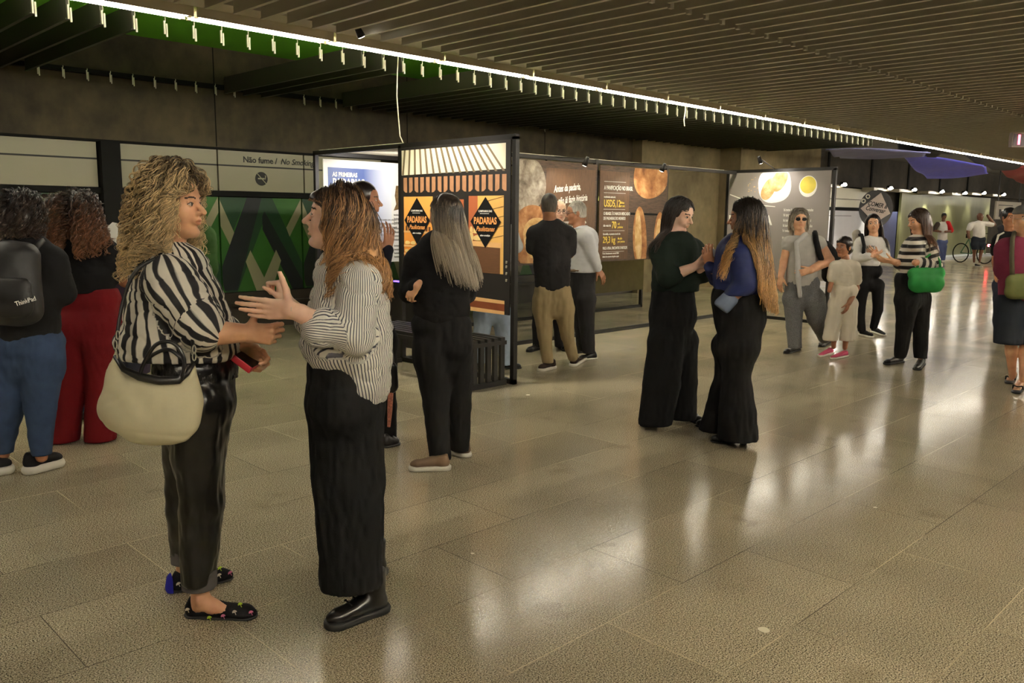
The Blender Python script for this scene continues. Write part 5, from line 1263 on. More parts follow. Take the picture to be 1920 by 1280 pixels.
def zebra_items(F):
    P = F.P
    # red phone in the left hand
    t = thing('phone', 'red smartphone in the hand of the person in the zebra print shirt', 'phone', tuple(P(462, 678, .02)))
    d = unit(SV(.78, -.60, 0)); u = unit(SV(.60, .78, 0)); n = FH
    def ob(mb, a0, a1, b0, b1, c0, c1): q = [d*a+u*b+n*c for c in (c0, c1) for b in (b0, b1) for a in (a0, a1)]; mb.add(q, [(0, 1, 3, 2), (4, 6, 7, 5), (0, 4, 5, 1), (2, 3, 7, 6), (0, 2, 6, 4), (1, 5, 7, 3)]); return mb
    ob(MB(), -.042, .04, -.013, .013, -.055, .045).build('case', mat('red_phone_case', srgb(190, 40, 52), .4), t, bevel=.004)
    ob(MB(), -.040, .038, .0125, .0145, -.052, .042).build('screen', mat('phone_glass', srgb(18, 18, 20), .1), t)
    # cream hobo bag
    t = thing('shoulder_bag', 'large cream hobo bag hanging beside the person in the zebra print shirt', 'bag', tuple(P(278, 760, -.26)))
    o = P(278, 760, -.26); CR = cloth('cream_nylon', srgb(226, 217, 182), .62, bump=.1)
    v = Vol(.06); sq = (FH, .62); D = -.27
    v.cap(P(262, 768, D), P(318, 775, D), .110, .104, .05, sq); v.cap(P(222, 762, D), P(275, 770, D), .070, .10, .05, sq); v.cap(P(222, 745, D), P(216, 655, D), .060, .006, .02, sq); v.cap(P(338, 760, D), P(366, 680, D), .066, .006, .02, sq); v.cap(P(250, 745, D), P(330, 748, D), .072, .072, .05, sq)
    v.sub(P(292, 686, D), np.array([.105, .2, .052]), np.array([RH, FH, UP]), .02)
    V, Q = vmesh(v, .0075); Nn = vnormals(V, Q)
    dx = (V-P(300, 800, D))@RH; dz = V[:, 2]-P(300, 800, D)[2]; rad_ = np.hypot(dx, dz); an = np.arctan2(dz, dx)
    V = V+Nn*(.003*np.sin(an*9+vnoise(V, 12)*2.5)*np.clip((rad_-.05)/.12, 0, 1)+.004*vnoise(V, 10)-.004*(1-abs(vnoise(V+3, (7, 7, 9))))**9)[:, None]
    npmesh('body', V, Q, CR, t, o)
    BL = mat('bag_black_leather', srgb(22, 21, 22), .35, var=.1)
    rel = lambda *a: P(*a)-o
    MB().tube(smooth_path([rel(216, 655, D), rel(219, 640, D), rel(222, 610, -.26), rel(232, 560, -.245), rel(250, 515, -.235), rel(280, 490, -.215), rel(310, 488, -.16), rel(340, 540, -.13), rel(356, 600, -.16), rel(361, 640, -.27), rel(364, 668, -.285)]), .0065, 8).build('shoulder_strap', BL, t, smooth=True)
    for dd, hh_ in ((-.31, 640), (-.22, 655)):
        MB().tube(smooth_path([rel(262, 705, dd), rel(270, 680, dd), rel(290, hh_+8, dd), rel(315, hh_, dd), rel(335, hh_+12, dd), rel(346, 680, dd), rel(340, 712, dd)]), .0065, 8).build('handle', BL, t, smooth=True)
    MB().tube([rel(216, 668, D), rel(232, 692, -.30), rel(262, 706, -.31), rel(300, 713, -.315), rel(335, 712, -.31), rel(350, 700, -.29), rel(364, 680, D)], [.008, .010, .014, .015, .014, .010, .007], 8).build('zip_band', BL, t, smooth=True)
    for (x, y, dd) in ((221, 628, D), (216, 646, D), (364, 655, -.285), (364, 668, -.285)):
        MB().tube([rel(x+3.2*math.cos(q), y+8*math.sin(q), dd-.01) for q in np.linspace(0, 6.28, 13)], .0022, 5).build('snap_hook', MSTEEL, t, smooth=True)
    MB().tube([rel(x, y, D-.012) for x, y in ((217, 655), (220, 672), (226, 680), (232, 690))], .003, 5).build('chain', MSTEEL, t)
zebra_items(FZ)
# ---------------------------------------------------------------- 2 woman in the striped shirt
def striped():
    ST = stripes('pin_stripe', srgb(232, 228, 216), srgb(70, 70, 80), .0102, .36)
    HA = hairmat('hair_auburn', srgb(44, 31, 24), srgb(176, 132, 86), .15, .85, .36, .5)
    base = (665, 1150); G0 = gz(*base); dn = float(gz(680, 1160)@FH-G0@FH); df = .20; dA = float(gz(704, 1149)@FH-G0@FH)
    def tuv(F):
        P = F.P
        return puv_segs([(P(655, 500, 0), P(652, 600, 0), .14, -FH-.1*RH), (P(652, 600, 0), P(690, 800, 0), .14, -FH-.1*RH), (P(675, 512, -.17), P(672, 632, -.2), .07, -FH), (P(672, 632, -.2), P(600, 624, -.22), .06, -FH), (P(640, 520, .17), P(590, 610, .16), .06, -FH)])
    def te(F, v):
        P = F.P
        v.cap(P(684, 630, .0), P(690, 725, .0), .094, .078, .04, (FH, 1.7)); v.cap(P(690, 725, 0), P(698, 772, 0), .076, .032, .02, (FH, 1.9)); v.cap(P(588, 645, 0), P(640, 652, 0), .035, .045, .04, (FH, 2.6))
        v.cap(P(640, 482, 0), P(612, 502, 0), .062, .042, .03); v.cap(P(650, 484, 0), P(690, 492, 0), .060, .060, .03)
        v.cap(P(606, 624, -.22), P(594, 622, -.22), .052, .054, .008)
        w_ = unit(SV(-1, .12)); v.p.append(('c', P(655, 500, 0), P(655, 500, 0)+UP*.001, .001, .001, .001, None))
    def be(F, B):
        P = F.P
        pass
    F = person(base, 'gesturing person with wavy auburn hair in fine striped shirt and black culottes', SKL,
        head=((631, 410, 0), 184, 7, 0, .98), neck=(642, 492, .0), neck_r=.056,
        torso=[(655, 525, 0, 60), (656, 575, 0, 68), (652, 620, 0, 74), (650, 640, 0, 76)], tsq=1.2, shoulders=((668, 512, -.13), (640, 512, .15), 33), top=ST, hem=None,
        arms=[dict(sh=(676, 520, -.16), el=(668, 632, -.20), wr=(548, 582, -.22), r=(33, 22, 13.5), sl=1.50, sr=(35, 31, 25), hh=.0028, hand=((-1, .06, .0), (0, .25, 1), False, dict(fingers=[(2, 6, 6), (0, 5, 6), (0, 7, 6), (4, 8, 8)], thumb=(78, -12), spread=1.2, thumb_len=1.12))),
              dict(sh=(640, 520, .17), el=(600, 622, .17), wr=(541, 568, .10), r=(36, 20, 12.5), sl=1.35, sr=(40, 30, 26), hh=.003, hand=((-.35, .93, .1), (-.9, -.3, .2), True, dict(fingers=[(70, 80, 45), (75, 80, 45), (78, 80, 45), (80, 80, 45)], thumb=(40, 20), k=.9)))],
        hips=[((645, 690, 0), (650, 740, 0), 64, 68)], psq=1.15, waist=(645, 654, 0),
        legs=[[(648, 760, dn*.6, 68), (652, 900, dn, 66), (657, 1080, dn, 58), (657, 1150, dn, 58)], [(655, 760, df*.5, 62), (665, 900, df, 52), (673, 1005, df, 49), (673, 1060, df, 49)]],
        blegs=[[(648, 760, dn*.6, 60), (665, 900, (dn+dA)/2, 40), (703, 1108, dA, 20)], [(655, 760, df*.5, 60), (668, 900, df, 40), (690, 1040, df, 22)]], pants=WIDEB, phem=[(657, 1098, dn)], pfold=.010, pffr=(13, 13, 1.6), lsq=(FH, .8), h=.0075, hh=.0032, topextra=te, bodyextra=be, tuv=tuv, fold=.007, tfr=(20, 20, 16), mouth=.003, closed=True, pantsname='culottes', hair_m=MBROW)
    P = F.P
    # belt buckle and pocket flap
    MB().tube([P(573+4*math.cos(q), 659+9*math.sin(q), -.02)-F.loc for q in np.linspace(0, 6.28, 11)], .0025, 5).build('belt_buckle', MSTEEL, F.t)
    v = Vol(.006); v.cap(P(604, 752, -.128), P(652, 780, -.132), .022, .022, None, (FH, .45)); F.mk('pocket_flap', v, .006, WIDEB)
    # necklace
    mb = MB()
    for i in range(26):
        q = i/25; x = 616-26*math.sin(q*2.6)**1+(-4 if i % 2 else 3); y = 502+62*q; c = P(612-22*math.sin(q*1.9)+(3*math.sin(i*2.1)), y, -.088+.03*q)-F.loc; mb.tube([c+SV(.005, .004), c-SV(.004, .005)], .0035, 5)
    mb.build('necklace', MSTEEL, F.t)
    MB().tube([P(548+2*math.cos(q), 582+13*math.sin(q), -.22+.027*math.cos(q))-F.loc for q in np.linspace(0, 6.28, 15)], .001, 4).build('bracelet', MSTEEL, F.t)
    # boot
    s = shoe(F, gz(725, 1141), gz(611, 1180), 'boot', MSH_BLK, MSOLE_B, k=1.05, h=.005)
    a, b = gz(727, 1140), gz(611, 1180); dd = unit(b-a); L_ = np.linalg.norm(b-a)
    mb = MB()
    for i in range(5):
        c = a+dd*(.098+.018*i)+UP*(.165-.020*i)-F.loc; sd = np.cross(UP, dd)
        mb.tube([c+sd*.026-UP*.012, c+dd*.012+UP*.006, c-sd*.026-UP*.012], .003, 5)
    mb.build('laces', MBLK, s)
    shoe(F, gz(722, 1072), gz(640, 1100), 'boot', MSH_BLK, MSOLE_B, k=.95, h=.008)
    # hair
    def ex(v, T, k):
        v.ell(T(-.040, 0, .010), np.array([.082, .084, .088])); v.ell(T(-.050, 0, -.080), np.array([.062, .088, .085])); v.ell(P(662, 478, -.03), np.array([.070, .09, .050])); v.ell(P(682, 470, 0), np.array([.035, .07, .06]))
        v.ell(T(.000, .068, -.045), np.array([.048, .030, .075]), F.hR.T); v.ell(T(.055, 0, .060), np.array([.045, .060, .030]), F.hR.T)
    haircap(F, HA, .99, ex, .006, noise=.008, fr=28)
    bk = -F.hR[:, 0]
    sc = scalp(1500, 21, face=.55)
    strands(F, 'hair_waves', HA, np.tile(sc, (2, 1)), .27, step=.010, clump=10, jit=.004, facex=.034, rad=.0012, curl=.014, curl_fr=38, colliders=F.coll, out=.006, push=lambda p, t: bk*.02*(t < .6)-bk*.10*(t > .75), grav=.3, seed=21, bulge=.3, taper=.5, curl_in=.5)
    side = sc[(sc[:, 0] > -.45) & (sc[:, 0] < .25) & (sc[:, 1] > 0)]
    strands(F, 'hair_waves', HA, np.tile(side, (5, 1)), .235, step=.010, clump=10, jit=.004, facex=.034, rad=.0012, curl=.015, curl_fr=36, colliders=F.coll, out=.014, push=lambda p, t: bk*.0, grav=.3, seed=22, bulge=.5, taper=.5, curl_in=.5)
    fr = np.random.default_rng(5); bang = np.stack([.55+.35*fr.random(160), fr.uniform(-.7, .8, 160), .75+.2*fr.random(160)], 1)
    strands(F, 'fringe', HA, bang, .085, step=.008, rad=.0013, out=.006, grav=.35, seed=23, bulge=.15, tan0=lambda u: np.tile(F.hR[:, 0]*.9-UP*.5, (len(u), 1))+u[:, 1:2]*F.hR[:, 1][None, :]*.5)
    return F
FS = striped()
# ---------------------------------------------------------------- 3 woman with tied hair behind the striped shirt
H_DK = hairmat('hair_dark_brown', srgb(26, 19, 16), srgb(58, 42, 32), .1, .9, .35, .35)
H_BK = hairmat('hair_black', srgb(18, 15, 14), srgb(36, 28, 24), .1, .9, .38, .3)
H_AB = hairmat('hair_ash_blonde', srgb(42, 34, 28), srgb(138, 124, 102), .12, .5, .34, .4)
H_CU = hairmat('hair_curly_brown', srgb(34, 24, 18), srgb(120, 78, 50), .1, 1.0, .4, .5)
H_CB = hairmat('hair_curly_black', srgb(22, 18, 16), srgb(70, 54, 42), .1, 1.1, .4, .5)
H_OM = hairmat('hair_ombre', srgb(34, 24, 19), srgb(206, 160, 98), .25, .75, .34, .4)
H_GR = hairmat('hair_grey', srgb(96, 86, 72), srgb(178, 166, 144), .0, .8, .5, .3)
H_WH = hairmat('hair_white_grey', srgb(120, 114, 102), srgb(212, 206, 192), .0, .8, .5, .3)
H_BR = hairmat('hair_brown_long', srgb(50, 34, 26), srgb(92, 62, 44), .1, 1.0, .35, .35)
DENIM = cloth('denim_blue', srgb(50, 64, 90), .85, var=.25, bump=.2); DENIML = cloth('denim_light', srgb(158, 172, 190), .85, var=.2, bump=.2)
F = person((728, 832), 'person with dark tied-back hair behind the striped shirt, hand raised', SKM,
    head=((683, 376, 0), 2, -2, 0, .98), neck=(676, 420, 0), torso=[(678, 460, 0, 36), (680, 520, 0, 36), (690, 560, 0, 34)], shoulders=((678, 450, -.12), (676, 450, .14), 18), top=cloth('navy_jacket', srgb(24, 24, 34)), hem=(690, 640, 0),
    arms=[dict(sh=(682, 455, -.14), el=(708, 520, -.12), wr=(726, 470, -.10), r=(16, 11, 8), sl=2, sr=(19, 15, 12), hand=((.16, 1, 0), (-.5, 0, .6), True, dict(curl=(12, 22, 15), thumb=(50, 20), k=1.0))),
          dict(sh=(676, 455, .14), el=(690, 530, .2), wr=(720, 540, .15), r=(16, 11, 8), sl=2, sr=(19, 15, 12))],
    hips=[((700, 600, 0), (712, 640, 0), 32, 32)], legs=[[(718, 680, 0, 24), (724, 760, 0, 19), (726, 835, 0, 18)], [(708, 680, .15, 24), (712, 760, .15, 20), (714, 825, .15, 18)]], pants=BLK, phem=[(726, 834, 0)],
    shoes=[((722, 838), (744, 833), 'leather', MSH_BLK, MSOLE_B)], h=.012, hh=.005, hair_m=H_DK)
haircap(F, H_DK, 1.0, lambda v, T, k: v.ell(T(-.115, 0, -.02), np.array([.035, .035, .035])), .006, noise=.0015)
MB().tube([F.P(726+7*math.cos(q), 478+2*math.sin(q), -.10+.03*math.sin(q))-F.loc for q in np.linspace(0, 6.28, 13)], .006, 5).build('watch', MBLK, F.t)
t = thing('handbag', 'small black handbag with red patterned strap end behind the striped shirt', 'bag', tuple(F.P(736, 705, -.2)))
v = Vol(.02); o = F.P(736, 705, -.2); v.cap(F.P(732, 690, -.2), F.P(731, 722, -.2), .045, .055, None, (FH, .5)); V, Q = vmesh(v, .008); npmesh('body', V, Q, MSH_BLK, t, o)
MB().tube([F.P(738, 690, -.2)-o, F.P(733, 640, -.19)-o, F.P(700, 540, -.2)-o], .008, 6).build('strap', MSH_BLK, t)
MB().tube([F.P(733, 726, -.2)-o, F.P(731, 770, -.2)-o, F.P(729, 800, -.2)-o], [.018, .016, .010], 6).build('patterned_ribbon', mat('red_white_ribbon', srgb(190, 110, 90), .7, var=.8, scale=90), t)
# ---------------------------------------------------------------- 4 long ash-blonde hair, all black
F = person((830, 872), 'person in black with long straight ash blonde hair and brown canvas shoes', SKT,
    head=((834, 404, 0), 140, 0, 0, 1.0), neck=(842, 440, 0), torso=[(828, 478, 0, 48), (828, 530, 0, 50), (828, 575, 0, 52)], tsq=.75, shoulders=((785, 478, 0), (866, 474, .05), 23), top=BLK, hem=(828, 612, 0),
    arms=[dict(sh=(782, 482, 0), el=(766, 548, .05), wr=(782, 536, -.10), r=(20, 14, 7), sl=1.8, sr=(24, 19, 13), hand=((-.55, -.75, .1), (.6, 0, .8), False, dict(curl=(35, 45, 30), k=.8))), dict(sh=(868, 480, .06), el=(874, 550, .1), wr=(840, 560, .2), r=(20, 14, 9), sl=2, sr=(24, 19, 14))],
    hips=[((806, 610, 0), (848, 610, 0), 34, 36), ((812, 650, 0), (850, 645, 0), 36, 37)],
    legs=[[(812, 670, 0, 35), (818, 760, -.02, 25), (826, 862, -.03, 19)], [(852, 670, .05, 34), (860, 760, .12, 24), (862, 840, .18, 18)]], pants=BLK2, phem=[(826, 862, -.03)], shoes=(), h=.011, hh=.006, hair_m=H_DK, pfold=.006)
TAUPE = cloth('taupe_canvas', srgb(112, 92, 74)); 
for hx, tx in (((843, 880), (768, 881)), ((878, 857), (836, 845))): shoe(F, gz(*hx), gz(*tx), 'sneaker', TAUPE, MSOLE_W, k=1.0, h=.006)
haircap(F, H_AB, 1.02, lambda v, T, k: (v.ell(F.P(848, 440, 0), np.array([.085, .06, .10]))), .007, noise=.002)
strands(F, 'hair_strands', H_AB, scalp(2400, 31), .37*(.75+.4*np.random.default_rng(2).random(2400)), step=.018, rad=.0014, out=.006, push=lambda p, t: RH*.13*(t > .25)-FH*.02, grav=.5, seed=31, bulge=.1, colliders=F.coll, taper=.4, facex=.02)
# ---------------------------------------------------------------- 5 woman with the backpack
F = person((55, 888), 'person with black backpack, dark curly hair and blue jeans at the left edge', SKM,
    head=((40, 408, 0), 95, -14, 0, 1.0), neck=(42, 445, 0), torso=[(50, 490, 0, 55), (48, 560, 0, 60), (48, 610, 0, 62)], tsq=.7, shoulders=((5, 478, 0), (92, 480, 0), 28), top=BLK2, hem=(50, 640, 0),
    arms=[dict(sh=(96, 484, 0), el=(116, 548, .04), wr=(90, 540, .28), r=(24, 16, 10), sl=2, sr=(31, 24, 14)), dict(sh=(0, 484, 0), el=(-25, 548, .04), wr=(10, 540, .28), r=(24, 16, 10), sl=2, sr=(30, 22, 14))],
    hips=[((25, 640, 0), (75, 640, 0), 40, 40), ((22, 665, 0), (74, 665, 0), 42, 42)], legs=[[(76, 690, 0, 38), (76, 770, .0, 26), (78, 856, 0, 17)], [(18, 690, 0, 38), (14, 770, 0, 26), (6, 852, .03, 16)]], pants=DENIM, phem=[(78, 852, 0)],
    shoes=[((48, 890), (117, 872), 'chunky', cloth('black_knit', srgb(30, 29, 30)), MSOLE_W, 1.1), ((-28, 893), (18, 886), 'chunky', cloth('black_knit', srgb(30, 29, 30)), MSOLE_W, 1.1)], h=.012, hh=.008, pfold=.006, pffr=(20, 20, 24), hair_m=H_BK)
haircap(F, H_CB, 1.1, lambda v, T, k: (v.ell(T(-.03, 0, -.01), np.array([.10, .115, .11])),), .008, noise=.018, fr=45, cutface=True)
curls(F, 'hair_curls', H_CB, 1, .11, .011, 41, rad=.0015, roots=np.tile(scalp(700, 41), (2, 1)), out=.03, fr=110, step=.006, grav=.2, bulge=1.2, clump=4)
t = thing('backpack', 'black backpack with small white lettering worn at the left edge', 'backpack', tuple(F.P(28, 530, -.2))); o = F.P(28, 530, -.2)
BP = mat('backpack_nylon', srgb(24, 22, 22), .55, var=.25, bump=.25, bscale=14)
v = Vol(.06); v.cap(F.P(2, 482, -.22), F.P(-2, 580, -.24), .072, .078); v.cap(F.P(48, 482, -.22), F.P(50, 580, -.24), .072, .080); v.cap(F.P(25, 480, -.22), F.P(25, 580, -.26), .075, .085)
V, Q = vmesh(v, .009); V = V+vnormals(V, Q)*(.005*vnoise(V, 16))[:, None]; npmesh('body', V, Q, BP, t, o)
v = Vol(.02); v.cap(F.P(5, 535, -.33), F.P(44, 535, -.33), .040, .040, None, (FH, .6)); v.cap(F.P(5, 580, -.33), F.P(44, 580, -.33), .045, .045, None, (FH, .6)); v.k=.05; v.cap(F.P(5, 550, -.335), F.P(44, 560, -.335), .045, .045, None, (FH, .6)); V, Q = vmesh(v, .009); npmesh('front_pocket', V, Q, BP, t, o)
for a, b, c in (((62, 468, -.2), (78, 452, -.02), (88, 470, .09)), ((8, 468, -.2), (10, 452, -.02), (4, 470, .09))):
    MB().tube([F.P(*a)-o, F.P(*b)-o, F.P(*c)-o], .020, 6).build('strap', BP, t, smooth=True)
MB().tube([F.P(25+9*math.cos(q), 462-9*math.sin(q), -.2)-o for q in np.linspace(0, 3.14, 8)], .006, 6).build('grab_handle', BP, t, smooth=True)
text('ThinkPad', .034, MWT, t, F.P(30, 574, -.372), SV(1, .32, .25), SV(-.32, 1, 0), bold=.01, loc0=o, width=.8)
# ---------------------------------------------------------------- 6 red trousers
REDT = cloth('red_knit', srgb(104, 16, 22), .8, var=.1, bump=.3)
F = person((160, 828), 'person with long curly brown hair, black top and wide red trousers', SKM,
    head=((152, 398, 0), 88, 4, 0, 1.0), neck=(156, 430, 0), torso=[(163, 465, 0, 44), (163, 520, 0, 48), (163, 545, 0, 48)], tsq=.7, shoulders=((128, 462, 0), (196, 462, 0), 22), top=BLK, hem=(163, 548, 0),
    arms=[dict(sh=(122, 466, 0), el=(112, 520, .05), wr=(130, 525, .28), r=(18, 12, 8), sl=2, sr=(23, 18, 12)), dict(sh=(202, 466, 0), el=(212, 515, .05), wr=(200, 500, .28), r=(18, 12, 8), sl=2, sr=(22, 17, 12))],
    hips=[((140, 560, 0), (192, 560, 0), 32, 32), ((146, 610, 0), (188, 606, 0), 40, 40)], legs=[[(136, 640, 0, 36), (128, 720, 0, 30), (116, 826, 0, 30)], [(190, 640, 0, 36), (190, 720, .02, 27), (188, 826, .03, 29)]], pants=REDT, phem=[(160, 826, 0)], shoes=(), h=.012, hh=.008, pfold=.006, waist=(163, 540, 0), hair_m=H_BK, pffr=(18, 18, 4))
haircap(F, H_CU, 1.05, lambda v, T, k: (v.ell(T(-.03, 0, -.06), np.array([.10, .115, .13])), v.ell(F.P(155, 432, -.05), np.array([.15, .07, .06]))), .008, noise=.016, fr=45)
FC = F.hc
curls(F, 'hair_curls', H_CU, 1, .27, .012, 51, rad=.0016, roots=np.tile(scalp(700, 51), (3, 1)), out=.03, fr=95, step=.008, grav=.28, bulge=.8, clump=4, push=lambda p, t: np.sign((p-FC)@RH)[:, None]*RH*.06-FH*.05)
# ---------------------------------------------------------------- 7 lavender clothes, holding white paper
LAV = cloth('dusky_lavender', srgb(70, 60, 76))
F = person((232, 770), 'person in dusky lavender clothes holding white paper, behind the blonde curls', SKM,
    head=((252, 392, 0), 160, -12, 0, 1.0), neck=(252, 425, 0), torso=[(248, 470, 0, 34), (244, 540, 0, 32), (244, 610, 0, 34), (246, 690, 0, 34)], tsq=1.0, shoulders=((248, 462, -.15), (248, 462, .15), 18), top=LAV, hem=(246, 700, 0),
    arms=[dict(sh=(246, 466, -.16), el=(236, 525, -.12), wr=(214, 470, -.10), r=(16, 13, 8), sl=.35, sr=(20, 18, 14), hand=((-.3, 1, 0), (.3, 0, 1), False, dict(curl=(30, 30, 20)))), dict(sh=(250, 466, .16), el=(240, 520, .2), wr=(222, 490, .1), r=(16, 12, 8), sl=1, sr=(20, 18, 14))],
    hips=[((246, 620, 0), (244, 640, 0), 28, 28)], legs=[[(246, 670, -.08, 18), (240, 750, -.08, 13)], [(246, 670, .1, 18), (246, 740, .1, 13)]], pants=cloth('dark_slate', srgb(48, 50, 62)), phem=[(240, 752, 0)], h=.014, hh=.009, hand_h=.006,
    shoes=[((248, 768), (218, 772), 'leather', MSH_BLK, MSOLE_B)])
haircap(F, H_DK, 1.05, None, .009, noise=.004)
o = F.P(212, 436, -.12); pp = thing('paper', 'white paper sheet held up behind the blonde curls', 'paper', tuple(o)); MB().poly([SV(-.085, .0), SV(.0, .075), SV(.075, .06), SV(.05, -.06), SV(.01, -.09)], .002, tuple(FH)).build('sheet', mat('bright_paper', srgb(238, 236, 228), .6, var=.01), pp)
# ---------------------------------------------------------------- 8 brown curly hair between
F = person((150, 790), 'person with brown wavy hair standing between the backpack and the red trousers', SKL,
    head=((112, 398, 0), 60, 0, 0, .95), neck=(114, 428, 0), torso=[(116, 465, 0, 28), (118, 530, 0, 28), (120, 580, 0, 30)], tsq=.8, shoulders=((98, 455, 0), (134, 455, 0), 16), top=cloth('brown_top', srgb(62, 50, 42)), hem=(120, 600, 0),
    arms=(), hips=[((122, 610, 0), (128, 630, 0), 26, 26)], legs=[[(130, 660, 0, 17), (140, 720, 0, 13), (150, 772, 0, 10)], [(128, 660, .1, 17), (134, 720, .1, 13), (140, 765, .1, 10)]], pants=DENIM, phem=[(150, 772, 0)], shoes=[((136, 790), (164, 782), 'sandal', MSH_BLK, MSOLE_B, .9)], h=.014, hh=.009)
haircap(F, H_CU, 1.1, lambda v, T, k: (v.ell(T(-.04, 0, -.06), np.array([.08, .095, .10])),), .009, noise=.012, fr=45)
curls(F, 'hair_curls', H_CU, 1, .2, .010, 61, rad=.0018, roots=scalp(900, 61), out=.025, fr=90, step=.009, grav=.28, bulge=.8, clump=4)
# ---------------------------------------------------------------- 9 face at the far left edge
F = person((30, 745), 'person with lit face at the very left edge behind the backpack', SKL,
    head=((-6, 392, 0), 30, 0, 0, 1.0), neck=(-8, 425, 0), torso=[(-8, 460, 0, 30), (-6, 540, 0, 30), (0, 600, 0, 28)], shoulders=((-24, 455, 0), (10, 455, 0), 16), top=cloth('brown_top', srgb(62, 50, 42)), hem=(0, 610, 0),
    hips=[((6, 610, 0), (10, 630, 0), 24, 24)], legs=[[(20, 650, 0, 17), (34, 700, 0, 14), (30, 735, 0, 11)]], pants=cloth('tan_trousers', srgb(120, 90, 58)), phem=[(30, 735, 0)], shoes=[((14, 748), (41, 744), 'sneaker', cloth('white_canvas', srgb(215, 210, 200)), MSOLE_W, .9)], h=.016, hh=.009)
haircap(F, H_DK, 1.06, lambda v, T, k: (v.ell(T(-.03, 0, -.02), np.array([.09, .095, .10])),), .009, noise=.008)
# ---------------------------------------------------------------- 10 green sweater
F = person((372, 770), 'person in a green sweater behind the chin of the zebra print person', SKT,
    head=((352, 372, 0), 150, -10, 0, 1.0), neck=(354, 404, 0), torso=[(368, 450, 0, 34), (372, 500, 0, 31), (372, 545, 0, 30)], tsq=1.0, shoulders=((352, 430, 0), (384, 434, .1), 20), top=cloth('green_sweater', srgb(48, 78, 36), .9, var=.1, bump=.3), hem=(374, 530, 0),
    arms=[dict(sh=(384, 440, .05), el=(392, 500, .0), wr=(375, 530, .1), r=(14, 12, 8), sl=2, sr=(18, 16, 12))], hips=[((372, 570, 0), (372, 600, 0), 28, 28)], legs=[[(370, 640, 0, 20), (370, 700, 0, 15), (370, 760, 0, 12)], [(376, 640, .1, 20), (378, 700, .1, 15), (378, 750, .1, 12)]], pants=cloth('dark_slate', srgb(48, 50, 62)), phem=[(370, 762, 0)], shoes=[((362, 768), (392, 768), 'leather', MSH_BLK, MSOLE_B)], h=.014, hh=.01)
haircap(F, H_DK, 1.04, None, .01)
v = Vol(.02); v.cap(F.P(372, 528, 0), F.P(372, 538, 0), F.m(31), F.m(31)); v.cut(F.P(372, 540, 0), -UP); F.mk('undershirt', v, .012, cloth('white_canvas', srgb(215, 210, 200)))
# ---------------------------------------------------------------- 11 man in jeans behind the awning print
F = person((905, 690), 'person in pale blue jeans standing behind the bakery print', SKT,
    head=((930, 372, 0), 60, -5, 0, 1.0), neck=(932, 400, 0), male=True, torso=[(930, 440, 0, 30), (928, 500, 0, 29), (925, 540, 0, 28)], tsq=.8, shoulders=((906, 430, 0), (954, 430, 0), 15), top=cloth('pale_shirt', srgb(190, 190, 190)), hem=(925, 556, 0),
    arms=[dict(sh=(958, 432, 0), el=(969, 462, -.02), wr=(945, 475, .1), r=(11, 9, 6), sl=2, sr=(14, 12, 9)), dict(sh=(904, 432, 0), el=(896, 470, 0), wr=(920, 480, .15), r=(11, 9, 6), sl=2, sr=(14, 12, 9))],
    hips=[((912, 555, 0), (936, 555, 0), 20, 20)], legs=[[(908, 590, 0, 19), (900, 640, 0, 13), (898, 682, 0, 11)], [(942, 590, 0, 19), (944, 640, 0, 13), (948, 682, -.05, 11)]], pants=DENIML, phem=[(900, 682, 0)],
    shoes=[((904, 690), (882, 694), 'leather', MSH_BLK, MSOLE_B), ((945, 690), (976, 691), 'leather', MSH_BLK, MSOLE_B)], h=.015, hh=.009, pfold=.006)
haircap(F, H_DK, 1.0, None, .01)
# ---------------------------------------------------------------- 12 man in the black polo
MPOLO = cloth('dark_polo', srgb(36, 34, 34)); KH = cloth('khaki_twill', srgb(150, 132, 98), .85, var=.08)
F = person((1045, 690), 'person in black polo shirt and khaki trousers seen from behind', SKM,
    head=((1030, 386, 0), 84, 2, 0, 1.0), neck=(1031, 412, 0), male=True, neck_r=.062, torso=[(1034, 445, 0, 36), (1035, 495, 0, 34), (1036, 530, 0, 33)], tsq=.68, shoulders=((1004, 432, 0), (1062, 432, 0), 16), top=MPOLO, hem=(1036, 544, 0),
    arms=[dict(sh=(1002, 436, 0), el=(998, 468, .03), wr=(1020, 470, .22), r=(11, 8, 6), sl=.85, sr=(15, 13, 10)), dict(sh=(1066, 436, 0), el=(1068, 476, .03), wr=(1045, 474, .22), r=(11, 8, 6), sl=.80, sr=(15, 13, 10))],
    hips=[((1022, 545, 0), (1050, 545, 0), 20, 20), ((1020, 565, 0), (1054, 565, 0), 21, 21)], legs=[[(1018, 580, 0, 19), (1022, 630, -.05, 13), (1027, 678, -.1, 10)], [(1058, 580, 0, 19), (1064, 630, 0, 12), (1074, 668, .0, 10)]], pants=KH, phem=[(1027, 680, -.1)],
    shoes=[((1040, 690), (1010, 696), 'sneaker', cloth('dark_brown_suede', srgb(52, 40, 34)), MSOLE_W, 1.0), ((1070, 689), (1101, 670), 'sneaker', cloth('dark_brown_suede', srgb(52, 40, 34)), MSOLE_W, 1.0)], h=.012, hh=.007, pfold=.006, hair_m=H_BK)
haircap(F, hairmat('hair_cropped', srgb(44, 38, 32), srgb(92, 82, 68), .0, 1.0, .6, .3), .975, lambda v, T, k: v.sub(T(-.02, 0, -.14), np.array([.2, .2, .08]), F.hR.T), .006, noise=.001)
collar(F, 1031, 424, 0, .072, MPOLO, z=.035)
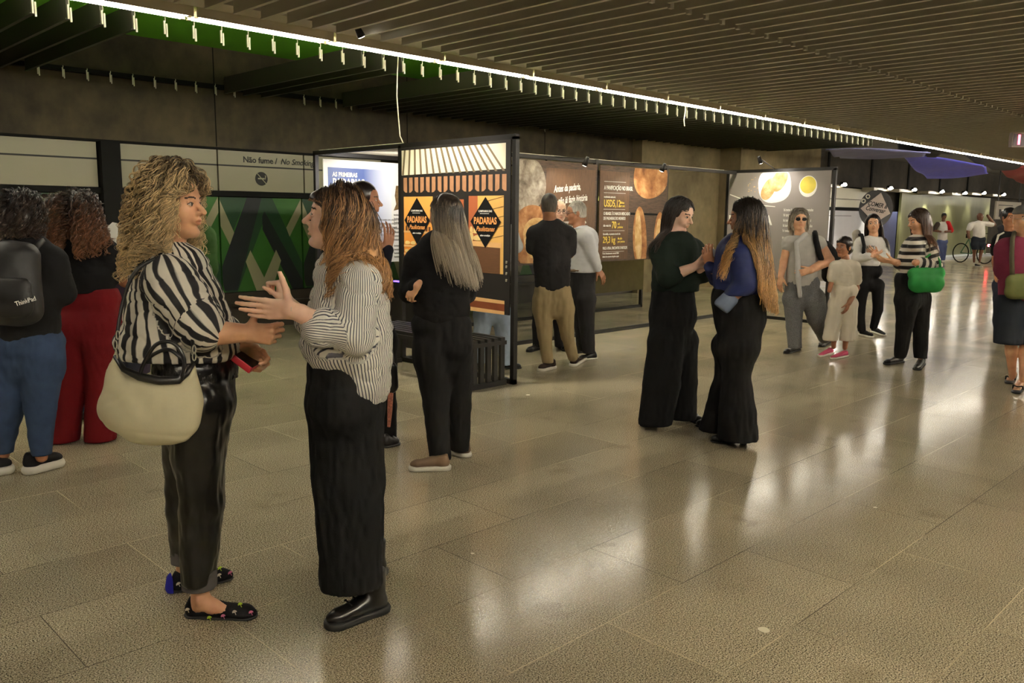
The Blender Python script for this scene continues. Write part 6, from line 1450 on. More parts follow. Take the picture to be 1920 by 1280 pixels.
# ---------------------------------------------------------------- 13 man in the white shirt
WSH = cloth('white_shirt', srgb(216, 216, 216), .8, var=.04)
F = person((1098, 672), 'person with grey hair and glasses in a white shirt, facing left', SKM,
    head=((1080, 399, 0), 186, -8, 0, 1.0), neck=(1086, 424, 0), male=True, neck_r=.058, torso=[(1096, 450, 0, 26), (1095, 490, 0, 25), (1093, 505, 0, 25)], tsq=1.1, shoulders=((1094, 438, -.15), (1098, 438, .15), 14), top=WSH, hem=(1094, 510, 0),
    arms=[dict(sh=(1100, 442, -.16), el=(1112, 480, -.16), wr=(1121, 504, -.10), r=(11, 8, 5.5), sl=1.9, sr=(13, 11, 8.5), hand=((.55, -.8, .0), (-.5, -.3, .7), False, dict(curl=(15, 20, 15)))), dict(sh=(1092, 442, .16), el=(1080, 480, .18), wr=(1070, 490, .10), r=(11, 8, 5.5), sl=1.9, sr=(13, 11, 8))],
    hips=[((1093, 515, 0), (1092, 540, 0), 23, 22)], legs=[[(1098, 560, -.08, 19), (1100, 610, -.08, 14), (1104, 660, -.08, 12)], [(1088, 560, .1, 18), (1090, 610, .1, 13), (1092, 655, .1, 11)]], pants=cloth('charcoal_wool', srgb(42, 40, 40)), phem=[(1104, 662, -.08)],
    shoes=[((1118, 672), (1086, 675), 'leather', MSH_BLK, MSOLE_W), ((1104, 660), (1076, 662), 'leather', MSH_BLK, MSOLE_B)], h=.012, hh=.0065, hair_m=H_GR)
haircap(F, H_WH, .99, lambda v, T, k: v.sub(T(-.01, 0, -.135), np.array([.2, .2, .08]), F.hR.T), .006, noise=.002)
def glasses(F, m, sd=(1, -1)):
    T = F.T; mb = MB()
    for q in sd:
        mb.tube([T(.096, q*(.033+.024*math.cos(a)), .004+.017*math.sin(a))-F.loc for a in np.linspace(0, 6.28, 13)], .0018, 4)
        mb.tube([T(.094, q*.056, .008)-F.loc, T(-.005, q*.080, .008)-F.loc], .0018, 4)
    mb.tube([T(.100, .010, .008)-F.loc, T(.100, -.010, .008)-F.loc], .0018, 4); mb.build('glasses', m, F.t)
collar(F, 1090, 430, 0, .070, WSH, z=.040)
glasses(F, mat('brown_frames', srgb(60, 34, 24), .4))
MB().tube([F.P(1094+25*math.cos(q), 507, .14*math.sin(q))-F.loc for q in np.linspace(0, 6.28, 17)], .016, 6).build('belt', mat('tan_belt', srgb(110, 84, 52), .5), F.t)
# ---------------------------------------------------------------- 14 bald man with glasses
F = person((1022, 655), 'bald person with glasses mostly hidden behind the black polo shirt', SKL,
    head=((1049, 396, 0), 280, -5, 0, 1.0), neck=(1046, 420, 0), male=True, torso=[(1040, 450, 0, 26), (1036, 500, 0, 26), (1034, 530, 0, 25)], tsq=.7, shoulders=((1020, 436, 0), (1062, 436, 0), 13), top=cloth('pale_shirt', srgb(190, 190, 190)), hem=(1034, 535, 0),
    hips=[((1024, 540, 0), (1042, 540, 0), 20, 20)], legs=[[(1014, 570, 0, 16), (1010, 610, 0, 12), (1010, 648, 0, 11)], [(1046, 570, 0, 16), (1050, 610, 0, 12), (1050, 645, 0, 11)]], pants=cloth('charcoal_wool', srgb(42, 40, 40)), phem=[(1012, 650, 0)],
    shoes=[((1020, 652), (986, 661), 'leather', MSH_BLK, MSOLE_B), ((1046, 648), (1062, 660), 'leather', MSH_BLK, MSOLE_B)], h=.014, hh=.007)
glasses(F, mat('dark_frames', srgb(40, 36, 34), .4))
# ---------------------------------------------------------------- 15 dark green top, wide black trousers
GRT = cloth('dark_green_knit', srgb(24, 33, 27), .9)
def ex15(F, v): pass
F = person((1252, 798), 'person in dark green top and very wide black trousers looking at a phone', SKL,
    head=((1274, 402, 0), 318, -18, 0, 1.0), neck=(1265, 436, 0), torso=[(1268, 470, 0, 40), (1268, 510, 0, 43), (1266, 535, 0, 44)], tsq=.85, shoulders=((1246, 458, -.04), (1296, 458, .06), 21), top=GRT, hem=(1266, 545, 0),
    arms=[dict(sh=(1240, 466, -.05), el=(1252, 520, -.16), wr=(1302, 500, -.20), r=(18, 12.5, 7.5), sl=1.25, sr=(23, 18, 14), hh=.0045, hand=((1, .35, 0), (-.2, .6, .6), True, dict(curl=(25, 35, 25), thumb=(35, 25)))), dict(sh=(1302, 466, .08), el=(1318, 512, .0), wr=(1316, 500, -.12), r=(18, 12, 7.5), sl=1.5, sr=(22, 18, 13), hand=((.3, .7, -.3), (-.4, .2, .8), False, dict(curl=(25, 35, 25))))],
    hips=[((1262, 555, 0), (1262, 590, 0), 40, 43)], legs=[[(1250, 640, -.05, 34), (1240, 720, -.08, 34), (1228, 790, -.1, 31)], [(1275, 640, .05, 33), (1278, 720, .08, 30), (1280, 780, .08, 27)]], pants=WIDEB, phem=[(1228, 795, -.1)], waist=(1262, 540, 0), psq=.9, pfold=.008, pffr=(16, 16, 2.5),
    shoes=[((1228, 790), (1205, 800), 'leather', MSH_BLK, MSOLE_B), ((1290, 785), (1312, 795), 'leather', MSH_BLK, MSOLE_B)], h=.011, hh=.005, mouth=.0, hair_m=H_DK)
haircap(F, H_DK, 1.0, lambda v, T, k: (v.ell(T(-.06, .03, -.09), np.array([.055, .065, .10]), F.hR.T),), .006, noise=.002)
strands(F, 'hair_strands', H_DK, scalp(1500, 71), .34, step=.02, rad=.0018, out=.006, push=lambda p, t: -F.hR[:, 0]*.03, grav=.5, seed=71, bulge=.1, colliders=F.coll, taper=.4, facex=.02, curl=.004, curl_fr=25)
def phone(F, pt, d, label, m='phone_dark', col=(30, 30, 34), up=(0, 1, 0)):
    o = F.P(*pt); t = thing('phone', label, 'phone', tuple(o)); a = unit(SV(*d)); n = unit(np.cross(a, SV(*up))); b = np.cross(n, a)
    def ob(a0, a1, b0, b1, c0, c1): q = [a*x+b*y+n*z for z in (c0, c1) for y in (b0, b1) for x in (a0, a1)]; return MB().add(q, [(0, 1, 3, 2), (4, 6, 7, 5), (0, 4, 5, 1), (2, 3, 7, 6), (0, 2, 6, 4), (1, 5, 7, 3)])
    ob(-.07, .07, -.036, .036, -.004, .004).build('case', mat(m, srgb(*col), .3), t, bevel=.003); ob(-.066, .066, -.033, .033, .0041, .005).build('screen', mat('phone_glass', srgb(18, 18, 20), .1), t)
phone(F, (1329, 484, -.2), (.55, .8, 0), 'silver phone held by the person in the dark green top', 'phone_silver', (170, 170, 172), up=(1, 0, -.6))
# ---------------------------------------------------------------- 16 navy shirt, long ombre hair
NAVY = cloth('navy_satin', srgb(34, 42, 84), .55, var=.15)
F = person((1365, 828), 'person with very long ombre hair, navy shirt and flared black trousers', SKM,
    head=((1398, 408, 0), 160, -6, 0, 1.0), neck=(1400, 440, 0), torso=[(1388, 478, 0, 44), (1385, 520, 0, 45), (1385, 545, 0, 44)], tsq=.95, shoulders=((1378, 468, -.08), (1400, 464, .14), 22), top=NAVY, hem=(1385, 550, 0),
    arms=[dict(sh=(1388, 474, -.14), el=(1398, 532, -.17), wr=(1362, 566, -.15), r=(19, 14, 9), sl=1.9, sr=(24, 20, 14)), dict(sh=(1368, 474, .16), el=(1345, 520, .22), wr=(1332, 500, .10), r=(18, 12, 8), sl=2, sr=(22, 17, 12), hand=((-.3, 1, 0), (.4, 0, .7), False, dict(curl=(30, 35, 25))))],
    hips=[((1380, 560, 0), (1388, 595, 0), 45, 45)], legs=[[(1384, 650, -.06, 37), (1380, 705, -.08, 26), (1382, 770, -.1, 32), (1383, 822, -.1, 37)], [(1372, 650, .1, 36), (1366, 700, .12, 24), (1350, 770, .12, 28), (1342, 806, .12, 32)]], pants=BLK, phem=[(1383, 822, -.1)], waist=(1385, 540, 0), pfold=.006,
    shoes=[((1402, 834), (1332, 828), 'heel', MSH_BLK, MSOLE_B), ((1352, 806), (1306, 799), 'heel', MSH_BLK, MSOLE_B)], h=.011, hh=.006, hair_m=H_DK)
v = Vol(.01); v.cap(F.P(1368, 560, -.15), F.P(1356, 572, -.15), .055, .058); v.cut(F.P(1350, 578, -.15), SV(-.6, -.8)); F.mk('turned_cuff', v, .009, cloth('pale_denim_cuff', srgb(112, 124, 148)))
collar(F, 1398, 452, .02, .075, NAVY, z=.035)
haircap(F, H_OM, 1.03, lambda v, T, k: (v.ell(F.P(1410, 440, 0), np.array([.075, .08, .11])),), .007, noise=.003)
strands(F, 'hair_strands', H_OM, np.tile(scalp(1500, 81), (2, 1)), .62, step=.024, rad=.0015, out=.010, clump=4, jit=.005, push=lambda p, t: RH*.085*(t > .2)-FH*.02, grav=.5, seed=81, bulge=.1, colliders=F.coll, taper=.4, facex=.02, curl=.010, curl_fr=26, curl_in=.6)
fl = np.random.default_rng(3); fr = np.stack([.2+.2*fl.random(110), .5+.4*fl.random(110), .2+.5*fl.random(110)], 1)
strands(F, 'hair_strands', H_OM, fr, .52, step=.024, rad=.0015, out=.012, push=lambda p, t: -RH*.12, grav=.5, seed=82, bulge=.1, colliders=F.coll, facex=.06, curl=.020, curl_fr=18, curl_in=.6)
# ---------------------------------------------------------------- 17 older woman
DOT = mat('dotted_trousers', srgb(92, 92, 92), .85, var=.9, scale=130)
F = person((1500, 662), 'person with grey bob, sunglasses, sleeveless blouse and patterned grey trousers', SKT,
    head=((1499, 412, 0), 262, 2, 0, 1.02), neck=(1500, 438, 0), torso=[(1506, 465, 0, 27), (1504, 500, 0, 28), (1502, 525, 0, 29)], tsq=.75, shoulders=((1484, 450, 0), (1526, 450, 0), 12), top=cloth('grey_blouse', srgb(176, 172, 164)), hem=(1502, 535, 0),
    arms=[dict(sh=(1478, 450, 0), el=(1470, 490, .02), wr=(1464, 518, -.02), r=(10, 7.5, 5.5), sl=.15, sr=(12, 11, 10), hand=((-.1, -1, 0), (.6, 0, .4), True)), dict(sh=(1534, 450, 0), el=(1554, 488, -.03), wr=(1520, 506, -.20), r=(13, 10, 6.5), sl=.15, sr=(13, 12, 10), hand=((-.9, -.3, 0), (0, 0, 1), False, dict(curl=(25, 30, 20))))],
    hips=[((1494, 532, 0), (1516, 532, 0), 19, 20)], legs=[[(1488, 560, 0, 20), (1488, 610, -.03, 14), (1490, 650, -.05, 12)], [(1524, 560, 0, 22), (1532, 595, .05, 18), (1546, 632, .25, 12)]], pants=DOT, phem=[(1490, 652, -.05)],
    shoes=[((1500, 655), (1469, 664), 'leather', MSH_BLK, MSOLE_B), ((1556, 640), (1536, 652), 'leather', MSH_BLK, MSOLE_B)], h=.012, hh=.007, pfold=.006, mouth=.006, hair_m=H_GR)
haircap(F, H_GR, 1.06, lambda v, T, k: (v.ell(T(-.03, 0, -.05), np.array([.075, .092, .085]), F.hR.T),), .007, noise=.003)
strands(F, 'hair_strands', H_GR, np.tile(scalp(700, 97), (2, 1)), .15, step=.012, rad=.0017, out=.010, clump=5, jit=.004, grav=.4, seed=97, bulge=.4, facex=.03, curl=.004, curl_fr=30)
T_ = F.T; mb = MB()
for q in (1, -1): mb.poly([T_(.098, q*(.033+.025*math.cos(a)), .004+.019*math.sin(a))-F.loc for a in np.linspace(0, 6.0, 14)], .003, tuple(F.hR[:, 0]))
mb.build('sunglasses', mat('dark_lens', srgb(30, 24, 22), .15), F.t)
v = Vol(.015); v.cap(F.P(1494, 455, -.13), F.P(1497, 520, -.17), F.m(4), F.m(5)); v.cap(F.P(1497, 520, -.17), F.P(1500, 556, -.17), F.m(5), F.m(3)); v.cap(F.P(1494, 455, -.13), F.P(1510, 440, -.08), F.m(4), F.m(5)); F.mk('scarf', v, .009, cloth('pale_scarf', srgb(184, 182, 178)), disp=lambda V: .006*vnoise(V, (40, 40, 8)))
def bag_blob(F, name, label, cat, caps, m, centre, h=.009, straps=(), strap_r=.012, part='body', ms=None, noise=.004):
    o = F.P(*centre); t = thing(name, label, cat, tuple(o)); v = Vol(.02)
    for a, b, ra, rb, sq in caps: v.cap(F.P(*a), F.P(*b), ra, rb, None, (FH, sq))
    V, Q = vmesh(v, h); V = V+vnormals(V, Q)*(noise*vnoise(V, 18))[:, None]; npmesh(part, V, Q, m, t, o)
    for st in straps: MB().tube([F.P(*p)-o for p in st], strap_r, 6).build('strap', ms or m, t, smooth=True)
    return t
bag_blob(F, 'backpack', 'black backpack slung on the shoulder of the person with the grey bob', 'backpack', [((1546, 465, .18), (1560, 490, .15), .09, .11, .7), ((1560, 490, .15), (1556, 515, .15), .11, .09, .7)], BLK, (1556, 490, .15), straps=[((1530, 448, .12), (1528, 436, .0), (1530, 450, -.12), (1536, 475, -.14), (1545, 500, -.05))], strap_r=.030)
# ---------------------------------------------------------------- 18 child
CRM = cloth('cream_cotton', srgb(228, 218, 198), .9, var=.04)
F = person((1572, 668), 'child with short dark hair in cream shirt, wide cream trousers and pink shoes', SKM,
    head=((1582, 463, 0), 215, -2, 0, .92), neck=(1585, 486, 0), neck_r=.040, torso=[(1584, 503, 0, 18), (1583, 525, 0, 20)], tsq=.75, shoulders=((1568, 494, 0), (1600, 494, 0), 9), top=CRM, hem=(1583, 538, 0),
    arms=[dict(sh=(1564, 497, 0), el=(1560, 525, 0), wr=(1555, 545, -.05), r=(7, 5, 4), sl=.8, sr=(10, 11, 11)), dict(sh=(1604, 497, 0), el=(1606, 540, 0), wr=(1592, 568, -.08), r=(7, 5.5, 4.5), sl=.62, sr=(10, 11, 12), hand=((-.3, -1, 0), (-.5, 0, .7), False, dict(k=.78)))],
    hips=[((1576, 545, 0), (1592, 545, 0), 15, 16)], legs=[[(1568, 570, 0, 14), (1562, 605, 0, 14), (1557, 632, -.02, 14)], [(1594, 570, 0, 14), (1592, 605, 0, 14), (1588, 640, -.02, 14)]], blegs=[[(1568, 570, 0, 12), (1563, 650, 0, 6)], [(1594, 570, 0, 12), (1584, 655, -.02, 6)]], pants=CRM, phem=[(1588, 638, -.02)],
    shoes=[((1562, 662), (1533, 670), 'sneaker', cloth('pink_canvas', srgb(206, 90, 120)), MSOLE_W, .8), ((1590, 668), (1556, 674), 'sneaker', cloth('pink_canvas', srgb(206, 90, 120)), MSOLE_W, .8)], h=.010, hh=.0065, pfold=.005, hair_m=H_DK)
haircap(F, H_DK, 1.03, lambda v, T, k: (v.ell(T(-.04, 0, -.03), np.array([.07, .08, .065]), F.hR.T), v.ell(T(.055, 0, .068), np.array([.035, .055, .022]), F.hR.T)), .007, noise=.003)
# ---------------------------------------------------------------- 19 white sweatshirt
F = person((1632, 630), 'smiling person with long dark hair, white sweatshirt and black leggings', SKT,
    head=((1637, 419, 0), 250, 0, 8, 1.0), neck=(1638, 440, 0), torso=[(1630, 462, 0, 20), (1630, 490, 0, 20)], tsq=.8, shoulders=((1614, 450, 0), (1650, 450, 0), 9), top=cloth('white_sweatshirt', srgb(214, 210, 204)), hem=(1630, 498, 0),
    arms=[dict(sh=(1612, 452, 0), el=(1606, 484, -.03), wr=(1632, 480, -.16), r=(8, 7, 5), sl=1.9, sr=(10, 9, 7), hand=((1, .2, 0), (0, .4, .8), True)), dict(sh=(1652, 452, 0), el=(1660, 480, -.03), wr=(1646, 480, -.14), r=(8, 7, 5), sl=1.9, sr=(10, 9, 7), hand=((-.6, .4, 0), (0, .4, .8), False))],
    hips=[((1624, 508, 0), (1640, 508, 0), 14, 14)], legs=[[(1618, 535, 0, 12), (1612, 580, 0, 9), (1616, 620, 0, 7)], [(1646, 535, 0, 12), (1646, 580, 0, 9), (1638, 612, .02, 7)]], pants=BLK, phem=[(1616, 622, 0)],
    shoes=[((1612, 628), (1636, 634), 'sneaker', BLK2, MSOLE_W, .95), ((1634, 622), (1660, 631), 'sneaker', BLK2, MSOLE_W, .95)], h=.013, hh=.008, mouth=.004, hair_m=H_DK)
haircap(F, H_DK, 1.02, lambda v, T, k: (v.ell(T(-.05, 0, -.05), np.array([.05, .08, .08]))), .008, noise=.003)
strands(F, 'hair_strands', H_DK, scalp(500, 91), .46, step=.03, rad=.0028, out=.006, push=lambda p, t: RH*.08, grav=.5, seed=91, bulge=.1, colliders=F.coll, facex=.02)
text('HAPPY', .055, MTXT, F.t, F.P(1620, 466, -.128), SV(1, 0), SV(0, 1), bold=.02, loc0=F.loc, width=.8); text('BE', .055, MTXT, F.t, F.P(1630, 476, -.128), SV(1, 0), SV(0, 1), bold=.02, loc0=F.loc, width=.8)
bag_blob(F, 'backpack', 'pale backpack on the shoulders of the smiling person in white', 'backpack', [((1606, 438, .14), (1612, 475, .16), .055, .07, .7)], cloth('pale_grey_nylon', srgb(176, 170, 158)), (1608, 455, .15), straps=[((1612, 440, .1), (1616, 440, -.02), (1620, 460, -.125), (1618, 488, -.09))], strap_r=.022, ms=BLK)
# ---------------------------------------------------------------- 20 striped sweater, green bag
SWT = stripes('sweater_stripe', srgb(220, 212, 198), srgb(26, 22, 22), .072, .5, axis=1)
F = person((1700, 686), 'person with long brown hair in black and white striped sweater and black boots', SKT,
    head=((1722, 414, 0), 190, -14, 0, 1.0), neck=(1724, 442, 0), torso=[(1722, 468, 0, 30), (1720, 505, 0, 29), (1718, 520, 0, 29)], tsq=.85, shoulders=((1716, 455, -.12), (1726, 455, .14), 13), top=SWT, hem=(1718, 520, 0),
    arms=[dict(sh=(1740, 462, -.10), el=(1752, 498, -.14), wr=(1716, 492, -.22), r=(11, 9, 6), sl=1.7, sr=(15, 13, 11)), dict(sh=(1702, 462, .14), el=(1692, 496, .12), wr=(1674, 490, -.06), r=(10, 8, 5.5), sl=1.35, sr=(14, 12, 9), hand=((-1, .1, 0), (0, .7, .5), False, dict(curl=(15, 20, 15))))],
    tuv=lambda F: puv_segs([(F.P(1722, 440, 0), F.P(1719, 520, 0), .15, -FH), (F.P(1740, 462, -.1), F.P(1752, 498, -.14), .07, -FH), (F.P(1752, 498, -.14), F.P(1706, 490, -.2), .06, -FH)]),
    hips=[((1706, 525, 0), (1722, 530, 0), 25, 25)], legs=[[(1702, 560, -.05, 22), (1696, 610, -.06, 15), (1688, 664, -.06, 11)], [(1722, 560, .05, 22), (1726, 610, .02, 15), (1726, 668, -.02, 12)]], pants=BLK2, phem=[(1726, 670, 0)], waist=(1718, 512, 0),
    shoes=[((1694, 679), (1656, 684), 'boot', MSH_BLK, MSOLE_B, .9), ((1730, 682), (1716, 696), 'boot', MSH_BLK, MSOLE_B, .9)], h=.011, hh=.007, pfold=.006, hair_m=H_BR)
haircap(F, H_BR, 1.04, lambda v, T, k: (v.ell(T(-.05, 0, -.08), np.array([.075, .085, .12])),), .007, noise=.003)
strands(F, 'hair_strands', H_BR, scalp(1200, 95), .36, step=.024, rad=.0020, out=.008, push=lambda p, t: RH*.03, grav=.5, seed=95, bulge=.1, colliders=F.coll, facex=.03)
GRN = cloth('green_leather', srgb(36, 120, 56), .45, bump=.1)
bag_blob(F, 'tote_bag', 'green tote bag on the arm of the person in the striped sweater', 'bag', [((1722, 530, -.24), (1752, 530, -.24), .10, .10, .55), ((1712, 512, -.24), (1762, 512, -.24), .055, .055, .6)], GRN, (1738, 525, -.24), straps=[((1716, 505, -.24), (1735, 484, -.2), (1752, 470, -.15), (1762, 490, -.2), (1764, 508, -.24))], strap_r=.012, noise=.008)
# ---------------------------------------------------------------- 21 raglan, 22 white tee, far away
F = person((1770, 490), 'distant person in white and red raglan shirt and jeans looking down', SKD,
    head=((1770, 406, 0), 262, -20, 0, 1.05), neck=(1769, 413, 0), torso=[(1768, 424, 0, 8.5), (1767, 446, 0, 9)], tsq=.75, shoulders=((1760, 419, 0), (1777, 419, 0), 4), top=cloth('white_sweatshirt', srgb(214, 210, 204)), hem=(1767, 452, 0),
    arms=[dict(sh=(1780, 421, 0), el=(1784, 433, -.05), wr=(1772, 434, -.28), r=(3.2, 2.6, 2), sl=0), dict(sh=(1757, 421, 0), el=(1751, 432, -.05), wr=(1764, 434, -.28), r=(3.2, 2.6, 2), sl=0)],
    hips=[((1763, 453, 0), (1771, 453, 0), 6, 6)], legs=[[(1763, 462, 0, 4.5), (1764, 475, 0, 3.5), (1765, 488, 0, 3)], [(1771, 462, 0, 4.5), (1770, 475, 0, 3.5), (1769, 488, 0, 3)]], pants=cloth('denim_far', srgb(86, 98, 140)), phem=[(1765, 488, 0)], shoes=(), h=.03, hh=.018)
haircap(F, H_BK, 1.05, None, .02)
v = Vol(.02); v.cap(F.P(1777, 419, -.02), F.P(1783.5, 432, -.05), .10, .085); F.mk('red_sleeve', v, .025, cloth('red_cotton', srgb(180, 36, 40))); v = Vol(.02); v.cap(F.P(1758, 420, -.03), F.P(1752, 430, -.05), .085, .08); F.mk('dark_sleeve', v, .025, cloth('dark_stripe_sleeve', srgb(60, 52, 46)))
F = person((1830, 497), 'distant person in white tee and dark shorts with a hand at the head', SKD,
    head=((1838, 406, 0), 300, 6, 0, 1.05), neck=(1838, 414, 0), torso=[(1835, 424, 0, 11), (1836, 440, 0, 11)], tsq=.7, shoulders=((1824, 418, 0), (1848, 417, 0), 4.5), top=cloth('white_sweatshirt', srgb(214, 210, 204)), hem=(1836, 446, 0),
    arms=[dict(sh=(1853, 418, 0), el=(1864, 421, 0), wr=(1852, 404, -.05), r=(4, 3.4, 2.6), sl=.6, sr=(5, 5, 5)), dict(sh=(1820, 420, 0), el=(1815, 434, 0), wr=(1817, 446, -.05), r=(4, 3, 2.4), sl=.6, sr=(5, 5, 5))],
    hips=[((1829, 449, 0), (1841, 449, 0), 7, 7)], legs=[[(1827, 458, 0, 6.5), (1829, 469, 0, 6)], [(1842, 458, 0, 6), (1841, 467, 0, 6)]], blegs=[[(1827, 458, 0, 6), (1826, 494, .1, 4)], [(1842, 458, 0, 6), (1836, 494, 0, 4)]], pants=cloth('dark_shorts', srgb(36, 40, 48)), phem=[(1829, 468, 0)], shoes=[((1827, 499), (1843, 501), 'sneaker', BLK, MSOLE_W)], h=.03, hh=.018)
# ---------------------------------------------------------------- bicycle at his side
F2 = F; bo = F.P(1822, 470, .3); bt = thing('bicycle', 'bicycle with a glowing red rear light beside the distant person in white', 'bicycle', tuple(gz(1822, 493)))
bo = gz(1822, 493); xx = unit(SV(.35, 0, -.94))
def wheel(cx_, nm):
    c = xx*cx_+UP*.34; MB().tube([c+xx*.33*math.cos(a)+UP*.33*math.sin(a) for a in np.linspace(0, 6.283, 25)], .02, 6).build(nm, MBLK, bt)
wheel(-.5, 'wheel'); wheel(.5, 'wheel')
MFR = mat('bike_green_frame', srgb(60, 110, 80), .4)
mb = MB(); pb = [xx*-.5+UP*.34, xx*-.05+UP*.32, xx*-.2+UP*.85, xx*.35+UP*.85, xx*.5+UP*.34]
for i, j in ((0, 1), (0, 2), (1, 2), (2, 3), (1, 3), (3, 4)): mb.tube([pb[i], pb[j]], .018, 6)
mb.build('frame', MFR, bt)
MB().tube([xx*.35+UP*.85, xx*.32+UP*1.02, xx*.30+UP*1.04+np.cross(UP, xx)*.28], .014, 6).tube([xx*.32+UP*1.02, xx*.30+UP*1.04-np.cross(UP, xx)*.28], .014, 6).build('handlebar', MBLK, bt)
MB().box(tuple(xx*-.25+UP*.92-.05), tuple(xx*-.25+UP*.95+.06)).build('saddle', MBLK, bt)
MB().tube([xx*.60+UP*.64, xx*.64+UP*.64], .045, 10).build('rear_light', mat('red_lamp', (1, .04, .05), .4, emit=30), bt)
# ---------------------------------------------------------------- 23 maroon tee at the right edge
MAR = cloth('maroon_cotton', srgb(110, 42, 62), .9, var=.12)
F = person((1915, 728), 'person in cap, maroon tee and dark shorts at the right edge', SKT,
    head=((1920, 412, 0), 262, 0, 0, 1.05), neck=(1918, 442, 0), male=True, torso=[(1912, 480, 0, 38), (1912, 530, 0, 37), (1912, 555, 0, 38)], tsq=.7, shoulders=((1886, 456, 0), (1940, 456, 0), 17), top=MAR, hem=(1912, 562, 0),
    arms=[dict(sh=(1882, 462, 0), el=(1880, 512, .03), wr=(1884, 556, 0), r=(12, 9, 7), sl=.85, sr=(16, 16, 14)), dict(sh=(1944, 462, 0), el=(1950, 512, .03), wr=(1946, 556, 0), r=(12, 9, 7), sl=.85, sr=(16, 16, 14))],
    hips=[((1894, 570, 0), (1932, 570, 0), 26, 26)], legs=[[(1892, 600, 0, 25), (1890, 640, -.02, 24)], [(1932, 600, 0, 24), (1930, 640, -.02, 23)]], blegs=[[(1894, 600, 0, 18), (1896, 660, 0, 13), (1898, 708, .05, 8)], [(1928, 600, 0, 18), (1922, 665, -.05, 13), (1916, 722, -.08, 8)]], pants=cloth('dark_shorts', srgb(36, 40, 48)), phem=[(1890, 644, -.02)],
    shoes=(), h=.012, hh=.006, mouth=.002, hair_m=H_DK, bodyextra=lambda F, B: [B.chain([a+UP*.03, b+UP*.018], [.032, .030], .012) for a, b in ((gz(1914, 722), gz(1906, 734)), (gz(1900, 706), gz(1893, 716)))])
glasses(F, MSTEEL)
v = Vol(.01); T_ = F.T; v.ell(T_(-.012, 0, .055), np.array([.104, .088, .075]), F.hR.T); v.cut(T_(0, 0, .045), -F.hR[:, 2]); F.mk('cap', v, .008, cloth('grey_cap', srgb(96, 92, 88)))
v = Vol(.01); v.ell(T_(.115, 0, .050), np.array([.065, .065, .008]), F.hR.T); F.mk('cap_brim', v, .006, cloth('grey_cap', srgb(96, 92, 88)))
for a, b in ((gz(1916, 722), gz(1905, 737)), (gz(1900, 704), gz(1892, 719))):
    v = Vol(.01); d_ = unit(b-a); v.cap(a-d_*.02+UP*.01, b+UP*.01, .036, .042, None, (UP, .25)); so = F.mk('flip_flop', v, .007, MSOLE_B)
    mb = MB(); sd = np.cross(UP, d_); tt = b-d_*.03+UP*.055-F.loc
    for q in (1, -1): mb.tube([tt, tt-d_*.05+sd*q*.035-UP*.0, tt-d_*.10+sd*q*.040-UP*.035], .006, 5)
    mb.build('toe_strap', MBLK, so)
bag_blob(F, 'crossbody_bag', 'olive green crossbody bag hanging on the maroon tee', 'bag', [((1900, 528, -.2), (1934, 528, -.2), .07, .07, .5), ((1900, 545, -.2), (1934, 545, -.2), .075, .075, .5)], cloth('olive_bag', srgb(88, 92, 52), .6), (1912, 535, -.2), straps=[((1898, 515, -.2), (1897, 480, -.17), (1898, 450, -.10), (1902, 436, .0))], strap_r=.020, ms=cloth('olive_strap', srgb(78, 74, 56)))
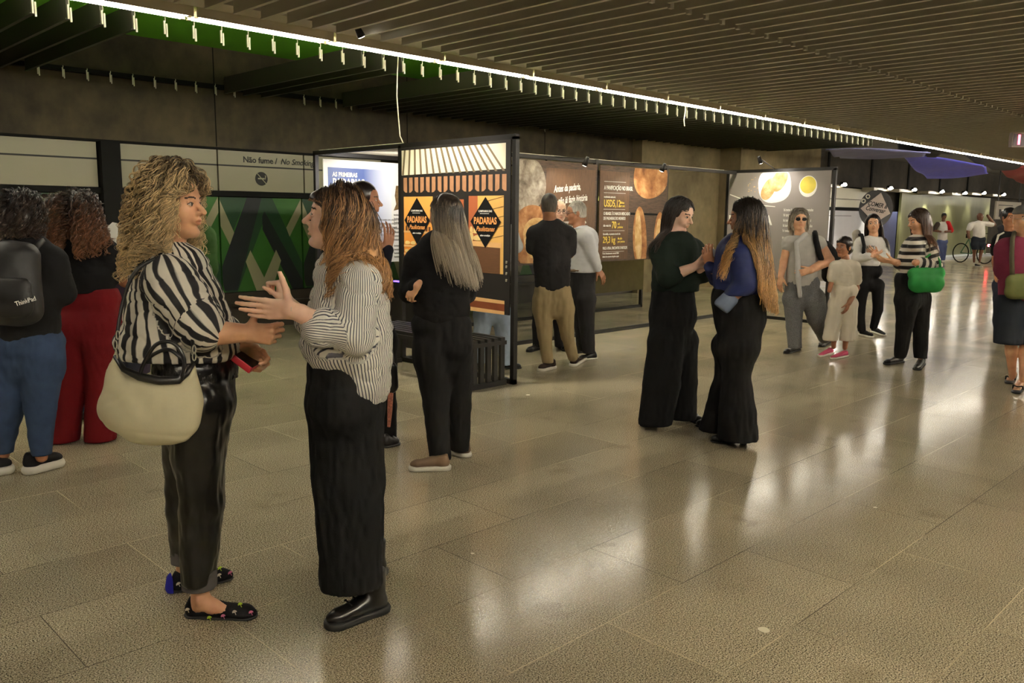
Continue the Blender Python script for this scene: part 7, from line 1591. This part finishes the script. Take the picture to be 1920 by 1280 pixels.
# ---------------------------------------------------------------- 24 / 25 people behind him
F = person((1888, 640), 'person in black shirt with a white shoulder stripe behind the maroon tee', SKM,
    head=((1893, 408, 0), 268, 0, 0, 1.0), neck=(1893, 428, 0), male=True, torso=[(1890, 455, 0, 21), (1890, 500, 0, 20), (1890, 520, 0, 20)], tsq=.7, shoulders=((1874, 443, 0), (1906, 443, 0), 10), top=BLK, hem=(1890, 525, 0),
    arms=[dict(sh=(1869, 448, 0), el=(1866, 490, 0), wr=(1870, 525, -.05), r=(7.5, 6, 4.5), sl=.55, sr=(9, 9, 8))],
    hips=[((1880, 535, 0), (1900, 535, 0), 17, 17)], legs=[[(1880, 560, 0, 15), (1880, 600, 0, 11), (1882, 635, 0, 9)], [(1900, 560, 0, 15), (1900, 600, 0, 11), (1900, 635, 0, 9)]], pants=cloth('dark_slate', srgb(48, 50, 62)), phem=[(1882, 636, 0)], h=.016, hh=.01, shoes=[((1884, 636), (1878, 643), 'sneaker', BLK, MSOLE_W)])
haircap(F, H_BK, 1.02, None, .01)
v = Vol(.01); v.cap(F.P(1872, 441, -.07), F.P(1866, 462, -.06), .012, .012); v.cap(F.P(1882, 436, -.07), F.P(1872, 441, -.07), .010, .012); F.mk('shoulder_stripe', v, .008, cloth('white_canvas', srgb(215, 210, 200)))
F = person((1880, 560), 'distant person in dark grey shirt just left of the capped head', SKT,
    head=((1887, 405, 0), 300, 0, 0, 1.0), neck=(1886, 418, 0), torso=[(1884, 432, 0, 12), (1884, 460, 0, 12)], tsq=.7, shoulders=((1875, 425, 0), (1893, 425, 0), 5), top=cloth('dark_grey_shirt', srgb(48, 46, 50)), hem=(1884, 475, 0),
    hips=[((1879, 480, 0), (1889, 480, 0), 9, 9)], legs=[[(1879, 500, 0, 8), (1878, 530, 0, 6), (1878, 556, 0, 5)], [(1889, 500, 0, 8), (1888, 530, 0, 6), (1888, 556, 0, 5)]], pants=cloth('dark_slate', srgb(48, 50, 62)), phem=[(1878, 556, 0)], h=.025, hh=.014)
haircap(F, H_BK, 1.0, None, .015)

# ------------------------------------------------------------------ lettering becomes plain meshes
bpy.context.view_layer.update(); DG = bpy.context.evaluated_depsgraph_get()
for o in TEXTS:
    me = bpy.data.meshes.new_from_object(o.evaluated_get(DG)); nm = o.name; par = o.parent; mt = o.matrix_basis.copy(); mtl = o.data.materials[0]
    cu = o.data; bpy.data.objects.remove(o); bpy.data.curves.remove(cu)
    n_ = bpy.data.objects.new(nm.split('.')[0], me); COL.objects.link(n_); n_.parent = par; n_.matrix_basis = mt
    if len(me.materials) == 0: me.materials.append(mtl)
